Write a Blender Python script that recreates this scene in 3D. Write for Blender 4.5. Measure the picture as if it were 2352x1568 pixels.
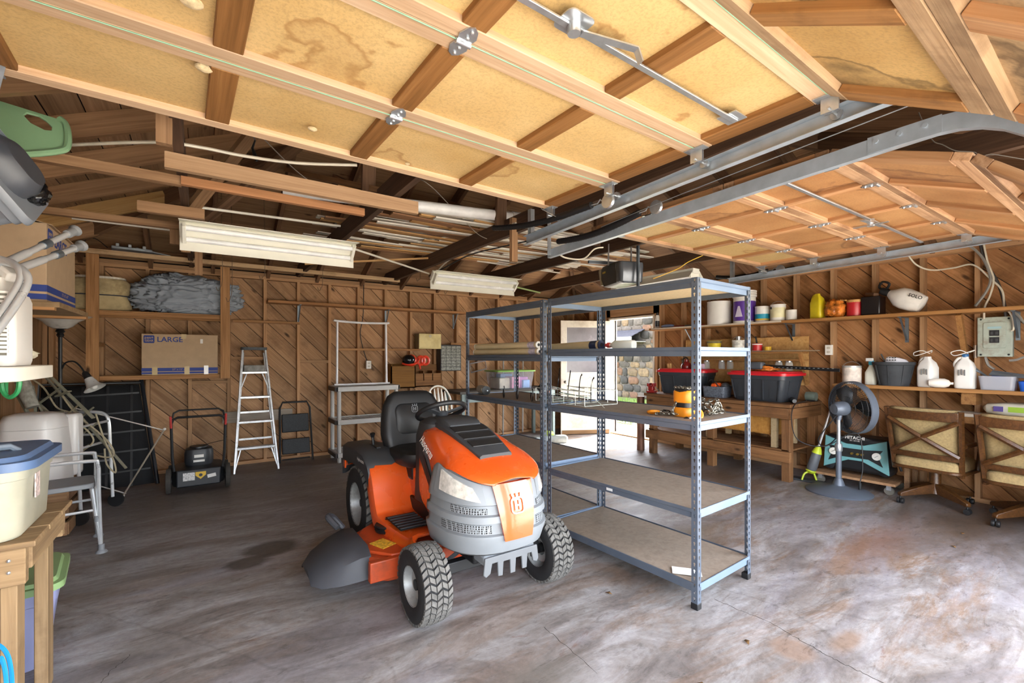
import bpy, math, random
from mathutils import Vector as V, Matrix as M
random.seed(7)
PI = math.pi
for _o in list(bpy.data.objects):
    bpy.data.objects.remove(_o)
SC = bpy.context.scene
COL = SC.collection

# ------------------------------------------------------------------ camera
CAM_H, FPX, YAW, HOR = 1.393, 1050.0, math.radians(34.2), 818.4
cam_d = bpy.data.cameras.new('camera')
cam = bpy.data.objects.new('camera', cam_d)
COL.objects.link(cam)
cam.location = (0, 0, CAM_H)
cam.rotation_euler = (PI / 2, 0, -YAW)
cam_d.sensor_width = 36.0
cam_d.lens = FPX / 2352 * 36
cam_d.shift_y = (HOR - 784) / 2352
cam_d.clip_start = 0.02
cam_d.clip_end = 300
SC.camera = cam

# ------------------------------------------------------------------ sky, sun, exposure
SUN_EL = math.radians(51)
world = bpy.data.worlds.new('sky')
SC.world = world
world.use_nodes = True
wn = world.node_tree
wn.nodes.clear()
wo = wn.nodes.new('ShaderNodeOutputWorld')
wb = wn.nodes.new('ShaderNodeBackground')
ws = wn.nodes.new('ShaderNodeTexSky')
ws.sky_type = 'NISHITA'
ws.sun_disc = False
ws.sun_elevation = SUN_EL
ws.sun_rotation = PI / 2
ws.dust_density = 1.6
ws.air_density = 0.9
wb.inputs['Strength'].default_value = 0.36
wh = wn.nodes.new('ShaderNodeHueSaturation')
wh.inputs['Saturation'].default_value = .33
wn.links.new(ws.outputs[0], wh.inputs['Color'])
wn.links.new(wh.outputs[0], wb.inputs[0])
wn.links.new(wb.outputs[0], wo.inputs[0])
sun_d = bpy.data.lights.new('sun', 'SUN')
sun_d.energy = 5.5
sun_d.color = (1.0, 0.93, 0.82)
sun_d.angle = math.radians(0.6)
sun = bpy.data.objects.new('sun', sun_d)
COL.objects.link(sun)
sun.rotation_euler = V((math.cos(SUN_EL), 0.02, math.sin(SUN_EL))).to_track_quat('Z', 'Y').to_euler()
SC.view_settings.view_transform = 'Standard'
SC.view_settings.look = 'None'
SC.view_settings.exposure = 3.2
SC.view_settings.gamma = 1.0
SC.view_settings.use_curve_mapping = False
SC.cycles.use_denoising = True
SC.cycles.max_bounces = 10
SC.cycles.diffuse_bounces = 7
SC.cycles.sample_clamp_indirect = 8.0
SC.cycles.caustics_reflective = False
SC.cycles.caustics_refractive = False
for _n, _x, _w, _z in (('portal_left', .76, 2.5, 1.0), ('portal_right', 3.65, 2.5, 1.05)):
    _l = bpy.data.lights.new(_n, 'AREA')
    _l.shape = 'RECTANGLE'; _l.size = _w; _l.size_y = 2 * _z
    _l.cycles.is_portal = True
    _o = bpy.data.objects.new(_n, _l); COL.objects.link(_o)
    _o.location = (_x, -.16, _z); _o.rotation_euler = (PI / 2, 0, PI)
_l = bpy.data.lights.new('portal_side', 'AREA')
_l.shape = 'RECTANGLE'; _l.size = .95; _l.size_y = 2.02; _l.cycles.is_portal = True
_o = bpy.data.objects.new('portal_side', _l); COL.objects.link(_o)
_o.location = (6.28, 5.385, 1.02); _o.rotation_euler = (PI / 2, 0, PI / 2)

# ------------------------------------------------------------------ helpers
def P(px, py, X=None, Y=None, Z=None, d=None):
    """world point on the plane X=, Y= or Z= (or at forward distance d) seen at a photo pixel; used for survey only"""
    u, v = (px - 1176) / FPX, (HOR - py) / FPX
    c, s = math.cos(YAW), math.sin(YAW)
    dx, dy = u * c + s, c - u * s
    if d is None:
        if X is not None: d = X / dx
        elif Y is not None: d = Y / dy
        else: d = (Z - CAM_H) / v
    return V((d * dx, d * dy, CAM_H + d * v))

def frame(o, ex, ey, ez=None):
    ex, ey = V(ex).normalized(), V(ey).normalized()
    ez = V(ez).normalized() if ez is not None else ex.cross(ey).normalized()
    m = M.Identity(4)
    for i, a in enumerate((ex, ey, ez)):
        m[0][i], m[1][i], m[2][i] = a
    m.translation = V(o)
    return m

def rotz(a): return M.Rotation(a, 4, 'Z')
def rotx(a): return M.Rotation(a, 4, 'X')
def roty(a): return M.Rotation(a, 4, 'Y')
def tr(*p): return M.Translation(V(p[0] if len(p) == 1 else p))

class G:
    """collects geometry for one mesh"""
    def __init__(s): s.v, s.f, s.m = [], [], M.Identity(4)
    def at(s, m): s.m = m; return s
    def add(s, vs, fs):
        n = len(s.v)
        s.v += [s.m @ V(p) for p in vs]
        s.f += [[i + n for i in f] for f in fs]
        return s
    def box(s, c, d, r=None):
        x, y, z = d[0] / 2, d[1] / 2, d[2] / 2
        vs = [V((i * x, j * y, k * z)) for i in (-1, 1) for j in (-1, 1) for k in (-1, 1)]
        if r is not None: vs = [r @ p for p in vs]
        c = V(c)
        return s.add([p + c for p in vs], [(0, 1, 3, 2), (4, 6, 7, 5), (0, 4, 5, 1), (2, 3, 7, 6), (0, 2, 6, 4), (1, 5, 7, 3)])
    def bb(s, a, b):
        return s.box([(a[i] + b[i]) / 2 for i in range(3)], [abs(b[i] - a[i]) for i in range(3)])
    def beam(s, p, q, w, h, up=(0, 0, 1)):
        p, q = V(p), V(q)
        e = (q - p); L = e.length; e.normalize()
        u = V(up)
        if abs(e.dot(u)) > .98: u = V((0, 1, 0)) if abs(e.y) < .9 else V((1, 0, 0))
        side = u.cross(e).normalized(); u = e.cross(side)
        r = M((e, side, u)).transposed()
        return s.box((p + q) / 2, (L, w, h), r)
    def ring(s, c, a, b, r, n):
        return [c + (a * math.cos(2 * PI * i / n) + b * math.sin(2 * PI * i / n)) * r for i in range(n)]
    def tube(s, pts, r, n=8, closed=False, caps=True):
        pts = [V(p) for p in pts]; k = len(pts)
        rs = r if isinstance(r, (list, tuple)) else [r] * k
        tg = []
        for i in range(k):
            a = pts[(i - 1) % k] if closed or i else pts[0]
            b = pts[(i + 1) % k] if closed or i < k - 1 else pts[-1]
            t = (b - a)
            tg.append(t.normalized() if t.length > 1e-9 else V((0, 0, 1)))
        ref = V((0, 0, 1)) if abs(tg[0].z) < .9 else V((1, 0, 0))
        a = tg[0].cross(ref).normalized()
        vs, fs = [], []
        for i in range(k):
            a = (a - tg[i] * a.dot(tg[i]))
            a = a.normalized() if a.length > 1e-6 else tg[i].orthogonal().normalized()
            vs += s.ring(pts[i], a, tg[i].cross(a), rs[i], n)
        for i in range(k if closed else k - 1):
            j = (i + 1) % k
            for q in range(n):
                w = (q + 1) % n
                fs.append((i * n + q, i * n + w, j * n + w, j * n + q))
        if caps and not closed:
            fs.append(tuple(range(n - 1, -1, -1))); fs.append(tuple((k - 1) * n + q for q in range(n)))
        return s.add(vs, fs)
    def cyl(s, p, q, r, r2=None, n=16): return s.tube([p, q], [r, r if r2 is None else r2], n)
    def lathe(s, prof, c=(0, 0, 0), n=24, m=None, cap=True):
        m = m or M.Identity(4); vs, fs = [], []
        k = len(prof)
        for r, z in prof:
            vs += [m @ V((r * math.cos(2 * PI * i / n), r * math.sin(2 * PI * i / n), z)) + V(c) for i in range(n)]
        for i in range(k - 1):
            for q in range(n):
                w = (q + 1) % n
                fs.append((i * n + q, i * n + w, (i + 1) * n + w, (i + 1) * n + q))
        if cap:
            if prof[0][0] > 1e-6: fs.append(tuple(range(n - 1, -1, -1)))
            if prof[-1][0] > 1e-6: fs.append(tuple((k - 1) * n + q for q in range(n)))
        return s.add(vs, fs)
    def prism(s, poly, z0, z1, m=None):
        m = m or M.Identity(4); n = len(poly)
        vs = [m @ V((x, y, z0)) for x, y in poly] + [m @ V((x, y, z1)) for x, y in poly]
        fs = [tuple(range(n - 1, -1, -1)), tuple(range(n, 2 * n))]
        fs += [(i, (i + 1) % n, n + (i + 1) % n, n + i) for i in range(n)]
        return s.add(vs, fs)
    def loft(s, rings, cap=True, closed=True):
        n = len(rings[0]); vs = [V(p) for r in rings for p in r]; fs = []
        for i in range(len(rings) - 1):
            for q in range(n if closed else n - 1):
                w = (q + 1) % n
                fs.append((i * n + q, i * n + w, (i + 1) * n + w, (i + 1) * n + q))
        if cap and closed:
            fs.append(tuple(range(n - 1, -1, -1))); fs.append(tuple((len(rings) - 1) * n + q for q in range(n)))
        return s.add(vs, fs)
    def sph(s, c, r, n=12, m=6):
        r = (r, r, r) if not isinstance(r, (tuple, list)) else r
        rings = []
        vs = [V((c[0], c[1], c[2] - r[2]))]; fs = []
        for i in range(1, m):
            t = -PI / 2 + PI * i / m
            vs += [V((c[0] + r[0] * math.cos(t) * math.cos(2 * PI * q / n), c[1] + r[1] * math.cos(t) * math.sin(2 * PI * q / n), c[2] + r[2] * math.sin(t))) for q in range(n)]
        vs.append(V((c[0], c[1], c[2] + r[2])))
        for q in range(n):
            w = (q + 1) % n
            fs.append((0, 1 + w, 1 + q))
            for i in range(m - 2): fs.append((1 + i * n + q, 1 + i * n + w, 1 + (i + 1) * n + w, 1 + (i + 1) * n + q))
            fs.append((1 + (m - 2) * n + q, 1 + (m - 2) * n + w, len(vs) - 1))
        return s.add(vs, fs)
    def mesh(s, name, mat, smooth=40):
        me = bpy.data.meshes.new(name)
        me.from_pydata([tuple(p) for p in s.v], [], s.f)
        me.validate()
        if smooth:
            me.shade_smooth(); me.set_sharp_from_angle(angle=math.radians(smooth))
        for mm in (mat if isinstance(mat, list) else [mat]): me.materials.append(mm)
        return me
    def obj(s, name, mat, parent=None, bevel=0, smooth=40, m=None, seg=2):
        return link(name, s.mesh(name, mat, smooth), parent, m, bevel, seg)

def link(name, me, parent=None, m=None, bevel=0, seg=2):
    o = bpy.data.objects.new(name, me); COL.objects.link(o)
    if parent is not None: o.parent = parent
    if m is not None: o.matrix_local = m
    if bevel:
        b = o.modifiers.new('bevel', 'BEVEL'); b.width = bevel; b.segments = seg; b.limit_method = 'ANGLE'; b.angle_limit = math.radians(35)
    return o

def tag(o, label, cat, group=None):
    o['label'] = label; o['category'] = cat
    if group: o['group'] = group
    return o

def thing(name, label, cat, loc=(0, 0, 0), rz=0, group=None, m=None):
    o = bpy.data.objects.new(name, None); COL.objects.link(o)
    o.empty_display_size = .1
    o.location = loc; o.rotation_euler = (0, 0, rz)
    if m is not None: o.matrix_local = m
    return tag(o, label, cat, group)

def struct(o, label=None):
    o['kind'] = 'structure'
    if label: o['label'] = label
    return o

def copy_tree(o, parent=None):
    c = o.copy(); COL.objects.link(c); c.parent = parent
    for ch in [x for x in bpy.data.objects if x.parent == o]: copy_tree(ch, c)
    return c

def bez(pts, n=10, closed=False):
    """smooth (Catmull-Rom) curve through points"""
    pts = [V(p) for p in pts]; out = []; k = len(pts)
    for i in range(k if closed else k - 1):
        p0 = pts[(i - 1) % k] if closed or i else pts[0]
        p1, p2 = pts[i], pts[(i + 1) % k]
        p3 = pts[(i + 2) % k] if closed or i + 2 < k else pts[-1]
        for j in range(n):
            t = j / n
            out.append(.5 * ((2 * p1) + (p2 - p0) * t + (2 * p0 - 5 * p1 + 4 * p2 - p3) * t * t + (3 * p1 - p0 - 3 * p2 + p3) * t ** 3))
    if not closed: out.append(pts[-1])
    return out

def rrect(w, h, r, n=4, cx=0, cy=0):
    out = []
    for sx, sy, a0 in ((1, 1, 0), (-1, 1, 90), (-1, -1, 180), (1, -1, 270)):
        for i in range(n + 1):
            a = math.radians(a0 + 90 * i / n)
            out.append((cx + sx * (w / 2 - r) + r * math.cos(a), cy + sy * (h / 2 - r) + r * math.sin(a)))
    return out

def clip(poly, n, c):
    """keep the part of a convex 2D polygon where n.p <= c"""
    out = []
    for i in range(len(poly)):
        a, b = poly[i], poly[(i + 1) % len(poly)]
        da, db = n[0] * a[0] + n[1] * a[1] - c, n[0] * b[0] + n[1] * b[1] - c
        if da <= 0: out.append(a)
        if da * db < 0:
            t = da / (da - db); out.append((a[0] + (b[0] - a[0]) * t, a[1] + (b[1] - a[1]) * t))
    return out

def area(p): return abs(sum(p[i][0] * p[(i + 1) % len(p)][1] - p[(i + 1) % len(p)][0] * p[i][1] for i in range(len(p)))) / 2

# ------------------------------------------------------------------ materials
def C(h):
    h = h.lstrip('#')
    r = [int(h[i:i + 2], 16) / 255 for i in (0, 2, 4)]
    return tuple(x / 12.92 if x <= .04045 else ((x + .055) / 1.055) ** 2.4 for x in r) + (1,)

_mats = {}
def _new(name):
    m = bpy.data.materials.new(name); m.use_nodes = True
    nt = m.node_tree
    return m, nt, nt.nodes['Principled BSDF'], nt.nodes.new, nt.links.new

def coords(nt, scale, rnd=True, kind='Object'):
    N, L = nt.nodes.new, nt.links.new
    tc = N('ShaderNodeTexCoord'); mp = N('ShaderNodeMapping')
    mp.inputs['Scale'].default_value = scale
    src = tc.outputs[kind]
    if rnd:
        oi = N('ShaderNodeObjectInfo'); ml = N('ShaderNodeVectorMath'); ml.operation = 'SCALE'
        ml.inputs[0].default_value = (13.7, 7.1, 9.3)
        L(oi.outputs['Random'], ml.inputs['Scale'])
        ad = N('ShaderNodeVectorMath'); L(src, ad.inputs[0]); L(ml.outputs[0], ad.inputs[1]); src = ad.outputs[0]
    L(src, mp.inputs['Vector'])
    return mp.outputs[0]

def noise(nt, vec, scale, detail=4, rough=.55, dist=0):
    n = nt.nodes.new('ShaderNodeTexNoise')
    n.inputs['Scale'].default_value = scale; n.inputs['Detail'].default_value = detail
    n.inputs['Roughness'].default_value = rough; n.inputs['Distortion'].default_value = dist
    if vec is not None: nt.links.new(vec, n.inputs['Vector'])
    return n.outputs['Fac']

def ramp(nt, fac, stops):
    r = nt.nodes.new('ShaderNodeValToRGB'); e = r.color_ramp.elements
    while len(e) < len(stops): e.new(.5)
    for q, (p, c) in zip(e, stops): q.position = p; q.color = c if len(c) == 4 else (*c, 1)
    nt.links.new(fac, r.inputs[0])
    return r.outputs[0]

def mix(nt, fac, a, b, mode='MIX'):
    m = nt.nodes.new('ShaderNodeMix'); m.data_type = 'RGBA'; m.blend_type = mode
    for s, i in ((fac, 0), (a, 6), (b, 7)):
        if hasattr(s, 'is_output'): nt.links.new(s, m.inputs[i])
        else: m.inputs[i].default_value = s
    return m.outputs[2]

def bump(nt, bsdf, h, st, dist=.002):
    b = nt.nodes.new('ShaderNodeBump'); b.inputs['Strength'].default_value = st; b.inputs['Distance'].default_value = dist
    nt.links.new(h, b.inputs['Height']); nt.links.new(b.outputs[0], bsdf.inputs['Normal'])

def mat(col, rough=.5, metal=0, var=.12, scale=8, bmp=0, spec=.5, coat=0, name=None, alpha=1, trans=0, dirt=None):
    key = ('p', col, rough, metal, var, scale, bmp, spec, coat, alpha, trans, dirt)
    if key in _mats: return _mats[key]
    m, nt, b, N, L = _new(name or 'paint_' + col.strip('#'))
    c = C(col)
    vec = coords(nt, (1, 1, 1))
    f = noise(nt, vec, scale, 5)
    lo = tuple(x * (1 - var) for x in c[:3]) + (1,); hi = tuple(min(1, x * (1 + var)) for x in c[:3]) + (1,)
    out = ramp(nt, f, [(.3, lo), (.7, hi)])
    if dirt:
        d = ramp(nt, noise(nt, vec, scale * .7, 7, .7), [(.48, (0, 0, 0)), (.66, (1, 1, 1))])
        dm = nt.nodes.new('ShaderNodeMath'); dm.operation = 'MULTIPLY'; dm.inputs[1].default_value = .55
        L(d, dm.inputs[0])
        out = mix(nt, dm.outputs[0], out, C(dirt))
    L(out, b.inputs['Base Color'])
    rr = nt.nodes.new('ShaderNodeMapRange'); rr.inputs[3].default_value = max(.03, rough - .08); rr.inputs[4].default_value = min(1, rough + .08)
    L(f, rr.inputs[0]); L(rr.outputs[0], b.inputs['Roughness'])
    b.inputs['Metallic'].default_value = metal
    b.inputs['Specular IOR Level'].default_value = spec
    b.inputs['Coat Weight'].default_value = coat
    b.inputs['Coat Roughness'].default_value = .08
    if alpha < 1: b.inputs['Alpha'].default_value = alpha
    if trans: b.inputs['Transmission Weight'].default_value = trans
    if bmp: bump(nt, b, noise(nt, vec, scale * 12, 3), bmp)
    _mats[key] = m
    return m

def wood(c1, c2, c3=None, rough=.7, grain=26, along=1.3, knots=True, axis=0, var=.35, dirt=None, spec=.3):
    """long-grain timber; the grain runs along the piece's own axis"""
    key = ('w', c1, c2, c3, rough, grain, along, knots, axis, var, dirt)
    if key in _mats: return _mats[key]
    m, nt, b, N, L = _new('timber_' + c1.strip('#'))
    sc = [grain] * 3; sc[axis] = along
    v = coords(nt, sc)
    f1 = noise(nt, v, 1.0, 5, .6, .8)
    sc2 = [grain * 3.2] * 3; sc2[axis] = along * 1.4
    f2 = noise(nt, coords(nt, sc2), 1.0, 3, .6)
    col = ramp(nt, f1, [(.28, C(c1)), (.5, C(c2)), (.74, C(c3 or c2))])
    col = mix(nt, .35, col, ramp(nt, f2, [(.3, C(c1)), (.7, C(c3 or c2))]))
    if knots:
        ks = [5.5] * 3; ks[axis] = 2.2
        vo = N('ShaderNodeTexVoronoi'); vo.inputs['Scale'].default_value = 1.0
        L(coords(nt, ks), vo.inputs['Vector'])
        k = ramp(nt, vo.outputs['Distance'], [(.05, (1, 1, 1)), (.13, (0, 0, 0))])
        kd = tuple(x * .28 for x in C(c1)[:3]) + (1,)
        col = mix(nt, k, col, kd)
    oi = N('ShaderNodeObjectInfo'); mr = N('ShaderNodeMapRange')
    mr.inputs[3].default_value = 1 - var; mr.inputs[4].default_value = 1 + var * .6
    L(oi.outputs['Random'], mr.inputs[0])
    cm = N('ShaderNodeCombineColor')
    for i in range(3): L(mr.outputs[0], cm.inputs[i])
    col = mix(nt, 1.0, col, cm.outputs[0], 'MULTIPLY')
    if dirt:
        d = ramp(nt, noise(nt, coords(nt, (1, 1, 1)), 2.3, 7, .65), [(.5, (0, 0, 0)), (.68, (.7, .7, .7))])
        col = mix(nt, d, col, C(dirt))
    L(col, b.inputs['Base Color'])
    b.inputs['Roughness'].default_value = rough
    b.inputs['Specular IOR Level'].default_value = spec
    bump(nt, b, f2, .35, .003)
    _mats[key] = m
    return m

def glass(col='#ffffff', rough=.05, alpha=.25):
    key = ('g', col, rough, alpha)
    if key in _mats: return _mats[key]
    m, nt, b, N, L = _new('clear_' + col.strip('#'))
    b.inputs['Base Color'].default_value = C(col); b.inputs['Roughness'].default_value = rough
    b.inputs['Alpha'].default_value = alpha
    _mats[key] = m
    return m

_txt = {}
def text_mesh(s, mat_, size=1.0, ext=.004, bold=False, sx=1.0):
    cu = bpy.data.curves.new('lettering', 'FONT'); cu.body = s; cu.size = size; cu.extrude = ext * size
    cu.align_x = 'CENTER'; cu.align_y = 'CENTER'
    if bold: cu.offset = .018 * size
    cu.resolution_u = 2
    ob = bpy.data.objects.new('lettering', cu)
    me = bpy.data.meshes.new_from_object(ob)
    bpy.data.objects.remove(ob); bpy.data.curves.remove(cu)
    for p in me.vertices: p.co.x *= sx
    me.materials.clear(); me.materials.append(mat_)
    return me

def lettering(s, mat_, parent, m, size, bold=False, sx=1.0, name='lettering'):
    return link(name, text_mesh(s, mat_, size, .004, bold, sx), parent, m)
# ================================================================== the building
XL, XR, YB, YF = -1.40, 6.14, 6.83, 0.05      # inner stud faces
ZP = 2.41                                      # underside of the top plate
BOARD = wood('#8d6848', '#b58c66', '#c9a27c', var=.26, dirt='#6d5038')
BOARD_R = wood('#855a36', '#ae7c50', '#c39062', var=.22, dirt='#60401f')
STUD = wood('#8b6646', '#b38a63', '#c79e76', var=.28, knots=False)
ROOFW = wood('#7a5a40', '#a07c5c', '#b4906e', var=.3)
RAFT = wood('#4f3827', '#735540', '#8a6a50', var=.35, knots=False)
BACK = mat('#120b07', .9)

def floor_mat():
    m, nt, b, N, L = _new('stained_concrete')
    v = coords(nt, (1, 1, 1), rnd=False)
    ang = N('ShaderNodeMapping'); ang.inputs['Rotation'].default_value = (0, 0, math.radians(24)); ang.inputs['Scale'].default_value = (.55, 1.7, 1)
    L(v, ang.inputs['Vector']); sv = ang.outputs[0]
    big = noise(nt, sv, .55, 9, .7, .6)
    mid = noise(nt, sv, 2.4, 10, .74, .8)
    fine = noise(nt, v, 26, 6, .7)
    stv = N('ShaderNodeMapping'); stv.inputs['Rotation'].default_value = (0, 0, math.radians(24)); stv.inputs['Scale'].default_value = (3.0, 9, 1)
    L(v, stv.inputs['Vector']); strk = noise(nt, stv.outputs[0], 2.2, 10, .78, .5)
    col = ramp(nt, mid, [(.30, C('#5d5754')), (.45, C('#807a76')), (.56, C('#989594')), (.72, C('#acabad'))])
    br = ramp(nt, noise(nt, sv, 1.15, 11, .76, 1.0), [(.49, (0, 0, 0)), (.57, (.8, .8, .8))])
    sx_ = N('ShaderNodeSeparateXYZ'); L(v, sx_.inputs[0])
    xr_ = N('ShaderNodeMapRange'); xr_.inputs[1].default_value = .8; xr_.inputs[2].default_value = 3.8; xr_.inputs[3].default_value = .42; xr_.inputs[4].default_value = 1.0; L(sx_.outputs[0], xr_.inputs[0])
    bm_ = N('ShaderNodeMath'); bm_.operation = 'MULTIPLY'; L(br, bm_.inputs[0]); L(xr_.outputs[0], bm_.inputs[1])
    col = mix(nt, bm_.outputs[0], col, ramp(nt, mid, [(.3, C('#5e4836')), (.7, C('#8f745c'))]))
    rst = ramp(nt, noise(nt, sv, 3.3, 10, .8, 1.2), [(.60, (0, 0, 0)), (.66, (.55, .55, .55))])
    col = mix(nt, rst, col, C('#6b4436'))
    gry = ramp(nt, big, [(.44, (.8, .8, .8)), (.51, (0, 0, 0))])
    col = mix(nt, gry, col, ramp(nt, mid, [(.3, C('#66615f')), (.7, C('#928e93'))]))
    # oil spots with a shape of their own
    def spot(x, y, rx, ry, wob):
        mp = N('ShaderNodeMapping'); mp.inputs['Location'].default_value = (-x / rx, -y / ry, 0); mp.inputs['Scale'].default_value = (1 / rx, 1 / ry, 0)
        L(v, mp.inputs['Vector'])
        ln = N('ShaderNodeVectorMath'); ln.operation = 'LENGTH'; L(mp.outputs[0], ln.inputs[0])
        ad = N('ShaderNodeMath'); ad.operation = 'MULTIPLY_ADD'; ad.inputs[1].default_value = wob
        L(mid, ad.inputs[0]); L(ln.outputs['Value'], ad.inputs[2])
        return ad.outputs[0]
    for x, y, rx, ry, cc, lo, hi, wob in ((.42, 3.74, .24, .20, '#453e36', 1.0, 1.10, .8), (.25, 3.55, .17, .13, '#4a433b', 1.0, 1.12, .8), (2.33, 1.05, .09, .09, '#8a7668', .95, 1.2, .4), (2.62, .93, .16, .06, '#86705f', .9, 1.3, .8),
                                              (1.2, 1.55, .3, .16, '#6a665f', .7, 1.4, .9), (3.1, 2.2, .5, .22, '#6d6253', .7, 1.4, .9), (4.3, 1.3, .9, .2, '#7d5d4d', .5, 1.5, 1.1), (4.9, 3.1, 1.2, .8, '#5e4c3c', .6, 1.5, 1.0), (5.4, 1.0, 1.1, .5, '#5c4a38', .6, 1.5, 1.0), (.2, 5.6, 1.3, .9, '#6a5f58', .6, 1.6, 1.0)):
        s_ = ramp(nt, spot(x, y, rx, ry, wob), [(lo * .5, (.85, .85, .85)), (hi * .5 + .12, (0, 0, 0))])
        # distances run 0..2; ramp positions are halved by this scaling
        s_.node.inputs[0].links[0].from_node
        sc_ = N('ShaderNodeMath'); sc_.operation = 'MULTIPLY'; sc_.inputs[1].default_value = .5
        old = s_.node.inputs[0].links[0].from_socket
        L(old, sc_.inputs[0]); L(sc_.outputs[0], s_.node.inputs[0])
        col = mix(nt, s_, col, C(cc))
    # hairline cracks
    wv = N('ShaderNodeTexVoronoi'); wv.feature = 'DISTANCE_TO_EDGE'; wv.inputs['Scale'].default_value = .33
    wd = N('ShaderNodeVectorMath'); wd.operation = 'ADD'
    ns = N('ShaderNodeTexNoise'); ns.inputs['Scale'].default_value = 5; ns.inputs['Detail'].default_value = 5; L(v, ns.inputs['Vector'])
    sc = N('ShaderNodeVectorMath'); sc.operation = 'SCALE'; sc.inputs['Scale'].default_value = .09; L(ns.outputs['Color'], sc.inputs[0])
    L(v, wd.inputs[0]); L(sc.outputs[0], wd.inputs[1]); L(wd.outputs[0], wv.inputs['Vector'])
    ck = ramp(nt, wv.outputs['Distance'], [(.0001, (.22, .22, .22)), (.0006, (0, 0, 0))])
    col = mix(nt, ck, col, C('#3b3632'))
    fc = ramp(nt, fine, [(.35, (.86, .86, .86)), (.65, (1.06, 1.06, 1.06))])
    col = mix(nt, 1.0, col, fc, 'MULTIPLY')
    col = mix(nt, 1.0, col, ramp(nt, strk, [(.36, (.66, .64, .63)), (.45, (1, 1, 1)), (.66, (1.12, 1.12, 1.13))]), 'MULTIPLY')
    L(col, b.inputs['Base Color'])
    rr = ramp(nt, mid, [(.3, (.34, .34, .34)), (.7, (.62, .62, .62))])
    L(rr, b.inputs['Roughness'])
    b.inputs['Specular IOR Level'].default_value = .45
    bump(nt, b, fine, .12, .004)
    return m

fl = G().bb((XL - .12, -.15, -.15), (XR + .12, YB + .12, 0)).obj('floor', floor_mat(), smooth=0)
struct(fl, 'stained bare concrete garage floor')
def crack(pts, w=.004):
    c = [P(x, y, Z=0) for x, y in pts]; q = [c[0]]; rs_ = random.Random(4)
    for a, b in zip(c, c[1:]):
        for k in range(1, 9): q.append(a.lerp(b, k / 8) + V((rs_.uniform(-.006, .006), rs_.uniform(-.006, .006), 0)))
    vs = []
    for i, p in enumerate(q):
        t = (q[min(i + 1, len(q) - 1)] - q[max(i - 1, 0)]).normalized(); n = V((-t.y, t.x, 0)) * w * .5 * rs_.uniform(.4, 1.2)
        vs += [p + n + V((0, 0, .0006)), p - n + V((0, 0, .0006))]
    G().add(vs, [(2 * i, 2 * i + 1, 2 * i + 3, 2 * i + 2) for i in range(len(q) - 1)]).obj('crack', mat('#3d3832', .9), fl, smooth=0)
crack([(1640, 1375), (1700, 1402), (1760, 1425), (1830, 1465), (1900, 1505), (1960, 1535), (2030, 1568), (2090, 1600)])
crack([(232, 1568), (255, 1540), (290, 1512), (300, 1500)], .003)
crack([(1250, 1440), (1290, 1475), (1370, 1545)], .003)

def board_field(parent, fr, polys, ang, width, thick, mt, name='board', jit=.004, gap=.0065, off=0.0):
    """cover convex polygons (in the frame's own x,y) with parallel boards at an angle"""
    ca, sa = math.cos(ang), math.sin(ang)
    for poly in polys:
        q = [(x * ca + y * sa, -x * sa + y * ca) for x, y in poly]
        lo, hi = min(p[1] for p in q), max(p[1] for p in q)
        k = math.floor((lo - off) / width)
        while k * width + off < hi:
            b0 = k * width + off; k += 1
            r = clip(clip(q, (0, -1), -(b0 + gap / 2)), (0, 1), b0 + width - gap / 2)
            if len(r) < 3 or area(r) < 3e-4: continue
            ax = sum(p[0] for p in r) / len(r); ay = b0 + width / 2
            loc = [(p[0] - ax, p[1] - ay) for p in r]
            t = thick + random.uniform(-jit, jit)
            g = G().prism(loc, 0, t)
            m = fr @ rotz(ang) @ tr(ax, ay, 0)
            g.obj(name, mt, parent, smooth=0, m=m)

# ---- back wall
wb_ = G().bb((XL - .15, YB + .115, 0), (XR + .15, YB + .15, 2.56)).obj('wall_back', BACK, smooth=0)
struct(wb_, 'back wall of open studs and diagonal board sheathing')
board_field(wb_, frame((0, YB + .112, 0), (1, 0, 0), (0, 0, 1)), [[(XL - .09, 0), (XR + .09, 0), (XR + .09, 2.5), (XL - .09, 2.5)]], -PI / 4, .197, .018, BOARD, off=.05)
def studs(parent, items):
    for a, b in items:
        s_ = V(b) - V(a)
        i = max(range(3), key=lambda k: abs(s_[k]))
        ex = [0, 0, 0]; ex[i] = 1
        ey = [0, 0, 0]; ey[(i + 1) % 3] = 1
        c = (V(a) + V(b)) / 2
        d = [abs(s_[i]), abs(s_[(i + 1) % 3]), abs(s_[(i + 2) % 3])]
        G().box((0, 0, 0), d).obj('stud' if i == 2 else 'plate', STUD, parent, smooth=0, m=frame(c, ex, ey))
it = []
for i in range(-5, 14):
    x = .698 + .406 * i
    if x < XL + .05: continue
    it.append(((x - .019, YB, .04), (x + .019, YB + .09, ZP)))
it += [((XL - .08, YB, 0), (XR + .08, YB + .09, .04)), ((XL - .08, YB, ZP), (XR + .08, YB + .09, ZP + .04)), ((XL - .08, YB, ZP + .042), (XR + .08, YB + .09, ZP + .082))]
it += [((XL + .0, YB, .04), (XL + .038, YB + .09, ZP)), ((XR - .04, YB, .04), (XR, YB + .09, ZP))]
# blocking between studs
for i, z in ((-3, 1.33), (-2, 1.05), (-1, 1.35), (1, 1.3), (4, 1.16)):
    x = .698 + .406 * i
    it.append(((x + .019, YB + .01, z), (x + .387, YB + .09, z + .04)))
studs(wb_, it)

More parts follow.
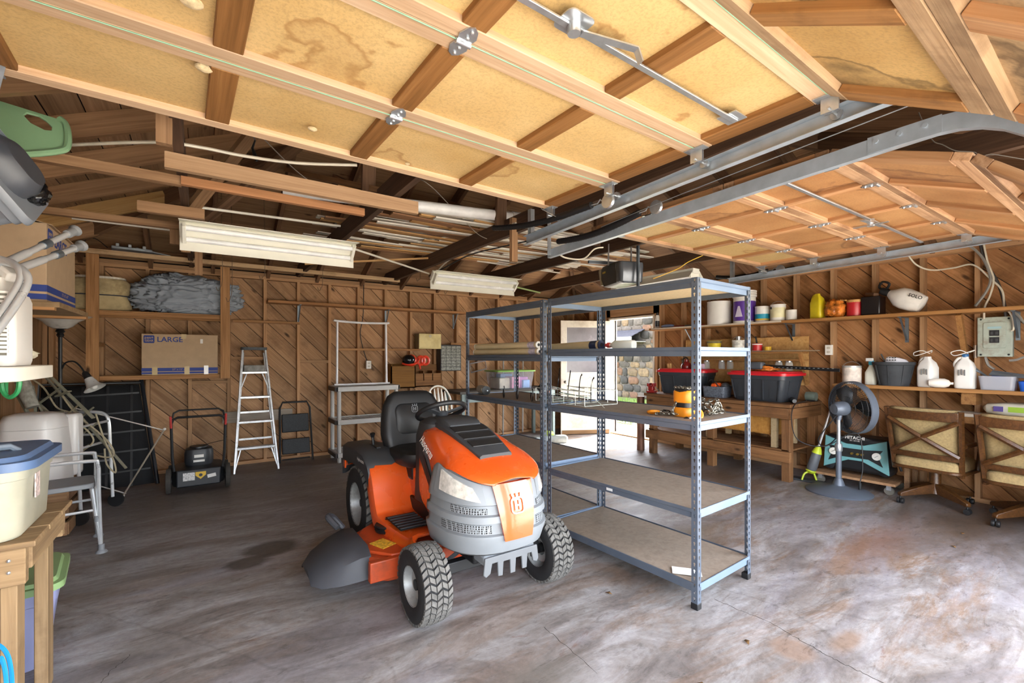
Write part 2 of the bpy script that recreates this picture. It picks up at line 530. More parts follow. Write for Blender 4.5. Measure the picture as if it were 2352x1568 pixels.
# ---- right wall, with the side door opening
DY0, DY1, DZ = 4.91, 5.86, 2.05
g = G()
for a, b in (((0.0, 0), (DY0, 2.56)), ((DY0, DZ + .03), (DY1, 2.56)), ((DY1, 0), (YB + .15, 2.56))):
    g.bb((XR + .115, a[0], a[1]), (XR + .15, b[0], b[1]))
wr = g.obj('wall_right', BACK, smooth=0)
struct(wr, 'right wall of open studs and diagonal board sheathing')
fr = frame((XR + .112, 0, 0), (0, 1, 0), (0, 0, 1), (-1, 0, 0))
# a frame with -x normal: boards extruded towards the room
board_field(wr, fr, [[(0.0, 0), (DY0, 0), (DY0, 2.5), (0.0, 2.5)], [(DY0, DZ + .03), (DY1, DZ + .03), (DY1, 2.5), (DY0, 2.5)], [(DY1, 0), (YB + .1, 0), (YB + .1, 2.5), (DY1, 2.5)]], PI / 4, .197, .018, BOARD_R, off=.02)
it = []
for i in range(-9, 8):
    y = 3.145 - .406 * i
    if DY0 - .03 < y < DY1 + .03 or y > YB - .05 or y < .05: continue
    it.append(((XR, y - .019, .04), (XR + .09, y + .019, ZP)))
it += [((XR, DY0 - .085, .0), (XR + .09, DY0 - .005, ZP)), ((XR, DY1 + .005, 0), (XR + .09, DY1 + .085, ZP)), ((XR, DY0 - .085, DZ + .05), (XR + .09, DY1 + .085, DZ + .22)),
       ((XR, 0.0, 0), (XR + .09, DY0 - .09, .04)), ((XR, 0.0, ZP), (XR + .09, YB, ZP + .04)), ((XR, 0.0, ZP + .042), (XR + .09, YB, ZP + .082))]
studs(wr, it)

# ---- left wall
wl = G().bb((XL - .15, 0.0, 0), (XL - .115, YB + .15, 2.56)).obj('wall_left', BACK, smooth=0)
struct(wl, 'left wall of open studs and boards')
board_field(wl, frame((XL - .112, 0, 0), (0, 1, 0), (0, 0, 1)), [[(0.0, 0), (YB + .1, 0), (YB + .1, 2.5), (0.0, 2.5)]], -PI / 4, .197, .018, BOARD, off=.07)
it = [((XL - .09, y - .019, .04), (XL, y + .019, ZP)) for y in [6.8 - .406 * i for i in range(0, 16)]]
it += [((XL - .09, 0.0, 0), (XL, YB, .04)), ((XL - .09, 0.0, ZP), (XL, YB, ZP + .04)), ((XL - .09, 0.0, ZP + .042), (XL, YB, ZP + .082))]
it += [((XL - .09, 6.70, .04), (XL + .0, 6.78, ZP)), ((XL - .02, 6.36, .04), (XL + .02, 6.60, ZP))]
studs(wl, it)

# ---- front wall: piers and header round the two car openings
g = G()
for a, b in (((XL - .15, 0), (-.55, 2.56)), ((2.06, 0), (2.36, 2.56)), ((4.97, 0), (XR + .15, 2.56)), ((-.55, 2.2), (2.06, 2.56)), ((2.36, 2.2), (4.97, 2.56))):
    g.bb((a[0], -.12, a[1]), (b[0], .0, b[1]))
struct(g.obj('wall_front', STUD, smooth=0), 'front wall piers and header between the car doors')

# ---- roof: four slopes meeting at a short ridge, boards, rafters, joists
SL = .42; A = math.atan(SL); cA = math.cos(A)
Y1, Y0, X0, X1 = 6.95, -.12, -1.53, 6.29
ZE = 2.50
YM = (Y0 + Y1) / 2; HALF = (Y1 - Y0) / 2; T = HALF / cA
RX0, RX1 = X0 + HALF, X1 - HALF
e = .04
def rz_(t): return ZE + t * math.sin(A)
ridge_z = ZE + HALF * SL
g = G()
corner = [(X0 - .2, Y0 - .2), (X1 + .2, Y0 - .2), (X1 + .2, Y1 + .2), (X0 - .2, Y1 + .2)]
r0, r1 = V((RX0, YM, ridge_z + .06)), V((RX1, YM, ridge_z + .06))
cs = [V((x, y, ZE - .2 * SL + .06)) for x, y in corner]
vs = cs + [r0, r1] + [p + V((0, 0, .05)) for p in cs + [r0, r1]]
fs = [(0, 1, 5, 4), (1, 2, 5), (2, 3, 4, 5), (3, 0, 4)]
fs = [f[::-1] for f in fs] + [tuple(i + 6 for i in f) for f in fs] + [(0, 1, 7, 6), (1, 2, 8, 7), (2, 3, 9, 8), (3, 0, 6, 9)]
ceil = g.add(vs, fs).obj('ceiling', BACK, smooth=0)
struct(ceil, 'open rafters, roof boards and ceiling joists of the hipped roof')
NZ = .028
frb = frame((0, Y1, ZE + .045), (1, 0, 0), (0, -cA, math.sin(A)))
frl = frame((X0, 0, ZE + .045), (0, 1, 0), (cA, 0, math.sin(A)))
board_field(ceil, frb, [[(X0, 0), (X1, 0), (RX1, T), (RX0, T)]], 0, .185, .018, ROOFW, 'roof_board', off=.03)
board_field(ceil, frl, [[(Y0, 0), (Y1, 0), (YM, T)]], 0, .185, .018, ROOFW, 'roof_board', off=.08)
frr = frame((X1, 0, ZE + .045), (0, -1, 0), (-cA, 0, math.sin(A)))
board_field(ceil, frr, [[(-Y1, 0), (-Y0, 0), (-YM, T)]], 0, .37, .018, ROOFW, 'roof_board')
frf = frame((0, Y0, ZE + .045), (-1, 0, 0), (0, cA, math.sin(A)))
board_field(ceil, frf, [[(-X1, 0), (-X0, 0), (-RX0, T), (-RX1, T)]], 0, .37, .018, ROOFW, 'roof_board')
def member(p, q, w, h, name='rafter', mt=None, up=(0, 0, 1)):
    p, q = V(p), V(q); ex = (q - p).normalized(); side = V(up).cross(ex).normalized(); ez = ex.cross(side)
    G().box((0, 0, 0), ((q - p).length, w, h)).obj(name, mt or RAFT, ceil, smooth=0, m=frame((p + q) / 2, ex, side, ez))
def zr(x, y): return ZE + .045 + SL * min(y - Y0, Y1 - y, x - X0, X1 - x)
DZr = -.095
for i in range(12):
    x = -1.1 + .61 * i
    t = min(HALF, x - X0, X1 - x)
    if t < .25: continue
    member((x, Y1 - .06, zr(x, Y1 - .06) + DZr), (x, Y1 - t + .02, zr(x, Y1 - t) + DZr), .04, .14)
    if 2 < i: member((x, Y0 + .06, zr(x, Y0 + .06) + DZr), (x, Y0 + t, zr(x, Y0 + t) + DZr), .04, .14)
LITE = wood('#a1733f', '#c39a60', '#d2ac74', var=.2, knots=False)
MIDW = wood('#76563c', '#9a7655', '#ae8864', var=.25, knots=False)
for i in range(11):
    y = 6.32 - .61 * i
    t = min(HALF, y - Y0, Y1 - y)
    if t < .25: continue
    member((X0 + .06, y, zr(X0 + .06, y) + DZr), (X0 + t, y, zr(X0 + t, y) + DZr), .04, .14, mt=LITE if i == 1 else MIDW)
    member((X1 - .06, y, zr(X1 - .06, y) + DZr), (X1 - t, y, zr(X1 - t, y) + DZr), .04, .14)
for cx, cy, rx in ((X0, Y1, RX0), (X1, Y1, RX1), (X0, Y0, RX0), (X1, Y0, RX1)):
    member((cx, cy, ZE - .03), (rx, YM, ridge_z - .05), .045, .17, 'hip_rafter')
member((RX0, YM, ridge_z - .08), (RX1, YM, ridge_z - .08), .045, .18, 'ridge_beam')
JX = (-.10, 1.10, 2.30, 3.52, 4.72)
for x in JX: member((x, .06, 2.555), (x, Y1 - .06, 2.555), .045, .15, 'joist', mt=wood('#33231a', '#4d382a', '#614939', var=.2, knots=False))
for x in JX[1:4]:
    member((x + .05, 3.5, 2.56), (x + .05, 5.0, zr(x, 5.0) - .12), .04, .1, 'web')
    member((x - .05, 3.5, 2.56), (x - .05, 3.42, zr(x, 3.42) - .14), .04, .1, 'web', up=(1, 0, 0))
member((-.05, 4.35, 2.56), (.55, 3.55, 3.35), .09, .04, 'web', mt=MIDW)
member((.02, 4.9, 2.6), (.75, 4.2, 3.25), .09, .04, 'web')
member((1.15, 3.35, 2.62), (.72, 4.9, 3.2), .13, .04, 'web', mt=MIDW)
# timbers fixed across the joists
PALE = wood('#8e6b4c', '#b08b68', '#c4a17d', var=.15, knots=False)
member((-.16, 3.02, 2.428), (1.25, 3.02, 2.428), .04, .085, 'cross_timber', mt=PALE)
member((-.10, 3.36, 2.44), (.98, 3.36, 2.44), .04, .05, 'cross_timber', mt=wood('#7c5233', '#a06f49', '#b07f58', knots=False))
member((-1.38, 3.42, 2.46), (-.10, 3.38, 2.44), .05, .055, 'cross_timber', mt=MIDW)
member((-1.38, 4.62, 2.44), (-.05, 4.55, 2.44), .05, .05, 'cross_timber', mt=MIDW)
member((-.36, 4.02, 2.42), (.02, 4.0, 2.42), .05, .07, 'cross_timber', mt=MIDW)
# ================================================================== overhead car doors
STEEL = mat('#aeb9c4', .42, .5, .1, 14)
STEELD = mat('#7f8a94', .42, .8, .12, 10)
GALV = mat('#c4cad0', .33, .8, .1, 30)
BLACKR = mat('#16171a', .5, 0, .2, 40, .3)

def door_section(parent, fr, w, L, stiles, mr, ms, mp, mr2=None, ends=.10, sw=.085, rail=.062):
    """one section; frame x across the opening, y along the travel, z towards the room"""
    th, pt = .034, .008
    for k, y in enumerate((rail / 2, L - rail / 2)):
        G().box((0, 0, 0), (w, rail - .002, th)).obj('rail', mr if k == 0 else (mr2 or mr), parent, smooth=0, m=fr @ tr(0, y, 0), bevel=.003, seg=1)
    xs = [-w / 2 + ends / 2] + sorted(stiles) + [w / 2 - ends / 2]
    ws_ = [ends] + [sw] * len(stiles) + [ends]
    for x, q in zip(xs, ws_):
        g = G().box((0, 0, 0), (L - 2 * rail, q, th))
        g.obj('stile', ms, parent, smooth=0, m=fr @ tr(x, L / 2, 0) @ rotz(PI / 2), bevel=.003, seg=1)
    for i in range(len(xs) - 1):
        a, b = xs[i] + ws_[i] / 2, xs[i + 1] - ws_[i + 1] / 2
        G().box((0, 0, 0), (b - a + .01, L - 2 * rail + .01, pt)).obj('panel', mp, parent, smooth=0, m=fr @ tr((a + b) / 2, L / 2, -.012))

def hinge(parent, fr, m=GALV):
    g = G()
    for s in (-1, 1):
        poly = [(-.022, s * .004), (-.03, s * .03), (-.018, s * .062), (0, s * .075), (.018, s * .062), (.03, s * .03), (.022, s * .004)]
        if s < 0: poly = poly[::-1]
        g.prism(poly, 0, .004)
        g.sph((0, s * .055, .006), .006, 8, 4); g.sph((0, s * .026, .006), .007, 8, 4)
    g.cyl((-.026, 0, .006), (.026, 0, .006), .009, n=10)
    return g.obj('hinge', m, parent, m=fr)

def roller(parent, fr, out, tall=False):
    g = G()
    g.box((0, 0, .002), (.05, .10, .004)); g.box((0, .0, .03), (.004, .06, .06)); g.box((.02, 0, .03), (.004, .05, .06))
    if tall: g.beam((-.02, -.05, 0), (.02, .05, .07), .05, .004)
    g.cyl((-.02, 0, .05), (out, 0, .05), .005, n=8)
    g.cyl((out - .012, 0, .05), (out + .006, 0, .05), .022, n=14)
    return g.obj('roller_bracket', GALV, parent, m=fr)

def hardboard(c1, c2, stain, amt=0.0):
    m, nt, b, N, L = _new('hardboard_' + c1.strip('#'))
    v = coords(nt, (1, 1, 1))
    col = ramp(nt, noise(nt, v, 3, 5, .6), [(.3, C(c1)), (.7, C(c2))])
    sp = ramp(nt, noise(nt, v, 90, 3, .7), [(.36, (.82, .82, .82)), (.55, (1, 1, 1))])
    col = mix(nt, 1, col, sp, 'MULTIPLY')
    w = N('ShaderNodeTexNoise'); w.inputs['Scale'].default_value = 1.7; w.inputs['Detail'].default_value = 7; L(v, w.inputs['Vector'])
    st = ramp(nt, w.outputs['Fac'], [(.60 - amt, (0, 0, 0)), (.615 - amt, (.65, .65, .65)), (.64 - amt, (.1, .1, .1)), (.70 - amt, (.35 + amt * 5,) * 3)])
    col = mix(nt, st, col, C(stain))
    L(col, b.inputs['Base Color']); b.inputs['Roughness'].default_value = .6
    return m
HB1 = hardboard('#c2a067', '#d2b37d', '#8f6332')
HB2 = hardboard('#9d6c40', '#b88a5a', '#5d3624', .05)
RAIL1 = wood('#ab8a6a', '#c6a584', '#d6bb9e', var=.18, knots=False, rough=.6)
STIL1 = wood('#64431f', '#875c32', '#9d7042', var=.15, knots=False, rough=.6)
RAIL2 = wood('#8e6646', '#bd9470', '#d0ab88', var=.2, knots=False, rough=.6, dirt='#5d3c28')
STIL2 = wood('#8a5a34', '#b38257', '#caa077', var=.2, knots=False, rough=.6)
GREEN = mat('#86ad90', .6)

# --- left car door, rolled up overhead
W1 = 2.57; CX1 = .685; Z1 = 2.395
d1 = thing('door_1', 'overhead car door with yellow hardboard panels rolled up on its tracks', 'garage door')
del d1['category']; struct(d1)
_pv = tr(1.97, 1.5, 0); d1.matrix_local = _pv @ rotz(.03) @ _pv.inverted()
L1 = .552; YE1 = 2.41
secs = [(YE1 - L1 * (i + 1), Z1, 0.0) for i in range(3)]
ST1 = [-.605, -.015, .595]
def fr_flat(cx, y, z): return frame((cx, y, z), (-1, 0, 0), (0, 1, 0), (0, 0, -1))
for y, z, a in secs: door_section(d1, fr_flat(CX1, y, z), W1, L1 - .004, [-s for s in ST1], RAIL1, STIL1, HB1)
a1 = math.radians(30)
yb, zb = YE1 - 3 * L1, Z1
frt = frame((CX1, yb - (L1 - .05) * math.cos(a1), zb - (L1 - .05) * math.sin(a1)), (-1, 0, 0), (0, math.cos(a1), math.sin(a1)))
RAIL3 = wood('#8a6c4e', '#a88a68', '#bda180', var=.15, knots=False, dirt='#5d4430')
door_section(d1, frt, W1, L1 - .055, [-s for s in ST1], RAIL3, wood('#7a5330', '#a1713f', '#b28452', knots=False, dirt='#3f2a1a'), hardboard('#b99154', '#d3ae70', '#33210f', .07))
a2 = math.radians(40); yb2, zb2 = frt.translation.y, frt.translation.z
frt2 = frame((CX1, yb2 - .33 * math.cos(a2), zb2 - .33 * math.sin(a2)), (-1, 0, 0), (0, math.cos(a2), math.sin(a2)))
door_section(d1, frt2, W1, .325, [-s for s in ST1], RAIL3, STIL2, hardboard('#a98a62', '#c0a37c', '#3d2a18', .06))
for i in range(1, 4):
    y = YE1 - L1 * i
    G().cyl((CX1 - W1 / 2, y, Z1 - .020), (CX1 + W1 / 2, y, Z1 - .019), .0024, n=6).obj('weatherstrip', GREEN, d1)
    for x in (CX1 + ST1[0], CX1 + ST1[1] + (.0 if i else 0), ):
        if i < 3 and x > CX1 - .2: hinge(d1, frame((x + .0, y, Z1 - .018), (-1, 0, 0), (0, 1, 0), (0, 0, -1)))
    hinge(d1, frame((CX1 + ST1[0], y, Z1 - .018), (-1, 0, 0), (0, 1, 0), (0, 0, -1))) if i == 3 else None
    roller(d1, frame((CX1 + W1 / 2 - .03, y, Z1 - .018), (1, 0, 0), (0, -1, 0), (0, 0, -1)), .075)
roller(d1, frame((CX1 + W1 / 2 - .03, YE1 - .04, Z1 - .018), (1, 0, 0), (0, -1, 0), (0, 0, -1)), .075, True)
roller(d1, frame((CX1 - W1 / 2 + .03, YE1 - .04, Z1 - .018), (-1, 0, 0), (0, 1, 0), (0, 0, -1)), .075, True)
# lock bar and handle bracket across the second section
yl = YE1 - L1 * 2.52
G().beam((CX1 - .35, yl + .03, Z1 - .03), (CX1 + 1.13, yl + .03, Z1 - .03), .022, .008).obj('lock_bar', GALV, d1, bevel=.002)
g = G().prism(rrect(.10, .09, .02), 0, .004)
G().box((0, 0, .002), (.09, .08, .004)).obj('lock_plate', GALV, d1, m=frame((CX1 + 1.1, yl + .03, Z1 - .022), (-1, 0, 0), (0, 1, 0), (0, 0, -1)))
g.cyl((0, 0, 0), (0, 0, .035), .02, n=12)
poly = [(-.02, -.03), (.02, -.03), (.025, .03), (-.025, .03)]
g.beam((.03, .0, .02), (.22, .05, .02), .026, .005); g.beam((.22, .05, .02), (.235, .055, .06), .026, .005)
g.obj('lock_handle', GALV, d1, m=frame((CX1 + ST1[1] + .22, yl + .02, Z1 - .022), (1, 0, 0), (0, -1, 0), (0, 0, -1)))
# mud-dauber nests and foam left on the panels
for x, y, r in ((.02, 1.95, .028), (-.02, 1.62, .03), (.9, 2.28, .014), (.42, 2.18, .02)):
    G().sph((x, y, Z1 - .012), (r, r * .7, r * .5), 10, 5).obj('wasp_nest', mat('#c9b48e', .95, 0, .3, 60, .8), d1)

# --- right car door
W2 = 2.44; CX2 = 3.66; Z2 = 2.352; YE2 = 2.53; L2 = .53
d2 = thing('door_2', 'overhead car door with orange-brown plywood panels rolled up on its tracks', 'garage door')
del d2['category']; struct(d2)
ST2 = [-.62, 0.0, .62]
for i in range(3): door_section(d2, fr_flat(CX2, YE2 - L2 * (i + 1), Z2), W2, L2 - .004, ST2, RAIL2, STIL2, HB1 if i == 0 else HB2, sw=.06)
a3 = math.radians(25); yb, zb = YE2 - 3 * L2, Z2
for k, a in ((0, 22), (1, 42)):
    a = math.radians(a); Lk = L2 - .01 if k == 0 else .33
    f_ = frame((CX2, yb - Lk * math.cos(a), zb - Lk * math.sin(a)), (-1, 0, 0), (0, math.cos(a), math.sin(a)))
    door_section(d2, f_, W2, Lk - .004, ST2, RAIL2, STIL2, HB2, sw=.06)
    yb, zb = f_.translation.y, f_.translation.z
for i in range(1, 4):
    y = YE2 - L2 * i
    for x in (CX2 - .62, CX2, CX2 + .62): hinge(d2, frame((x, y, Z2 - .018), (-1, 0, 0), (0, 1, 0), (0, 0, -1)))
    for s in (-1, 1): roller(d2, frame((CX2 + s * (W2 / 2 - .03), y, Z2 - .018), (s, 0, 0), (0, -s, 0), (0, 0, -1)), .075)
for s in (-1, 1): roller(d2, frame((CX2 + s * (W2 / 2 - .03), YE2 - .04, Z2 - .018), (s, 0, 0), (0, -s, 0), (0, 0, -1)), .075, True)
y = YE2 - L2 * 2.5
G().beam((CX2 - W2 / 2 + .02, y, Z2 - .028), (CX2 + W2 / 2 - .02, y, Z2 - .028), .022, .010).obj('lock_bar', GALV, d2, bevel=.002)
for k in range(1, 3):
    yy = YE2 - L2 * k
g = G(); g.cyl((0, 0, 0), (0, 0, .05), .022, n=12); g.beam((-.14, .0, .03), (.14, .02, .03), .03, .006); g.beam((0, -.1, .04), (0, .1, .04), .02, .006)
g.obj('lock_handle', GALV, d2, m=frame((CX2 + .12, y + .0, Z2 - .022), (1, 0, 0), (0, -1, 0), (0, 0, -1)))
G().box((CX2 - 1.0, YE2 - .05, Z2 - .02), (.16, .05, .006)).obj('name_plate', STEELD, d2, bevel=.002)

# --- tracks: C channel, straight run, bend and drop
def track(label, x, open_dir, yend, z0, z1, m=STEEL, zbot=.05, h=.062, fl_=.032):
    """open_dir +1 opens towards +x"""
    t = thing('door_track', label, 'door track', (x, 0, 0), 0, 'door tracks under the roof')
    path = [(yend, z1)]
    r = .36; yv = .19; yc = yv + r
    for i in range(9):
        a = PI / 2 * i / 8
        path.append((yc - r * math.sin(a), z0 - r + r * math.cos(a)))
    path.append((yv, zbot))
    prof = [(open_dir * fl_, -h / 2), (0, -h / 2), (0, h / 2), (open_dir * fl_, h / 2)]
    tk = .0025
    g = G(); rings = []
    full = prof + [(p[0] - open_dir * (0 if i in (0, 3) else tk), p[1] + (tk if i < 2 else -tk) * (-1)) for i, p in enumerate(prof)][::-1]
    for i, (y, z) in enumerate(path):
        a = path[max(i - 1, 0)]; b = path[min(i + 1, len(path) - 1)]
        ty, tz = b[0] - a[0], b[1] - a[1]; l = math.hypot(ty, tz); ty, tz = ty / l, tz / l
        ny, nz = -tz, ty
        if nz < 0 or (abs(nz) < 1e-6 and ny > 0): ny, nz = -ny, -nz
        rings.append([(px, y + ny * q, z + nz * q) for px, q in full])
    g.loft(rings)
    g.obj('channel', m, t, smooth=30)
    # overlap strap with bolts near the bend
    g = G().beam((-open_dir * .004, yc + .22, z0), (-open_dir * .004, yc - .02, z0), .004, h + .008)
    for k in range(3): g.cyl((-open_dir * .002, yc + .19 - k * .08, z0 + .01), (-open_dir * .014, yc + .19 - k * .08, z0 + .01), .010, n=8)
    g.obj('splice_plate', m, t)
    # hanger at the back end
    g = G().beam((open_dir * -.006, yend - .03, z1 - .02), (open_dir * -.006, yend - .03, 2.50), .004, .036, up=(0, 1, 0))
    g.beam((open_dir * -.006 - .016 * open_dir, yend - .047, z1 - .02), (open_dir * -.006 - .016 * open_dir, yend - .047, 2.50), .036, .004, up=(0, 1, 0))
    g.obj('hanger', GALV, t)
    return t
track('steel track along the right edge of the yellow car door', 2.035, -1, 2.80, 2.325, 2.265)
track('steel track along the left edge of the orange car door, beside the black spring', 2.385, 1, 2.98, 2.30, 2.245)
track('steel track between the orange car door and the right wall', 4.935, -1, 2.90, 2.285, 2.24)
track('steel track along the left edge of the yellow car door', -.70, 1, 2.8, 2.325, 2.27)

def spring(label, p, q, r=.021):
    t = thing('door_spring', label, 'spring', p, 0, 'door springs')
    q = V(q) - V(p); n = q.normalized()
    pts = [q * (i / 60) for i in range(61)]
    for i in range(61): pts[i] = pts[i] + V((0, 0, -.035 * math.sin(PI * i / 60)))
    G().tube(pts, [r * (1 + .08 * (i % 2)) for i in range(61)], 10).obj('coil', BLACKR, t)
    G().tube([q, q + n * .05, q + n * .07 + V((0, 0, .02)), q + n * .1], .004, 6).obj('hook', GALV, t)
    pu = q + n * .13
    G().lathe([(.012, -.012), (.042, -.010), (.036, 0), (.042, .010), (.012, .012)], pu, 18, roty(PI / 2)).obj('pulley', GALV, t)
    return t
spring('black coil spring beside the yellow door track', (1.90, 3.05, 2.40), (1.955, 2.02, 2.31), .02)
spring('black coil spring with pulley beside the orange door track', (2.33, 2.78, 2.30), (2.34, 1.98, 2.32), .022)
spring('black coil spring beside the track at the right wall', (5.02, 3.1, 2.33), (5.0, 2.5, 2.31), .02)
def cable(label, pts, r, m, name='door_cable', cat='cable', group=None, n=8):
    pts = [V(p) for p in pts]; o = pts[0].copy()
    ob = G().tube(bez([p - o for p in pts], n) if len(pts) > 2 else [p - o for p in pts], r, 6).obj(name, m)
    ob.location = o
    return tag(ob, label, cat, group)
cable('thin steel lift cable between the two door tracks', [(2.28, .35, 2.38), (2.30, 1.6, 2.335), (2.32, 2.3, 2.30)], .0025, GALV)
# ================================================================== outdoors and the side door
g = G().bb((-30, -40, -.32), (40, 50, -.165))
struct(g.obj('ground', mat('#8a8270', .95, 0, .2, 3), smooth=0), 'bare ground round the garage')
dw = G().bb((-6, -14, -.16), (10, -.155, -.03)).obj('driveway', mat('#b9b4aa', .85, 0, .1, 3), smooth=0)
struct(dw, 'concrete driveway in front of the open car doors')
struct(G().bb((XR + .155, 4.2, -.16), (8.1, 6.4, -.02)).obj('path', mat('#c4bdae', .85, 0, .1, 6), smooth=0), 'concrete path outside the side door')
gm = G()
rs = random.Random(3)
for i in range(5200):
    x, y = rs.uniform(8.1, 12.5), rs.uniform(5.2, 13.0)
    h = rs.uniform(.05, .16); a = rs.uniform(0, 2 * PI); w = .012
    dx, dy = math.cos(a) * w, math.sin(a) * w; lx, ly = rs.uniform(-.05, .05), rs.uniform(-.05, .05)
    gm.add([(x - dx, y - dy, -.165), (x + dx, y + dy, -.165), (x + lx, y + ly, -.165 + h)], [(0, 1, 2)])
go = gm.obj('lawn', mat('#5c7a28', .8, 0, .4, 9))
go['kind'] = 'stuff'; tag(go, 'sunlit green grass outside the side door', 'grass')
struct(G().bb((8.1, 4.5, -.165), (30, 20, -.15)).obj('lawn_soil', mat('#5f6a30', .9, 0, .25, 4), smooth=0), 'soil under the lawn')

# stone house across the yard: each stone its own piece
house = thing('stone_house', 'rubble stone house with a shingled eave seen through the side door', 'building', (13.2, 8.2, -.165))
G().bb((.12, -3.2, 0), (2.5, 8.0, 4.4)).obj('mortar_wall', mat('#575047', .95, 0, .15, 8, .5), house, smooth=0)
STONES = [mat(c, .9, 0, .35, 9, .8) for c in ('#4a4138', '#5d4d39', '#3f3932', '#544c44', '#66543d', '#332f2a', '#5c4230')]
rs = random.Random(11)
z = .0; row = 0
while z < 3.9:
    h = rs.uniform(.16, .34); y = -1.3 + rs.uniform(-.3, 0)
    while y < 5.2:
        w = rs.uniform(.22, .52)
        n = 10; pts = []
        for k in range(n):
            a = 2 * PI * (k + .37) / n
            ra = 1 / max(abs(math.cos(a)), abs(math.sin(a))) ** .92
            pts.append((math.cos(a) * ra * w * .51 * rs.uniform(.86, 1.05), math.sin(a) * ra * h * .52 * rs.uniform(.84, 1.06)))
        dp = rs.uniform(.03, .08)
        g = G()
        g.loft([[(0.0, p[0], p[1]) for p in pts], [(-dp * .7, p[0] * .96, p[1] * .96) for p in pts], [(-dp, p[0] * .82, p[1] * .82) for p in pts]][::-1])
        g.obj('stone', rs.choice(STONES), house, smooth=60, m=tr(.125, y + w / 2, z + h / 2 + .0))
        y += w + .012
    z += h + .012; row += 1
# shingled lower roof and white fascia to the left of the tall wall
SH = mat('#3b3940', .9, 0, .3, 14, .6)
for i in range(6):
    G().box((0, 0, 0), (.30, 4.3, .02)).obj('shingle_course', SH, house, m=tr(-.55 + .22 * i, 3.35 + 1.6, 2.30 + .085 * i) @ roty(-.36), smooth=0)
G().bb((-.72, 2.75, 2.08), (-.66, 7.1, 2.26)).obj('fascia', mat('#8d8b86', .6), house, smooth=0)
G().bb((-.68, 2.75, 2.08), (.1, 7.1, 2.11)).obj('soffit', mat('#8d8b86', .6), house, smooth=0)

# ---- side door leaf, hinged on the far jamb and swung into the garage
WHITE = mat('#e6dfd2', .55, 0, .07, 4, dirt='#a89a86')
TRIM = mat('#ece7dd', .5, 0, .05, 5)
fr_ = thing('trim_1', 'white painted frame of the side doorway', 'door frame')
del fr_['category']; struct(fr_)
G().bb((XR - .012, DY0 - .03, 0), (XR + .17, DY0, DZ)).obj('jamb', TRIM, fr_, smooth=0)
G().bb((XR - .012, DY1, 0), (XR + .17, DY1 + .03, DZ)).obj('jamb', TRIM, fr_, smooth=0)
G().bb((XR - .012, DY0 - .03, DZ), (XR + .17, DY1 + .03, DZ + .03)).obj('head', TRIM, fr_, smooth=0)
G().bb((XR - .0, DY0, -.01), (XR + .17, DY1, .02)).obj('threshold', wood('#8d6b47', '#a98560', knots=False), fr_, smooth=0)
ang = math.radians(180 - 25)      # leaf direction from the hinge
dl = thing('door_3', 'white half-glazed side door swung open against the back corner', 'door', (XR - .02, DY1 - .0, .012), ang)
del dl['category']; struct(dl)
W, Hh, th = .92, 2.02, .04
def rail_(a, b): G().bb(a, b).obj('rail', WHITE, dl, bevel=.003, smooth=0, seg=1)
rail_((0, 0, 0), (.11, th, Hh)); rail_((W - .11, 0, 0), (W, th, Hh))
rail_((.11, 0, Hh - .12), (W - .11, th, Hh)); rail_((.11, 0, .96), (W - .11, th, 1.10)); rail_((.11, 0, 0), (W - .11, th, .10))
G().bb((.11, .01, .10), (W - .11, th - .01, .96)).obj('lower_panel', mat('#e2d9c9', .6, 0, .08, 3, dirt='#8e7f6b'), dl, smooth=0)
G().bb((.11, .016, 1.10), (W - .11, th - .016, Hh - .12)).obj('pane', mat('#7e7a80', .25, 0, .25, 3, spec=.6), dl, smooth=0)
for sgn in (-1, 1):
    g = G().cyl((W - .07, th / 2, .93), (W - .07, th / 2 + sgn * .06, .93), .011, n=10); g.sph((W - .07, th / 2 + sgn * .07, .93), .027)
    g.obj('knob', mat('#8f8a80', .3, .9), dl)
G().bb((.02, -.004, .0), (W - .02, th + .004, .07)).obj('kick_strip', wood('#7a5a3a', '#a07a52', knots=False), dl, smooth=0)
# ================================================================== boltless steel shelving in the middle of the floor
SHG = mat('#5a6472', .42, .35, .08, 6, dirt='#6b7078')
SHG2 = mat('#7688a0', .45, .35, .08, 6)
PBOARD = mat('#8d7f70', .75, 0, .12, 30, .2, dirt='#756758')
PBOARD_W = mat('#d9c39a', .8, 0, .1, 60, .2)

def keyhole_flange(g, m, H, w=.036, pitch=.0381):
    """perforated strip: x across, z up"""
    n = int(H / pitch); hz = pitch / 2
    key = [(0, .0115), (.0052, .0085), (.0062, .004), (.004, .0005), (.003, -.010), (-.003, -.010), (-.004, .0005), (-.0062, .004), (-.0052, .0085)]
    for i in range(n):
        zc = pitch * (i + .5)
        out = [(0, hz), (w / 2, hz), (w / 2, .004), (w / 2, -.004), (w / 2, -hz), (-w / 2, -hz), (-w / 2, -.004), (-w / 2, .004), (-w / 2, hz)]
        vs = [m @ V((x, 0, zc + z)) for x, z in out] + [m @ V((x, 0, zc + z)) for x, z in key]
        k = len(out)
        g.add(vs, [(j, (j + 1) % k, k + (j + 1) % k, k + j) for j in range(k)])
    if H - n * pitch > .001:
        z0, z1 = n * pitch, H
        g.add([m @ V(p) for p in ((-w / 2, 0, z0), (w / 2, 0, z0), (w / 2, 0, z1), (-w / 2, 0, z1))], [(0, 1, 2, 3)])

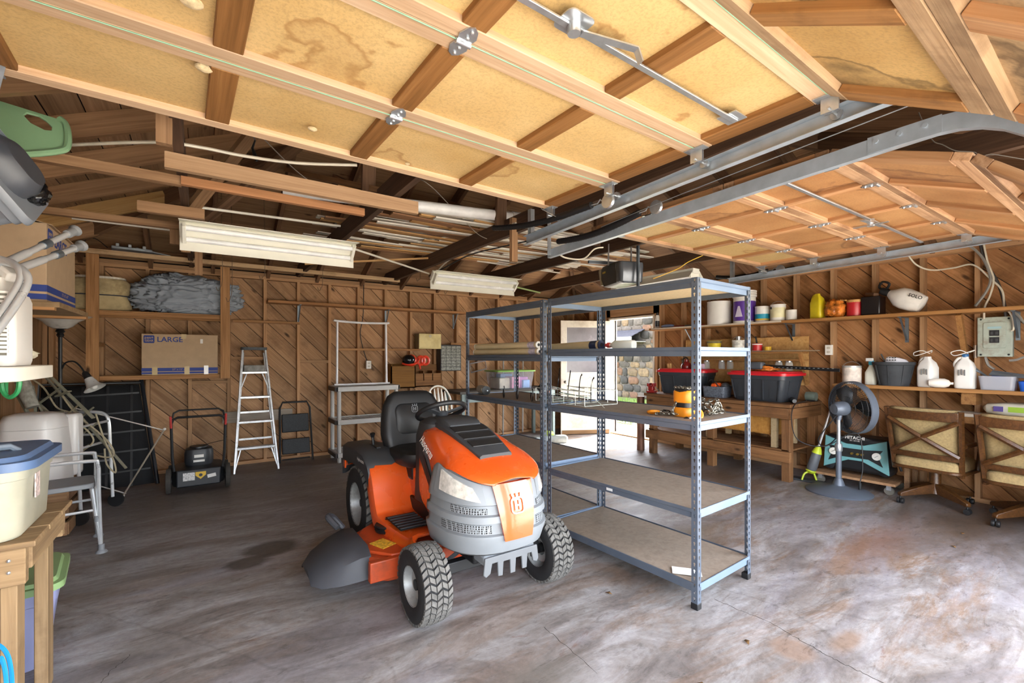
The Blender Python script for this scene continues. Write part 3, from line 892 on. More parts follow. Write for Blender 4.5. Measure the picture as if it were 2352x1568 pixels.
def shelf_unit(label, loc, rz, heights, D=.61, Lg=1.22, H=1.829):
    t = thing('shelving_unit', label, 'shelving unit', loc, rz, None)
    w = .036
    def post(sx, sy):
        g = G()
        keyhole_flange(g, tr(w / 2, 0, .0), H)
        keyhole_flange(g, tr(0, w / 2, 0) @ rotz(PI / 2), H)
        o = g.obj('post', SHG, t, smooth=0, m=tr(0 if sx > 0 else D, 0 if sy > 0 else Lg, 0) @ M.Diagonal((sx, sy, 1, 1)))
        so = o.modifiers.new('thick', 'SOLIDIFY'); so.thickness = .0018; so.offset = 0
        G().bb((-.003, -.003, 0), (w + .003, w + .003, .035)).obj('foot_cap', BLACKR, o, bevel=.003)
    for sx in (1, -1):
        for sy in (1, -1): post(sx, sy)
    bw = .052
    for k, z in enumerate(heights):
        lvl = []
        def bmk(p, q, inner):
            # stepped beam: tall lip, face and returned foot
            p, q = V(p), V(q); e = (q - p).normalized(); L_ = (q - p).length
            prof = [(0, 0), (.004, 0), (.004, -.016), (.014, -.020), (.014, -bw), (.010, -bw), (.010, -.023), (0, -.018)]
            rings = [[p + e * s_ + inner * (a - .006) + V((0, 0, b)) for a, b in prof] for s_ in (0, L_)]
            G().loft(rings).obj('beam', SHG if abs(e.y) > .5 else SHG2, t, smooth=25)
        bmk((.002, .02, z), (.002, Lg - .02, z), V((1, 0, 0)))
        bmk((D - .002, .02, z), (D - .002, Lg - .02, z), V((-1, 0, 0)))
        bmk((.02, .002, z), (D - .02, .002, z), V((0, 1, 0)))
        bmk((.02, Lg - .002, z), (D - .02, Lg - .002, z), V((0, -1, 0)))
        G().bb((.012, .012, z - .020), (D - .012, Lg - .012, z - .005)).obj('shelf_board', PBOARD_W if k == 0 else PBOARD, t, smooth=0)
    return t
U1 = (2.246, 1.499); R1 = math.radians(3.3)
shelf_unit('empty grey boltless shelving unit holding the orange chain hoist', (*U1, 0), R1, (1.826, 1.446, 1.033, .5515, .145))
U2 = (2.165, 2.762); R2 = math.radians(0.3)
shelf_unit('grey boltless shelving unit holding rolled tubes and the wire rack, behind the mower', (*U2, 0), R2, (1.826, 1.407, 1.026, .575, .145))
def u1(x, y, z): return tr(U1[0], U1[1], 0) @ rotz(R1) @ V((x, y, z))
def u2(x, y, z): return tr(U2[0], U2[1], 0) @ rotz(R2) @ V((x, y, z))

# ---- goods on the shelving
# chain hoist on the third shelf
ORG = mat('#e08a1e', .38, 0, .08, 8)
ORD = mat('#1a1a1c', .45, 0, .2, 12)
CHN = mat('#7a766c', .38, .9, .15, 60)
def chain(name, parent, pts, r=.0042, ln=.016, mt=CHN):
    """interlocked links along a smooth path"""
    path = bez(pts, 14)
    d = [0]
    for a, b in zip(path, path[1:]): d.append(d[-1] + (b - a).length)
    g = G(); s_ = 0; k = 0; j = 0
    up = V((0, 0, 1))
    while s_ < d[-1] - ln:
        while j < len(d) - 2 and d[j + 1] < s_: j += 1
        f = (s_ - d[j]) / max(1e-6, d[j + 1] - d[j]); p = path[j].lerp(path[j + 1], f)
        e = (path[j + 1] - path[j]).normalized()
        a = e.cross(up); a = a.normalized() if a.length > .05 else V((1, 0, 0))
        b = e.cross(a)
        a = (a if k % 2 else b)
        ring = [p + e * (ln * .95 * math.copysign(abs(math.cos(t)) ** .7, math.cos(t))) + a * (ln * .55 * math.sin(t)) for t in [2 * PI * q / 10 for q in range(10)]]
        g.tube(ring, r, 5, closed=True)
        s_ += ln * 1.42; k += 1
    return g.obj(name, mt, parent)
hp = u1(.20, .20, 1.030)
h = thing('chain_hoist', 'orange chain hoist with a heap of bright chain on the grey shelf', 'chain hoist', hp, R1)
h.scale = (.74, .74, .74)
for z0, z1 in ((.0, .075), (.115, .215)):
    G().loft([[(x * f, y * f, z) for x, y in rrect(.15, .17, .06, 5)] for z, f in ((z0, .93), (z0 + .01, 1), (z1 - .012, 1), (z1, .9))]).obj('housing', ORG, h)
G().loft([[(x, y, z) for x, y in rrect(.12, .135, .05, 5)] for z in (.07, .12)]).obj('chain_wheel_guard', ORD, h)
G().lathe([(.075, .2), (.082, .212), (.07, .225), (.03, .228)], (0, 0, 0), 20).obj('top_plate', ORD, h)
chain('hand_chain', h, [(.06 * math.cos(a) - .0, .085 * math.sin(a), .235) for a in [i * .7 for i in range(9)]], .004, .013)
G().loft([[( .086, y, z) for y, z in rrect(.05, .035, .015, 3, 0, .165)], [(.072, y, z) for y, z in rrect(.05, .035, .015, 3, 0, .165)]]).obj('slot_cover', ORD, h)
def hookpart(nm, m):
    g = G(); pts = [(.05 * math.cos(t), .05 * math.sin(t), 0) for t in [math.radians(-150 + 285 * i / 16) for i in range(17)]]
    g.tube(pts, [.017 - .008 * i / 16 for i in range(17)], 10)
    o = g.obj(nm, ORG, h, m=m)
    G().cyl((-.045, -.025, 0), (-.095, -.055, 0), .011, .015, 10).obj('shank', GALV, o)
    G().cyl((-.085, -.05, 0), (-.125, -.075, 0), .03, .03, 14).obj('swivel', ORD, o)
hookpart('hook', tr(.0, -.10, .03) @ rotz(-.5) @ rotx(1.1))
hookpart('hook', tr(-.09, .23, .02) @ rotz(2.3) @ rotx(.25))
rs = random.Random(5)
pts = [(.10, -.04, .12)]
for i in range(34): pts.append((.11 + rs.uniform(0, .19), -.13 + rs.uniform(-.05, .16), .022 + abs(rs.gauss(0, .045))))
chain('load_chain', h, pts, .0052, .018)
pts = [(-.05, .02, .16), (-.09, .05, .06)] + [(-.10 + rs.uniform(-.03, .05), rs.uniform(0, .2), .012 + rs.uniform(0, .02)) for i in range(10)]
chain('load_chain', h, pts, .0042, .014)
o = G().box((0, 0, 0), (.16, .09, .0015)).obj('instruction_sheet', mat('#e8e6e2', .7, 0, .05, 40))
o.location = u1(.09, .12, .1468); o.rotation_euler = (0, 0, R1 + 2.2); tag(o, 'white paper sheet lying on the bottom grey shelf', 'paper')
# small price label on the beam
o = G().box((0, 0, 0), (.001, .05, .028)).obj('price_sticker', mat('#cfd2d4', .6))
o.location = u1(.0005, .62, .528); o.rotation_euler = (0, 0, R1); tag(o, 'small clear sticker on the fourth shelf beam', 'sticker')

# rolled tubes on the second shelf of the far unit
TUB = mat('#c9b994', .6, 0, .1, 6)
def roll(label, p, q, r, endm, band=None, bandw=.06):
    p, q = V(p), V(q); t = thing('cardboard_tube', label, 'tube', p, 0, 'rolled tubes on the shelf')
    d = q - p; e = d.normalized()
    G().cyl((0, 0, 0), d, r, n=18).obj('tube', TUB, t)
    for s_, a in ((-1, V((0, 0, 0))), (1, d)):
        G().lathe([(r * .5, 0), (r * 1.03, .002), (r * 1.03, .012), (r * .98, .012)], a - e * .0, 18, V((0, 0, 1)).rotation_difference(-e if s_ < 0 else e).to_matrix().to_4x4() @ tr(0, 0, -.010)).obj('end_cap', endm, t)
        G().cyl(a - e * .001 if s_ < 0 else a, a + e * s_ * .004, r * .45, n=10).obj('plug', BLACKR, t)
    if band: G().cyl(e * .03, e * (.03 + bandw), r * 1.02, n=18).obj('label_band', band, t)
WCAP = mat('#efece6', .5)
NAVY = mat('#1f2a4a', .5)
PAPER = mat('#b8b0c0', .7, 0, .3, 50)
for i, (dx, dz) in enumerate(((0, .030), (.058, .030), (.012, .084), (.070, .082))):
    a, b = u2(.06 + dx, .12 + .015 * i, 1.403 + dz), u2(.06 + dx, 1.14, 1.403 + dz)
    roll(('tan cardboard tube with white cap lying in the bundle, bottom left', 'tan cardboard tube with white cap lying in the bundle, bottom right', 'tan cardboard tube with white cap lying in the bundle, top left', 'tan cardboard tube with white cap lying in the bundle, top right')[i], a, b, .027, WCAP, PAPER, .09)
roll('long tan roll with navy end lying behind the white capped tubes', u2(.40, -.22, 1.482), u2(.34, 1.17, 1.445), .036, NAVY, NAVY, .07)
roll('long tan roll with black end lying under the navy ended roll', u2(.48, -.15, 1.477), u2(.45, 1.1, 1.437), .030, BLACKR, BLACKR, .05)
# white bottle lying on the second shelf of the near unit
def lying_bottle(label, p, rz):
    t = thing('plastic_bottle', label, 'bottle', p, rz)
    t.scale = (.8, .8, .8)
    rg = []
    for y, f in ((0, .85), (.01, 1), (.20, 1), (.235, .6), (.245, .42), (.26, .40)):
        rg.append([(x * f, y, .045 + z * f) for x, z in rrect(.10, .085, .03, 4)])
    G().loft(rg).obj('body', mat('#dfe6e2', .4, 0, .05, 5), t)
    G().lathe([(.026, 0), (.027, .03), (.018, .036), (.016, .055), (0, .058)], (0, .26, .045), 14, rotx(-PI / 2)).obj('cap', mat('#c8474a', .4), t)
lying_bottle('white plastic bottle with red cap lying on the grey shelf', u1(.44, .76, 1.444), R1 + .1)

# wire rack, hooks and odds on the third shelf of the far unit
WIRE = mat('#dfe4dc', .4, .2); WIREG = mat('#a9c2b6', .5)
rk = thing('wire_rack', 'white wire rack with brackets piled on the grey shelf', 'wire rack', u2(.30, -.02, 1.026), R2)
g = G()
for i in range(5): g.tube([(-.16 + .08 * i, -.30, .004), (-.16 + .08 * i, .28, .004)], .0022, 6)
for y in (-.30, -.1, .1, .28): g.tube([(-.17, y, .004), (.17, y, .004)], .0028, 6)
for x in (-.17, .17):
    g.tube([(x, -.30, .006), (x, -.30, .11), (x, .28, .11), (x, .28, .006)], .0028, 6)
    for k in range(4): g.tube([(x, -.2 + .13 * k, .004), (x, -.2 + .13 * k, .11)], .002, 6)
g.tube([(-.17, -.30, .11), (.17, -.30, .11)], .0028, 6)
g.obj('basket', WIRE, rk)
g = G().tube([(-.14, -.30, .05), (-.14, -.30, .20), (-.12, -.30, .22), (-.10, -.30, .20), (-.10, -.30, .06)], .0026, 6)
g.tube([(-.16, -.36, .0), (-.16, -.44, -.005), (-.10, -.44, -.005), (-.10, -.33, .06)], .0026, 6)
g.obj('hanger', WIRE, rk)
rs = random.Random(8)
for i in range(9):
    a = V((rs.uniform(-.13, .13), rs.uniform(-.25, -.05), .02 + .012 * i)); b = a + V((rs.uniform(-.08, .08), rs.uniform(.22, .4), rs.uniform(-.01, .03)))
    G().beam(a, b, .012 if i % 3 else .028, .004).obj('bracket', WIREG if i % 3 == 0 else WIRE, rk)
BLKM = mat('#141416', .35, .3)
for i in range(4):
    y = -.22 + .13 * i
    G().tube(bez([(-.03, y, .02), (-.02, y + .01, .10), (.0, y + .02, .17 + .02 * (i % 2)), (-.03, y - .03, .21 + .02 * i), (-.045, y - .045, .20 + .02 * i)], 5), .004, 6).obj('hook', BLKM, rk)
for i in range(3):
    o = G().tube(bez([(0, .0, .10), (0, -.03, .105), (0, -.045, .085), (0, -.04, .03), (0, 0, .006), (0, .04, .005), (0, .075, .04), (0, .045, .07)], 5), .0045, 6).obj('screw_hook', BLKM)
    o.location = u2(.09, .68 - .21 * i, 1.022); o.rotation_euler = (0, 0, R2 - .5)
    tag(o, ('black storage hook standing on the grey shelf beside the motor', 'black storage hook standing between two like it on the grey shelf', 'black storage hook standing on the grey shelf beside the black clamp')[i], 'hook', 'black hooks on the shelf')
o = thing('spring_clamp', 'black clamp with a pale label lying against the shelf post', 'clamp', u2(.24, .30, 1.024), R2 + .4)
G().loft([[(x, y, z) for x, y in rrect(.05, .07, .02, 3)] for z in (0, .07)]).obj('jaw', BLKM, o)
G().tube([(0, .02, .06), (0, .05, .10), (0, .02, .13), (0, -.04, .135)], .012, 8).obj('handle', BLKM, o)
G().box((-.028, 0, .05), (.002, .035, .04)).obj('label_tag', mat('#dfeae4', .6), o)
o = thing('electric_motor', 'small grey electric motor with a pulley on the shelf end', 'motor', u2(.12, 1.10, 1.024), R2 - .25)
G().lathe([(.02, -.10), (.038, -.095), (.042, -.06), (.042, .05), (.036, .075), (.02, .08)], (0, 0, .045), 18, rotx(PI / 2)).obj('body', mat('#a9a69d', .45, .5), o)
G().lathe([(.01, .0), (.042, .002), (.034, .008), (.042, .014), (.01, .016)], (0, -.105, .045), 18, rotx(PI / 2)).obj('pulley', BLKM, o)
G().cyl((0, -.1, .045), (0, -.16, .045), .006, n=8).obj('shaft', GALV, o)
G().box((0, .0, .0025), (.08, .10, .005)).obj('foot', BLKM, o)
# ================================================================== riding mower (built facing +y, parked facing the car door)
MO = mat('#d8541a', .28, 0, .05, 4, coat=.6)
MG = mat('#7d8286', .5, 0, .06, 8)
MD = mat('#35373a', .55, 0, .08, 10, .15)
MK = mat('#17181a', .5, 0, .12, 14)
RIM = mat('#a7a9a8', .45, .3, .1, 8, dirt='#6d6a62')
TIRE = mat('#1d1d1e', .8, 0, .15, 20, .3)
TREAD = mat('#62605c', .9, 0, .3, 25, .4)
mw = thing('riding_mower', 'orange and grey riding lawn mower with black seat parked on the concrete', 'riding mower', (1.38, 3.5, 0), PI)

def tire(parent, name, x, y, R, w, rimr, rows, side):
    """axis along x; side = +1 when the valve face looks to +x"""
    t = thing('x', 'x', 'x'); del t['label'], t['category']
    t.name = name; t.parent = parent; t.location = (x, y, R)
    mY = roty(PI / 2)
    h = w / 2
    prof = [(rimr, -h * .86), (rimr + .01, -h * .95), (R * .80, -h), (R * .92, -h * .9), (R * .965, -h * .55), (R * .975, 0), (R * .965, h * .55), (R * .92, h * .9), (R * .80, h), (rimr + .01, h * .95), (rimr, h * .86)]
    G().lathe(prof, (0, 0, 0), 40, mY, cap=False).obj('tyre', TIRE, t)
    g = G()
    cells = 5
    for i in range(rows):
        for k in range(cells):
            u0, u1 = -1 + 2 * k / cells + .03, -1 + 2 * (k + 1) / cells - .03
            z = 1 if k % 2 else -1
            pts = []
            for (u, dv) in ((u0, -.5 * z), (u1, .5 * z)):
                for s_ in (-1, 1): pts.append((u, (i + .5 + (.5 if k % 2 else .5) * 0 + dv * .45 + s_ * .34)))
            vs = []
            for u, v in (pts[0], pts[2], pts[3], pts[1]):
                rr = R * (.972 - .05 * abs(u) ** 3)
                for dr in (-.002, .012):
                    a = 2 * PI * v / rows
                    vs.append((u * h * .93, (rr + dr) * math.cos(a), (rr + dr) * math.sin(a)))
            g.add(vs, [(0, 2, 4, 6), (1, 7, 5, 3), (0, 1, 3, 2), (2, 3, 5, 4), (4, 5, 7, 6), (6, 7, 1, 0)])
    g.obj('tread_block', TREAD, t, smooth=0)['kind'] = 'stuff'
    rp = [(.0, .0), (rimr * .35, .0), (rimr * .42, -.03), (rimr * .8, -.035), (rimr * .93, h * .55 - .0), (rimr * 1.02, h * .9)]
    for s_ in (-1, 1): G().lathe([(r, z * s_) for r, z in rp], (0, 0, 0), 28, mY, cap=False).obj('rim', RIM, t)
    G().cyl((-h * .5, 0, 0), (h * .6, 0, 0), .028, n=14).obj('hub', MK, t)
    return t
for x in (-.405, .405): tire(mw, 'front_wheel', x, 1.235, .197, .165, .10, 34, 1)
for x in (-.315, .315): tire(mw, 'rear_wheel', x, 0.0, .287, .235, .155, 30, 1)

# hood
def hood_ring(y, w, zt, zb, top=1.0):
    half = [(w * .97, zb), (w, zb + .10), (w * .99, zt - .17), (w * .93, zt - .08), (w * .80, zt - .035), (w * .55, zt - .010), (w * .28, zt - .002)]
    if zt - zb < .12: half = [(w * .96, zb), (w * .958, zb + .003), (w * .955, zb + .006), (w * .92, zb + (zt - zb) * .35), (w * .80, zb + (zt - zb) * .62), (w * .55, zt - .010), (w * .28, zt - .002)]
    else: half = [(x if z >= zb + .002 * k else min(x, w * (.86 + .004 * k)), max(z, zb + .002 * k)) for k, (x, z) in enumerate(half)]
    return [(x, y, z) for x, z in half] + [(0, y, zt)] + [(-x, y, z) for x, z in half[::-1]]
HS = [(.70, .215, .955, .50), (.82, .245, .96, .47), (.98, .268, .935, .45), (1.10, .284, .90, .44), (1.17, .288, .88, .44), (1.19, .288, .873, .79), (1.28, .280, .84, .782), (1.36, .262, .81, .765), (1.43, .225, .782, .745), (1.475, .175, .762, .728), (1.50, .125, .748, .722)]
g = G().loft([hood_ring(*s_) for s_ in HS], closed=False)
o = g.obj('hood', MO, mw, smooth=60)
so = o.modifiers.new('thick', 'SOLIDIFY'); so.thickness = .006; so.offset = 1
sb = o.modifiers.new('sub', 'SUBSURF'); sb.levels = sb.render_levels = 1
def hood_z(y):
    for a, b in zip(HS, HS[1:]):
        if a[0] <= y <= b[0]:
            f = (y - a[0]) / (b[0] - a[0]); return a[2] + (b[2] - a[2]) * f, a[1] + (b[1] - a[1]) * f
    return HS[-1][2], HS[-1][1]
# dark vent piece down the middle of the hood with louvres
rg = []
for y, w in ((.78, .135), (.86, .145), (.98, .142), (1.12, .130), (1.26, .112), (1.31, .105)):
    z = hood_z(y)[0]
    rg.append([(-w, y, z - .02), (-w, y, z + .008), (-w * .85, y, z + .016), (w * .85, y, z + .016), (w, y, z + .008), (w, y, z - .02)])
G().loft(rg).obj('hood_vent', MD, mw, smooth=30)
rg = []
for y, w, dz in ((.70, .115, .0), (.74, .13, .02), (.86, .135, .024), (.93, .128, .018), (.945, .12, .008)):
    z = hood_z(max(y, .7))[0]
    rg.append([(x, y, z + (.016 + dz if k in (1, 2) else .0)) for k, x in enumerate((-w, -w * .86, w * .86, w))])
G().loft(rg).obj('hood_cowl', MD, mw, smooth=30)
for k in range(3):
    y = 1.00 + .095 * k; z = hood_z(y)[0] + .019; w = .118 - .008 * k
    G().add([(-w, y - .035, z - .002), (w, y - .035, z - .002), (w * .98, y + .035, z - .014), (-w * .98, y + .035, z - .014), (-w, y - .035, z + .012), (w, y - .035, z + .012), (w * .98, y + .035, z - .010), (-w * .98, y + .035, z - .010)],
            [(0, 1, 2, 3), (7, 6, 5, 4), (0, 4, 5, 1), (2, 6, 7, 3), (1, 5, 6, 2), (0, 3, 7, 4)]).obj('louvre', MK, mw, smooth=0)
# side vents and swage on both flanks
for s_ in (-1, 1):
    poly = [(.78, .86), (.90, .83), (1.16, .63), (1.17, .54), (1.08, .60), (.80, .76)]
    vs = [(s_ * (hood_z(y)[1] * 1.0 + dz), y, z) for dz in (-.01, .008) for y, z in poly]
    n = len(poly)
    G().add(vs, [tuple(range(n)), tuple(range(2 * n - 1, n - 1, -1))] + [(i, (i + 1) % n, n + (i + 1) % n, n + i) for i in range(n)]).obj('side_vent', MD, mw, smooth=0)
    cx, cz = .985, .705
    vs = [(s_ * (hood_z(y)[1] + dz), cx + (y - cx) * .72, cz + (z - cz) * .62) for dz in (.002, .012) for y, z in poly]
    G().add(vs, [tuple(range(n)), tuple(range(2 * n - 1, n - 1, -1))] + [(i, (i + 1) % n, n + (i + 1) % n, n + i) for i in range(n)]).obj('vent_mesh', MK, mw, smooth=0)

# grey front mask: stacked plan curves
def base(z):
    k = max(0, (z - .45) / .35)
    w = .325 - .045 * k ** 1.6; L_ = .405 - .10 * k ** 1.9
    if z < .42: f = ((.42 - z) / .07) ** 2; w -= .035 * f; L_ -= .05 * f
    return w, L_
def face(ph, z, off=0):
    w, L_ = base(z)
    w += off; L_ += off
    a = math.radians(ph); e = .74
    sx, cy = math.sin(a), math.cos(a)
    return (w * math.copysign(abs(sx) ** e, sx), 1.12 + L_ * (abs(cy) ** e if cy > 0 else -.5 * abs(cy)), z)
PH = [-115, -100] + list(range(-90, 91, 9)) + [100, 115]
ROWS = [(.355, -.004), (.37, 0), (.455, .004), (.468, .004), (.474, -.012), (.528, -.012), (.534, .006), (.566, .006), (.572, -.010), (.615, -.010), (.622, .004), (.66, .003)]
rings = [[face(ph, z, o_) for ph in PH] for z, o_ in ROWS]
for f, o_ in ((.4, 0), (.75, -.003), (1.0, -.02), (1.02, -.08)):
    rings.append([face(ph, .66 + f * ((.728 if abs(ph) < 18 else .728 + .072 * min(1, (abs(ph) - 18) / 55)) - .66), o_) for ph in PH])
o = G().loft(rings, closed=False).obj('front_mask', MG, mw, smooth=25)
so = o.modifiers.new('thick', 'SOLIDIFY'); so.thickness = .008; so.offset = 1
def patch(name, q, mt, off=.004, n=10, m_=5, th=.006):
    """four (angle, z) corners laid on the mask"""
    vs, fs = [], []
    for lay in (0, 1):
        for j in range(m_ + 1):
            for i in range(n + 1):
                a, b = i / n, j / m_
                ph = (q[0][0] * (1 - a) + q[1][0] * a) * (1 - b) + (q[3][0] * (1 - a) + q[2][0] * a) * b
                z = (q[0][1] * (1 - a) + q[1][1] * a) * (1 - b) + (q[3][1] * (1 - a) + q[2][1] * a) * b
                vs.append(face(ph, z, off - lay * th))
    N_ = (n + 1) * (m_ + 1)
    for j in range(m_):
        for i in range(n):
            k = j * (n + 1) + i
            fs.append((k, k + 1, k + n + 2, k + n + 1)); fs.append((N_ + k, N_ + k + n + 1, N_ + k + n + 2, N_ + k + 1))
    edge = [i for i in range(n + 1)] + [(j + 1) * (n + 1) - 1 + 0 for j in range(1, m_ + 1)] + [m_ * (n + 1) + i for i in range(n - 1, -1, -1)] + [j * (n + 1) for j in range(m_ - 1, 0, -1)]
    for a, b in zip(edge, edge[1:] + edge[:1]): fs.append((b, a, N_ + a, N_ + b))
    return G().add(vs, fs).obj(name, mt, mw)
def hexmat():
    m, nt, b, N, L = _new('honeycomb')
    v = coords(nt, (1, 1, 1), False)
    vo = N('ShaderNodeTexVoronoi'); vo.inputs['Scale'].default_value = 95; vo.inputs['Randomness'].default_value = .15; vo.feature = 'DISTANCE_TO_EDGE'
    L(v, vo.inputs['Vector'])
    L(ramp(nt, vo.outputs['Distance'], [(.10, C('#8d9296')), (.16, C('#0a0a0b'))]), b.inputs['Base Color'])
    b.inputs['Roughness'].default_value = .6
    return m
HEX = hexmat()
LAMP = mat('#dedcd4', .1, .25, .3, 30, spec=.8, coat=1)
for s_ in (-1, 1):
    patch('headlamp_frame', [(s_ * 88, .655), (s_ * 24, .625), (s_ * 28, .725), (s_ * 86, .795)], MG, .006)
    patch('headlamp', [(s_ * 80, .675), (s_ * 30, .640), (s_ * 38, .708), (s_ * 80, .778)], LAMP, .014, th=.01)
    patch('grille', [(s_ * 66, .578), (s_ * 24, .574), (s_ * 24, .604), (s_ * 66, .612)], HEX, -.006)
    patch('grille', [(s_ * 78, .482), (s_ * 20, .478), (s_ * 20, .522), (s_ * 78, .526)], HEX, -.008)
patch('nose_panel', [(-9, .44), (9, .44), (17, .722), (-17, .722)], MO, .016, th=.028)
# emblem: rounded letter plate with a three-pronged crown
WE = mat('#f0ece6', .5)
em = G()
for (a, b) in (((-.022, -.026), (-.022, .026)), ((.022, -.026), (.022, .026)), ((-.022, 0), (.022, 0))): pass
def bar(g, x0, y0, x1, y1, w): g.beam((x0, y0, 0), (x1, y1, 0), w, .004)
def emblem(parent, m, s_, mt):
    g = G()
    ring = [(x, y) for x, y in rrect(.075, .078, .02, 4)]
    for a, b in zip(ring, ring[1:] + ring[:1]): bar(g, a[0], a[1], b[0], b[1], .007)
    bar(g, -.013, -.024, -.013, .024, .010); bar(g, .013, -.024, .013, .024, .010); bar(g, -.013, 0, .013, 0, .008)
    for dx in (-.028, 0, .028):
        bar(g, dx * .8, .036, dx, .054, .006); g.cyl((dx, .057, -.002), (dx, .057, .002), .0055, n=8)
    return g.obj('emblem', mt, parent, m=m @ M.Scale(s_, 4))
fa, fb = V(face(0, .54, .018)), V(face(0, .66, .018))
emblem(mw, frame((fa + fb) / 2 + V((0, .003, .01)), (-1, 0, 0), (fb - fa).normalized()), 1.0, WE)
# lower bumper bracket with fingers
poly = [(-.155, .335), (-.165, .25), (-.15, .235), (-.125, .25), (-.115, .30), (-.085, .30), (-.082, .225), (-.055, .222), (-.05, .295), (-.012, .295), (-.010, .22), (.02, .22), (.024, .295), (.058, .295), (.062, .225), (.09, .225), (.095, .30), (.12, .30), (.13, .25), (.155, .24), (.165, .26), (.155, .335)]
MB_ = mat('#66696c', .5, 0, .06, 8)
G().prism(poly, 0, .012, frame((0, 1.46, .012), (-1, 0, 0), (0, 0, 1)) @ M.Diagonal((1.08, 1, 1, 1))).obj('bumper', MB_, mw, bevel=.004, smooth=30)
G().bb((-.165, 1.26, .297), (.165, 1.452, .352)).obj('bumper_bracket', MG, mw, bevel=.012)
# chassis, axle, steering links
G().bb((-.17, .35, .27), (.17, 1.35, .42)).obj('chassis', MK, mw, bevel=.01)
g = G().beam((-.34, 1.235, .24), (.34, 1.235, .24), .05, .06); g.beam((-.05, 1.235, .24), (.05, 1.235, .36), .08, .12)
g.obj('front_axle', MK, mw, bevel=.004)
for s_ in (-1, 1):
    G().cyl((s_ * .325, 1.235, .16), (s_ * .325, 1.235, .335), .024, n=12).obj('kingpin', MD, mw)
    G().tube([(s_ * .32, 1.16, .2), (s_ * .12, 1.1, .25)], .012, 8).obj('steering_link', MG, mw)
# dash, steering wheel
rg = [[(x, y0 + (y / 1), z) for x, y in rrect(w, d_, .05, 4)] for z, w, d_, y0 in ((.42, .34, .22, .60), (.62, .34, .22, .62), (.86, .36, .24, .66), (.955, .34, .22, .69), (.985, .26, .16, .70))]
G().loft(rg).obj('dash', MD, mw)
G().cyl((0, .66, .9), (0, .61, .98), .035, .028, 14).obj('steering_column', MK, mw)
sw = G(); mS = tr(0, .60, 1.0) @ rotx(math.radians(27))
sw.at(mS).tube([(.165 * math.cos(a), .165 * math.sin(a), .012) for a in [2 * PI * i / 36 for i in range(36)]], .0165, 10, closed=True)
so_ = sw.obj('steering_wheel', MK, mw)
g = G().at(mS)
for a in (PI / 2 + PI, PI / 6, PI - PI / 6): g.beam((0, 0, -.012), (.155 * math.cos(a), .155 * math.sin(a), .010), .034, .012)
g.lathe([(.03, -.03), (.045, -.012), (.04, .004), (.0, .008)], (0, 0, 0), 16)
g.obj('spokes', MD, so_)
# seat
rg = []
for z, w, d_, y0 in ((.60, .30, .30, .20), (.63, .42, .40, .20), (.68, .455, .44, .205), (.715, .44, .43, .21), (.73, .36, .34, .21)):
    rg.append([(x * 1.08, y0 + y + .12, z) for x, y in rrect(w, d_, min(w, d_) * .3, 6)])
G().loft(rg).obj('seat_cushion', MK, mw, smooth=60)
def back_ring(s_, y, w, d_): return [(x * 1.1, y + .12 + yy, s_) for x, yy in rrect(w, d_, d_ * .48, 6)]
rg = [back_ring(.66, .02, .34, .09), back_ring(.70, -.0, .44, .11), back_ring(.80, -.035, .465, .12), back_ring(.92, -.06, .45, .115), back_ring(1.02, -.08, .41, .10), back_ring(1.085, -.092, .34, .085), back_ring(1.115, -.098, .25, .06), back_ring(1.12, -.10, .16, .03)]
bk = G().loft(rg).obj('seat_back', MK, mw, smooth=60)
rg = [[(x * f, y_, z0 + z * f) for x, z in rrect(.30, .22, .06, 5)] for f, y_ , z0 in ((1.0, .0, .0), (.94, .012, .0))]
pm = frame((0, -.0, .92), (-1, 0, 0), (0, -.13, 1))
G().loft([[(x, y, .052) for x, y in rrect(.31, .24, .06, 5)], [(x, y, .064) for x, y in rrect(.29, .22, .055, 5)]]).obj('back_pad', MK, bk, m=frame((0, .065, .90), (-1, 0, 0), (0, -.2, 1)), smooth=60)
emblem(mw, frame((0, .117, .985), (-1, 0, 0), (0, -.2, 1)), .62, mat('#6d6e70', .5))
G().bb((-.16, .08, .52), (.16, .46, .62)).obj('seat_base', MK, mw, bevel=.02)
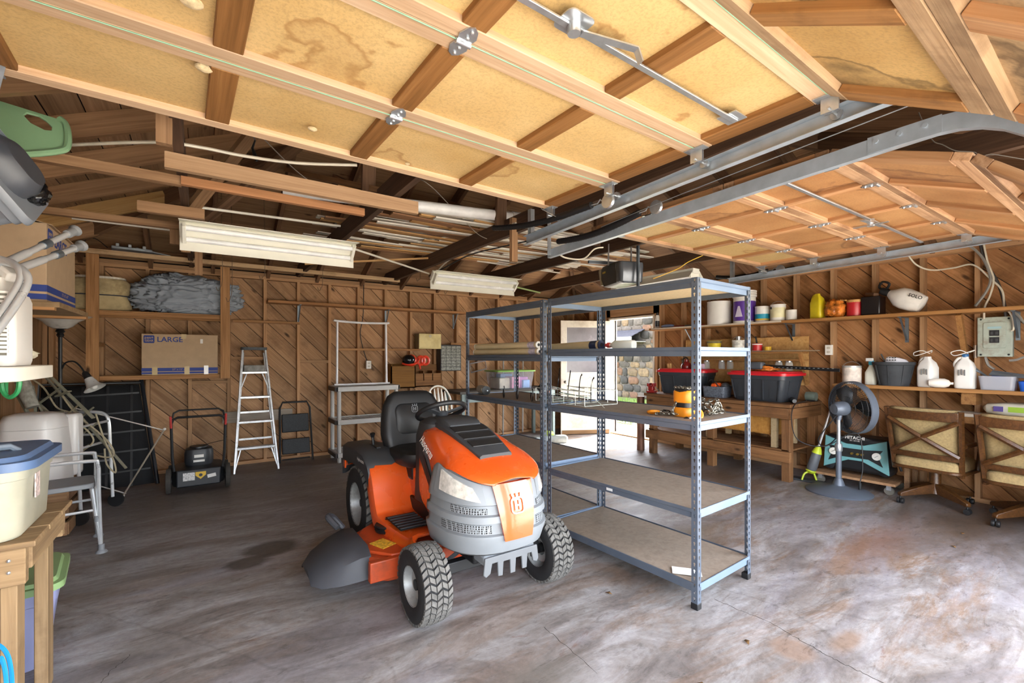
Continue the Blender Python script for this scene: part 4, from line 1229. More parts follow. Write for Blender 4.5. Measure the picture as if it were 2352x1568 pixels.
# fenders running into the foot boards
side = [(-.40, .50), (-.39, .60), (-.33, .675), (-.20, .695), (.10, .695), (.26, .67), (.36, .58), (.42, .46), (.47, .375), (.54, .335), (.90, .325), (.95, .345)]
sd = bez([(0, y, z) for y, z in side], 4)
for s_ in (-1, 1):
    rg = []
    for i, p in enumerate(sd):
        a, b = sd[max(i - 1, 0)], sd[min(i + 1, len(sd) - 1)]; t_ = (b - a).normalized(); n_ = V((0, -t_.z, t_.y))
        xo = .425 if p.y < .5 else .425 - (p.y - .5) * .12
        xi = .13
        rg.append([V((s_ * x, p.y, p.z)) + n_ * q for x, q in ((xi, 0), (xo - .05, 0), (xo - .012, -.012), (xo, -.045), (xo, -.10), (xo - .012, -.10), (xo - .014, -.05), (xo - .05, -.015), (xi, -.012))])
    G().loft(rg).obj('fender', MO, mw, smooth=50)
    # dark console on top of the fender
    rg = []
    for y, z, w0, w1 in ((-.41, .56, .19, .415), (-.36, .685, .19, .425), (-.05, .715, .19, .432), (.20, .705, .19, .432), (.30, .65, .20, .43), (.33, .60, .21, .425)):
        rg.append([(s_ * w0, y, z - .05), (s_ * w0, y, z), (s_ * (w0 + .05), y, z + .012), (s_ * (w1 - .04), y, z + .008), (s_ * w1, y, z - .02), (s_ * w1, y, z - .13), (s_ * (w1 - .02), y, z - .13)])
    co = G().loft(rg).obj('fender_console', MD, mw, smooth=35)
    G().box((s_ * .30, .08, .716), (.03, .17, .02)).obj('lever_slot', MK, co)
    G().tube([(s_ * .30, .05, .70), (s_ * .305, .04, .78), (s_ * .31, .05, .81)], [.008, .011, .02], 8).obj('lever', MK, co)
    # foot pad with ribs
    G().bb((s_ * .19, .56, .337), (s_ * .385, .84, .343)).obj('foot_pad', MK, mw, bevel=.004)
    for k in range(6): G().bb((s_ * .195, .585 + .045 * k, .343), (s_ * .38, .60 + .045 * k, .349)).obj('pad_rib', MD, mw, smooth=0)
lettering('Hydrostatic', WE, mw, frame((.4345, .17, .645), (0, 1, 0), (0, 0, 1)), .035)
lettering('Husqvarna', WE, mw, frame((.258, .93, .845), (.10, .93, -.34), (-.42, .33, .80)), .062, sx=.85)
G().bb((-.15, -.30, .34), (.15, .70, .64)).obj('tunnel', MO, mw, bevel=.04, seg=3)
G().bb((-.28, -.02, .25), (.28, .04, .32)).obj('rear_axle', MK, mw)
G().bb((-.30, -.38, .36), (.30, -.28, .60)).obj('rear_panel', MD, mw, bevel=.01)
# cutting deck
DK = mat('#b8471f', .45, 0, .12, 7, dirt='#4a3a2c')
plan = [(-.52, .42), (-.42, .30), (.40, .30), (.53, .40), (.60, .52), (.60, .80), (.50, .93), (.20, .97), (.0, .90), (-.22, .97), (-.48, .92), (-.56, .75)]
G().prism(plan, .10, .225).obj('deck_skirt', DK, mw, bevel=.012)
G().prism([(x * .93, .63 + (y - .63) * .93) for x, y in plan], .225, .245).obj('deck_top', DK, mw, bevel=.006)
G().bb((.28, .90, .12), (.60, .945, .235)).obj('deck_brace', DK, mw, bevel=.006)
for x, y in ((.36, .56), (-.36, .56), (.02, .74)):
    G().lathe([(.0, .255), (.085, .256), (.092, .27), (.078, .28), (.092, .292), (.085, .30), (.03, .302), (.026, .33), (0, .332)], (x, y, 0), 24).obj('spindle_pulley', MK, mw)
G().tube([(.44, .52, .279), (.30, .66, .279), (.02, .82, .279), (-.30, .66, .279), (-.44, .52, .279), (-.36, .47, .279), (.36, .47, .279)], .007, 6, closed=True).obj('belt', MK, mw)
G().box((.46, .74, .248), (.10, .13, .003), rotz(.35).to_3x3()).obj('warning_label', mat('#d7b13a', .5, 0, .5, 60), mw)
G().tube([(.20, .93, .245), (.20, .93, .34)], .008, 8).obj('height_rod', GALV, mw)
G().bb((.14, .88, .24), (.18, .92, .42)).obj('lift_arm', DK, mw)
for x in (.30, -.45): G().lathe([(.02, -.05), (.06, -.045), (.068, 0), (.06, .045), (.02, .05)], (x, 1.0, .075), 18, roty(PI / 2)).obj('gauge_wheel', TIRE, mw)
CH = mat('#3b3d42', .6, 0, .1, 12, .2)
rg = []
for x, y0, y1, z0, z1 in ((.56, .36, .86, .115, .27), (.62, .34, .86, .11, .268), (.72, .35, .84, .10, .235), (.82, .39, .80, .095, .19), (.87, .44, .74, .10, .15)):
    rg.append([(x, y0, z0), (x, y0 + .02, z1 - .03), (x, y0 + .07, z1), (x, y1 - .10, z1), (x, y1 - .03, z1 - .04), (x, y1, z0), (x, y1 - .02, z0), (x, y1 - .05, z0 + .02), (x, y0 + .04, z0 + .02), (x, y0 + .02, z0)])
G().loft(rg).obj('discharge_chute', CH, mw, smooth=35)
G().tube(bez([(.60, .35, .25), (.66, .33, .33), (.70, .38, .35), (.66, .46, .30)], 5), .02, 8).obj('chute_hinge', CH, mw)
# ================================================================== along the back wall
ALU = mat('#d9dcdf', .4, .45, .1, 20, dirt='#9a9a98')
BLK = mat('#1b1c1e', .45, 0, .15, 16)
WHT = mat('#e3e0da', .45, 0, .05, 6)
CARD = mat('#b2987a', .85, 0, .06, 14, .1)
CARD2 = mat('#a58b6c', .85, 0, .06, 14, .1)
BLUEP = mat('#2b3f86', .7, 0, .06, 9)
TAPE = mat('#b59a63', .35, 0, .1, 9)
FRM = wood('#7b5330', '#a87a4e', '#bd9062', var=.15)

# timber storage frame hung from the joists
sf = thing('storage_rack', 'timber storage frame of two posts and rails on the back wall', 'storage rack', (-.35, 6.4, 0))
def fb(name, a, b, m=FRM):
    a, b = V(a) - V((-.35, 6.4, 0)), V(b) - V((-.35, 6.4, 0)); d = b - a; i = max(range(3), key=lambda k: abs(d[k]))
    ex = [0, 0, 0]; ex[i] = 1; ey = [0, 0, 0]; ey[(i + 1) % 3] = 1
    G().box((0, 0, 0), (abs(d[i]), abs(d[(i + 1) % 3]), abs(d[(i + 2) % 3]))).obj(name, m, sf, smooth=0, m=frame((a + b) / 2, ex, ey), bevel=.002, seg=1)
fb('post', (-.985, 6.36, 1.105), (-.885, 6.398, 2.46)); fb('post', (.185, 6.36, 1.135), (.28, 6.398, 2.45))
fb('rail', (-.885, 6.40, 1.14), (.19, 6.438, 1.185)); fb('rail', (-1.25, 6.40, 1.83), (.28, 6.438, 1.865)); fb('rail', (-1.25, 6.78, 1.83), (.30, 6.818, 1.865)); fb('rail', (-.9, 6.78, 1.14), (.28, 6.818, 1.185))
fb('shelf_board', (-1.25, 6.40, 1.866), (.28, 6.82, 1.882)); fb('shelf_board', (-.95, 6.44, 1.150), (.28, 6.78, 1.166))
fb('side_rail', (-.975, 6.40, 1.50), (-.895, 6.81, 1.54)); fb('side_rail', (.20, 6.40, 1.50), (.27, 6.81, 1.54))
o = G().box((0, 0, 0), (3.45, .045, .05)).obj('long_timber', wood('#9a7a55', '#bf9f78', '#d3b692', var=.1, dirt='#6b4a2c'), bevel=.003)
o.location = (.64, 6.37, 2.487); tag(o, 'long weathered timber lying across the top of the storage frame', 'timber')

# flat cardboard moving boxes
def moving_box(name, label, loc, rz, w, d, h):
    """w across the printed face (-y), d deep"""
    t = thing(name, label, 'cardboard box', loc, rz)
    G().bb((-w / 2, -d / 2, 0), (w / 2, d / 2, h)).obj('carton', CARD, t, bevel=.004)
    return t
def band(t, w, d, h, m, x0=-.5, x1=.5):
    for z0, z1 in ((.012, .032), (.040, .078)):
        G().bb((-w / 2, -.0012, z0), (w / 2, .0, z1)).obj('printed_band', BLUEP, t, m=m, smooth=0)
bx = moving_box('moving_box', 'flat brown moving box with blue band standing in the timber frame', (-.19, 6.50, 1.188), 0, .70, .22, .455)
ff = tr(0, -.1105, 0)
band(bx, .70, .22, .455, ff)
for k, (z0, z1) in enumerate(((0, 0),)):
    pass
G().prism(rrect(.095, .085, .012, 3, -.285, .395), -.0005, .0012, frame((0, -.1105, 0), (1, 0, 0), (0, 0, 1))).obj('logo_plate', BLUEP, bx, smooth=0)
PW = mat('#d9cdb8', .7)
lettering('pen+', CARD, bx, frame((-.285, -.1125, .412), (1, 0, 0), (0, 0, 1)), .038, True)
lettering('GEAR', CARD, bx, frame((-.285, -.1125, .378), (1, 0, 0), (0, 0, 1)), .030, True)
lettering('LARGE', BLUEP, bx, frame((-.10, -.1112, .392), (1, 0, 0), (0, 0, 1)), .078, True, 1.0)
lettering('27" x 15" x 17"', CARD, bx, frame((0, -.1128, .059), (1, 0, 0), (0, 0, 1)), .026)
for x, z0, z1 in ((-.235, -.0, .09), (.055, -.0, .095), (.025, .405, .458)): G().bb((x - .024, -.1135, z0), (x + .024, -.1118, z1)).obj('tape', TAPE, bx, smooth=0)
G().bb((.215, -.1135, .0), (.258, -.1118, .10)).obj('tape', mat('#e8e6e4', .2), bx, smooth=0)
G().bb((.18, -.1125, .355), (.205, -.1115, .405)).obj('torn_patch', WHT, bx, smooth=0)

# grey tarpaulin heap and strapped canvas roll on the frame's shelf
def cloth_heap(name, label, cat, loc, size, mt, seed, folds=26, n=150, m_=80):
    rs = random.Random(seed)
    from mathutils import noise as nz
    vs, fs = [], []
    sx, sy, sz = size
    for j in range(m_ + 1):
        for i in range(n):
            th_, ph = 2 * PI * i / n, PI * j / m_ - PI / 2
            p = V((math.cos(ph) * math.cos(th_), math.cos(ph) * math.sin(th_), math.sin(ph)))
            q = V((math.copysign(abs(p.x) ** .8, p.x), math.copysign(abs(p.y) ** .8, p.y), math.copysign(abs(p.z) ** .8, p.z)))
            s1 = nz.noise(p * 1.6 + V((seed, 0, 0))) * .22
            rid = 1 - abs(nz.noise(p * 3.3 + V((0, seed, 0)))) * 2
            rid2 = 1 - abs(nz.noise(V((p.x * 3, p.y * 5, p.z * 8)) + V((0, 0, seed)))) * 2
            w_ = p + V((nz.noise(p * 2.1), nz.noise(p * 2.1 + V((5, 0, 0))), nz.noise(p * 2.1 + V((0, 5, 0))))) * .5
            rid3 = max(0, 1 - abs(nz.noise(V((w_.x * 4.2, w_.y * 4.2, w_.z * 4.6)) + V((seed, 3, 0)))) * 2.6) ** 1.6
            rid4 = 1 - abs(nz.noise(V((w_.x * 11, w_.y * 9, w_.z * 10)) + V((seed, 9, 4)))) * 2.2
            r = .9 + s1 + rid * .10 + rid2 * .06 + rid3 * .17 + rid4 * .016
            vs.append((q.x * sx * r, q.y * sy * r, max(-sz, q.z * sz * r)))
    for j in range(m_):
        for i in range(n):
            fs.append((j * n + i, j * n + (i + 1) % n, (j + 1) * n + (i + 1) % n, (j + 1) * n + i))
    o = G().add(vs, fs).obj(name, mt, smooth=180)
    o.location = (loc[0], loc[1], loc[2] + sz)
    return tag(o, label, cat)
cloth_heap('tarpaulin', 'crumpled grey tarpaulin bundled on the timber frame shelf', 'tarpaulin', (-.13, 6.62, 1.884), (.46, .165, .215), mat('#8d96a2', .5, 0, .1, 5), 4)
t = thing('canvas_roll', 'rolled tan canvas bundle with cord ties on the timber frame shelf', 'canvas roll', (-.90, 6.60, 1.884))
CANV = mat('#b8a67e', .9, 0, .2, 9, .4, dirt='#7a6848')
rg = []
for z, f in ((0, .92), (.03, 1.03), (.10, 1.0), (.155, .93), (.17, .93), (.24, 1.02), (.31, 1.0), (.34, .9)):
    rg.append([(x * f * (1 + .03 * math.sin(7 * k + z * 30)), y * f, z) for k, (x, y) in enumerate(rrect(.50, .32, .14, 6))])
G().loft(rg).obj('roll', CANV, t, smooth=60)
G().loft([[(x * f, y * f, z) for x, y in rrect(.46, .28, .12, 6)] for z, f in ((.33, .95), (.365, .9), (.37, .7))]).obj('fleece_lining', mat('#e4dfd2', .95, 0, .2, 50, .9), t, smooth=60)
G().tube([(x * 1.0, y * 1.0, .163) for x, y in rrect(.49, .31, .14, 6)], .006, 6, closed=True).obj('cord', mat('#2c3444', .7), t)

# saw table lying on top
t = thing('tile_saw', 'old grey flat metal saw table lying on top of the timber frame', 'saw table', (-.62, 6.42, 2.512), .1)
G().box((0, 0, .03), (.34, .2, .03)).obj('bed', mat('#8f959a', .5, .5, .2, 9), t, bevel=.008)
G().box((.18, -.02, .022), (.3, .16, .012), roty(.15).to_3x3()).obj('wing', mat('#8f959a', .5, .5, .2, 9), t, bevel=.004)
for x in (-.12, -.02, .1): G().box((x, -.08, .045), (.03, .03, .06)).obj('clamp', GALV, t, bevel=.005)
G().tube(bez([(-.2, 0, .03), (-.3, .05, .12), (-.38, .03, .08), (-.34, 0, .0)], 5), .004, 6).obj('cable', BLK, t)

# aluminium step ladder leaning on the studs
ld = thing('step_ladder', 'paint-spattered aluminium step ladder leaning folded on the back wall', 'ladder', (.555, 6.31, 0))
lean = .37 / 1.5
def lp(x, z, off=0): return V((x, z * lean * .97 + off, z))
for s_ in (-1, 1):
    G().beam(lp(s_ * .235, 0), lp(s_ * .125, 1.49), .022, .055, up=(0, 1, 0)).obj('front_rail', ALU, ld, bevel=.003)
    G().beam(lp(s_ * .215, .10, .06), lp(s_ * .115, 1.44, .06), .02, .03, up=(0, 1, 0)).obj('rear_rail', ALU, ld, bevel=.003)
    G().beam(lp(s_ * .165, .27), lp(s_ * .225, .05), .012, .02, up=(0, 1, 0)).obj('brace', ALU, ld)
    G().beam(lp(s_ * .085, 1.18), lp(s_ * .155, .98), .012, .02, up=(0, 1, 0)).obj('brace', ALU, ld)
for z in (.283, .590, .886, 1.19):
    w = .235 - .11 * z / 1.49
    G().box(lp(0, z, .02), (2 * w, .09, .028)).obj('step', ALU, ld, bevel=.004)
for z in (.38, .70): G().beam(lp(-.2 + .06 * z, z, .07), lp(.2 - .06 * z, z, .07), .012, .022).obj('rear_bar', ALU, ld)
G().loft([[(x, 1.49 * lean + y - .0, z) for x, y in rrect(.29, .13, .03, 3)] for z in (1.475, 1.51)]).obj('top_cap', mat('#3e4348', .6, 0, .4, 30), ld)
G().bb((-.12, 1.19 * lean - .055, 1.205), (.11, 1.19 * lean + .05, 1.285)).obj('paint_tray', mat('#8b8984', .9, 0, .3, 24, .5), ld, bevel=.012)

# folded black step stool
st = thing('step_stool', 'folded black steel two-step stool leaning beside the ladder', 'step stool', (1.05, 6.64, 0))
def sp(x, z): return V((x, z * .2, z))
G().tube([sp(-.20, 0), sp(-.185, .70), sp(-.15, .775), sp(.15, .775), sp(.185, .70), sp(.20, 0)], .013, 8).obj('frame', BLK, st)
G().tube([sp(-.17, .03) + V((0, .03, 0)), sp(.17, .03) + V((0, .03, 0))], .010, 8).obj('rear_bar', BLK, st)
SPK = mat('#1d2024', .6, 0, .8, 90)
G().box(sp(0, .50), (.33, .03, .24), rotx(-.2).to_3x3()).obj('step', SPK, st, bevel=.01)
G().box(sp(0, .20), (.34, .03, .20), rotx(-.2).to_3x3()).obj('step', SPK, st, bevel=.01)

# push mower, handle folded up, seen from behind
pm = thing('push_mower', 'black push lawn mower with folded handle beside the ladder', 'lawn mower', (-.02, 5.80, 0))
for s_ in (-1, 1):
    for y in (.0, .45):
        r = .125 if y < .1 else .10
        w_ = G().lathe([(.03, -.02), (r * .7, -.024), (r * .97, -.02), (r, 0), (r * .97, .02), (r * .7, .024), (.03, .02)], (s_ * .255, y, r), 22, roty(PI / 2)).obj('wheel', mat('#3d3a36', .85, 0, .3, 25, .5), pm)
        G().lathe([(0, -.027), (.03, -.027), (.03, .027), (0, .027)], (s_ * .255, y, r), 12, roty(PI / 2)).obj('hub', BLK, w_)
rg = []
for z, f in ((.06, .96), (.10, 1), (.17, 1), (.215, .9), (.235, .6)): rg.append([(x * f, .22 + y * f, z) for x, y in rrect(.47, .56, .12, 5)])
G().loft(rg).obj('deck', BLK, pm)
G().bb((-.19, -.085, .06), (.19, -.06, .235)).obj('rear_flap', mat('#24262a', .5, 0, .1, 8), pm, bevel=.012)
G().box((-.085, -.088, .165), (.10, .003, .08)).obj('warning_label', mat('#c9c6c4', .6, 0, .5, 90), pm)
G().prism([(-.045, .035), (.045, .035), (.045, .0), (0, -.04), (-.045, 0)], 0, .003, frame((.015, -.0865, .17), (1, 0, 0), (0, 0, 1))).obj('badge', mat('#e0b52c', .5), pm)
G().lathe([(0, 0), (.016, 0), (.016, .002), (0, .002)], (.015, -.091, .172), 14, rotx(PI / 2)).obj('badge_dot', BLK, pm)
G().box((.11, -.088, .155), (.075, .003, .035), roty(-.15).to_3x3()).obj('sticker', WHT, pm)
eng = G().loft([[(x * f, .22 + y * f, z) for x, y in rrect(.26, .24, .08, 5)] for z, f in ((.22, .9), (.27, 1), (.36, 1), (.40, .9), (.415, .6))]).obj('engine', mat('#2a2c30', .45, 0, .15, 14), pm)
G().box((0, .09, .335), (.085, .008, .03)).obj('engine_label', WHT, eng)
G().box((0, .09, .285), (.10, .008, .022)).obj('engine_label', WHT, eng)
G().lathe([(.0, .40), (.09, .40), (.085, .425), (.0, .43)], (0, .22, 0), 20).obj('starter_cover', BLK, eng)
G().tube([(-.21, -.02, .22), (-.225, .0, .36), (-.235, .02, .70), (-.22, .02, .745), (-.18, .02, .765), (.18, .02, .765), (.22, .02, .745), (.235, .02, .70), (.225, .0, .36), (.21, -.02, .22)], .0125, 8).obj('handle', BLK, pm)
G().tube([(-.225, .02, .76), (-.215, .03, .81), (-.17, .035, .835), (.17, .035, .835), (.215, .03, .81), (.225, .02, .76)], .009, 8).obj('bail_bar', BLK, pm)
for s_ in (-1, 1): G().tube([(s_ * .236, .01, .66), (s_ * .24, .01, .78)], .011, 8).obj('red_grip', mat('#b5352f', .5), pm)
G().tube(bez([(.235, .0, .50), (.10, .1, .46), (.03, .2, .425)], 5), .003, 6).obj('starter_cord', BLK, pm)

# grey plastic shelf with a white tube frame on it
PG = mat('#b9b7b3', .5, 0, .05, 8)
ps = thing('plastic_shelf', 'light grey plastic three-tier shelf standing at the back wall', 'shelf unit', (1.88, 6.42, 0))
for sx in (-1, 1):
    for sy in (-1, 1): G().cyl((sx * .385, sy * .185, 0), (sx * .385, sy * .185, .97), .026, n=14).obj('leg', PG, ps)
for z in (.10, .53, .965):
    sh = G()
    for a, b in (((-.43, -.22, z - .035), (.43, -.195, z + .03)), ((-.43, .195, z - .035), (.43, .22, z + .03)), ((-.43, -.22, z - .035), (-.40, .22, z + .03)), ((.40, -.22, z - .035), (.43, .22, z + .03))): sh.bb(a, b)
    so_ = sh.obj('shelf_rim', PG, ps, bevel=.006)
    g = G()
    for i in range(17): g.bb((-.40 + .048 * i, -.195, z + .002), (-.38 + .048 * i, .195, z + .018))
    for j in range(8): g.bb((-.40, -.185 + .05 * j, z + .004), (.40, -.165 + .05 * j, z + .016))
    g.obj('lattice', PG, so_, smooth=0)
    for x in (-.435,): G().bb((x - .004, -.20, z - .03), (x + .002, .20, z + .02)).obj('end_panel', BLK, so_)
fr2 = thing('tube_frame', 'white plastic tube frame standing on the grey plastic shelf', 'tube frame', (1.86, 6.46, 1.0))
PW2 = mat('#e9e8ec', .35)
G().tube([(-.34, 0, 0), (-.335, 0, .86)], .015, 10).obj('upright', PW2, fr2); G().tube([(.345, 0, .0), (.335, 0, .86)], .015, 10).obj('upright', PW2, fr2)
G().tube(bez([(-.38, 0, .885), (-.33, 0, .875), (0, 0, .862), (.33, 0, .87), (.38, 0, .882)], 6), .016, 10).obj('top_bar', PW2, fr2)
G().tube([(-.38, -.03, .012), (.38, -.03, .012)], .013, 10).obj('base_bar', PW2, fr2)

# wall shelf plank on brackets
ws_ = thing('wall_shelf', 'long bare plank shelf on steel brackets high on the back wall', 'wall shelf', (2.16, 6.73, 2.09))
G().box((0, 0, .018), (2.9, .20, .036)).obj('plank', wood('#7a5331', '#a07148', '#b48458', var=.1), ws_, smooth=0, bevel=.003)
for x in (-1.06, .155, 1.30):
    g = G().beam((x, .095, 0), (x, .095, -.24), .025, .006, up=(0, 1, 0)); g.beam((x, .095, -.003), (x, -.08, -.003), .025, .006); g.beam((x, .09, -.22), (x, -.05, -.01), .014, .006)
    g.obj('bracket', STEELD, ws_)
o = G().box((0, 0, 0), (.78, .02, .035)).obj('ledge_strip', FRM, smooth=0); o.location = (.72, 6.79, 1.845); tag(o, 'short bare ledge strip beside the timber storage frame', 'ledge')
o = G().box((0, 0, 0), (1.25, .07, .03)).obj('ledge_strip', FRM, smooth=0); o.location = (2.22, 6.79, 1.495); tag(o, 'thin ledge batten under the cream metal box', 'ledge')
o = G().box((0, 0, 0), (1.3, .03, .035)).obj('ledge_strip', FRM, smooth=0); o.location = (4.05, 6.81, 1.60); tag(o, 'thin ledge batten on the back wall behind the rolled tubes', 'ledge')
o = G().box((0, 0, 0), (.8, .022, .14)).obj('grey_plank', wood('#6f655a', '#8b8074', '#9c9286', knots=False), smooth=0); o.location = (.62, 6.80, .62); tag(o, 'short grey weathered plank nailed to the studs behind the ladder', 'plank')

t = thing('metal_box', 'cream painted metal box with round lock on the wall batten', 'metal box', (2.96, 6.70, 1.512))
CRM = mat('#d9c98f', .5, 0, .08, 7, dirt='#b39c63')
G().bb((-.185, -.06, 0), (.185, .12, .235)).obj('body', mat('#7d7054', .6, 0, .15, 8), t, bevel=.01)
G().bb((-.187, -.072, .018), (.187, -.058, .237)).obj('lid', CRM, t, bevel=.008)
G().bb((-.19, -.075, .0), (.187, -.058, .02)).obj('hinge_edge', CRM, t, bevel=.004)
G().lathe([(0, 0), (.022, 0), (.022, .006), (0, .008)], (0, -.072, .20), 16, rotx(PI / 2)).obj('lock', mat('#a59c86', .4, .5), t)
# parts organiser with drawers
t = thing('parts_organiser', 'dark parts organiser with rows of small clear drawers on the wall', 'organiser', (3.34, 6.72, 1.16))
G().bb((-.185, -.05, 0), (.185, .10, .42)).obj('case', mat('#23262a', .5), t, bevel=.004)
DRW = mat('#8d8f88', .25, 0, .45, 40)
for r in range(8):
    z0 = .012 + (.058 if r else 0) + (r - 1 if r else 0) * .048
    z1 = z0 + (.05 if r == 0 else .042)
    for c in range(4): G().bb((-.172 + .087 * c, -.056, z0), (-.172 + .087 * c + .081, -.048, z1)).obj('drawer', DRW, t, smooth=0)
# wooden tool caddies
t = thing('tool_caddy', 'brown wooden divided tool caddy hung under the organiser', 'tool caddy', (2.91, 6.70, .93))
OAK = wood('#5a3b1f', '#7d5530', '#936a40', knots=False, var=.2)
for a, b in (((-.22, .10, 0), (.24, .12, .34)), ((-.22, -.08, .06), (.24, -.06, .20)), ((-.22, -.08, .05), (.24, .12, .07)), ((-.22, -.12, 0), (.24, -.10, .09)), ((-.22, -.12, 0), (.24, .10, .015))): G().bb(a, b).obj('board', OAK, t, smooth=0)
for x in (-.22, -.07, .08, .23): G().bb((x, -.08, .06), (x + .014, .10, .24)).obj('divider', OAK, t, smooth=0)
t = thing('wooden_box', 'brown plywood open box on the wall beside the tool caddy', 'wooden box', (2.50, 6.66, .92))
PLY = wood('#5f3d18', '#80561f', '#946a30', knots=False, grain=40)
for a, b in (((-.19, -.10, 0), (.19, -.085, .33)), ((-.19, -.10, 0), (-.175, .15, .36)), ((.175, -.10, 0), (.19, .15, .36)), ((-.19, .135, 0), (.19, .15, .36)), ((-.19, -.1, 0), (.19, .15, .015))): G().bb(a, b).obj('board', PLY, t, smooth=0)
# chainsaw helmet with visor and ear muffs
t = thing('safety_helmet', 'orange safety helmet with dark visor and ear muffs on the plywood box', 'helmet', (2.62, 6.60, 1.27))
RD = mat('#d83a1e', .35)
G().sph((0, .02, .06), (.11, .13, .10), 18, 9).obj('shell', RD, t)
G().sph((-.05, -.06, .07), (.10, .09, .085), 16, 8).obj('visor', mat('#15161a', .12), t)
G().tube(bez([(-.16, -.10, .02), (-.1, -.16, .0), (.03, -.15, .02), (.1, -.12, .09)], 6), .014, 8).obj('visor_rim', RD, t)
for x in (.15, .22): G().tube([(x + .06 * math.cos(a), -.05, .06 + .06 * math.sin(a)) for a in [2 * PI * i / 16 for i in range(16)]], .022, 8, closed=True).obj('ear_muff', RD, t)
G().tube([(.12, -.06, 0), (.13, -.08, -.07)], .014, 8).obj('chin_strap', RD, t)

# white bow-back chair behind the mower
t = thing('windsor_chair', 'white bow-back wooden chair behind the riding mower', 'chair', (2.82, 5.95, 0), .15)
WP = mat('#e8e4da', .4)
G().tube(bez([(-.19, .0, .44), (-.2, .03, .70), (-.17, .06, .85), (-.1, .08, .94), (0, .085, .97), (.1, .08, .94), (.17, .06, .85), (.2, .03, .70), (.19, 0, .44)], 5), .013, 8).obj('bow', WP, t)
for i in range(5):
    x = -.12 + .06 * i; zt = .945 - .9 * x * x * 4.2
    G().tube([(x * .85, .0, .45), (x * .95, .04, .68), (x, .055, .76), (x, .08, zt)], [.008, .014, .019, .007], 8).obj('spindle', WP, t)
G().loft([[(x, -.18 + y, z) for x, y in rrect(.44, .42, .14, 5)] for z in (.42, .455)]).obj('seat', WP, t, bevel=.01)
for sx in (-1, 1):
    for y in (-.34, -.02): G().tube([(sx * .15, y, .43), (sx * .2, y + (.04 if y > -.2 else -.04), 0)], [.018, .013], 8).obj('leg', WP, t)
for y in (-.36,): G().tube([(-.18, y, .2), (.18, y, .2)], .01, 8).obj('stretcher', WP, t)

# sockets, cables, loops of wire from the joists
def socket(label, loc, face_dir):
    t = thing('wall_socket', label, 'socket', loc, 0 if face_dir == 'y' else -PI / 2)
    G().bb((-.037, -.008, -.06), (.037, .035, .06)).obj('plate', WHT, t, bevel=.004)
    for z in (-.024, .024):
        oo = G().loft([[(x, -.0105, z + y) for x, y in rrect(.036, .03, .01, 3)], [(x, -.007, z + y) for x, y in rrect(.036, .03, .01, 3)]]).obj('receptacle', mat('#cfc8b8', .5), t)
        for x in (-.007, .007): G().bb((x - .0012, -.0112, z - .006), (x + .0012, -.0104, z + .006)).obj('slot', BLK, oo, smooth=0)
socket('white double socket on the stud above the plastic shelf', (2.05, 6.79, 1.27), 'y')
cable('black cable running down the stud to the white socket', [(1.98, 6.80, 2.45), (1.97, 6.80, 2.0), (1.93, 6.80, 1.7), (2.02, 6.79, 1.33)], .006, BLK, 'power_cable')
rs = random.Random(2)
for k, (x, y, l) in enumerate(((-.05, 5.2, .30), (.17, 5.6, .5), (.25, 5.45, .62), (.55, 5.5, .36), (1.15, 5.6, .42), (2.35, 5.6, .2), (2.7, 5.5, .35))):
    cable(('thin wire hook hanging above the grey tarpaulin', 'thin wire hook hanging by the right post of the timber frame', 'long thin wire hanging in front of the timber frame post', 'thin wire hook hanging between the ladder and the timber frame', 'thin wire hook hanging over the step stool', 'thin wire hook hanging beside the white light fitting', 'thin wire loop hanging over the cream metal box')[k],
          [(x, y, zr(x, y) - .03), (x + .01, y, 2.6 - l * .7), (x - .01, y, 2.6 - l), (x - .03, y, 2.6 - l - .03), (x - .045, y, 2.6 - l + .01)], .003, mat('#6d5a48', .6, .4), 'wire_hook', 'wire', 'wires hanging from the joists')

# grey bench with a clear tote in the corner
gb = thing('steel_bench', 'grey steel bench with panel front in the back corner', 'bench', (4.15, 6.42, 0))
BG = mat('#7f8f8f', .5, .2, .1, 7)
G().bb((-.95, -.33, .82), (.95, .33, .86)).obj('top', mat('#4a4641', .7, 0, .2, 8), gb, bevel=.005)
G().bb((-.85, -.31, .69), (.85, -.29, .82)).obj('apron', BG, gb, smooth=0)
for sx in (-1, 1):
    for sy in (-1, 1): G().box((sx * .88, sy * .28, .41), (.05, .05, .82)).obj('leg', BG, gb, smooth=0)
cl = thing('storage_tote', 'clear plastic tote with green lid full of coloured things on the bench', 'storage tote', (4.28, 6.36, .862))
G().loft([[(x * f, y * f, z) for x, y in rrect(.72, .44, .04, 4)] for z, f in ((0, .88), (.28, 1))]).obj('bin', glass('#cfd8e6', .15, .22), cl)
G().loft([[(x, y, z) for x, y in rrect(.76, .47, .04, 4)] for z in (.28, .305)]).obj('lid', mat('#7dab4e', .4), cl, bevel=.006)
for k, (x, y, w, d_, h_, c) in enumerate(((-.2, 0, .2, .3, .18, '#c9c0b4'), (.0, -.05, .16, .26, .2, '#d98fb4'), (.18, .02, .2, .3, .19, '#b56fb0'), (-.05, .1, .24, .14, .24, '#7d93c8'), (.22, -.12, .14, .1, .14, '#7aa4dc'))):
    G().bb((x - w / 2, y - d_ / 2, .01), (x + w / 2, y + d_ / 2, h_)).obj('contents', mat(c, .6, 0, .2, 10), cl, bevel=.01)
t = thing('plate_frame', 'chrome licence plate frame hung on the back wall', 'plate frame', (4.08, 6.80, 1.15))
g = G()
for a, b in (((-.15, -.03), (-.17, .12)), ((-.17, .12), (.13, .17)), ((.13, .17), (.15, .03)), ((.15, .03), (-.15, -.03))): g.beam((a[0], 0, a[1]), (b[0], 0, b[1]), .012, .02)
g.obj('frame', mat('#c9ccd0', .2, .9), t, m=tr(-.15, 0, .0))
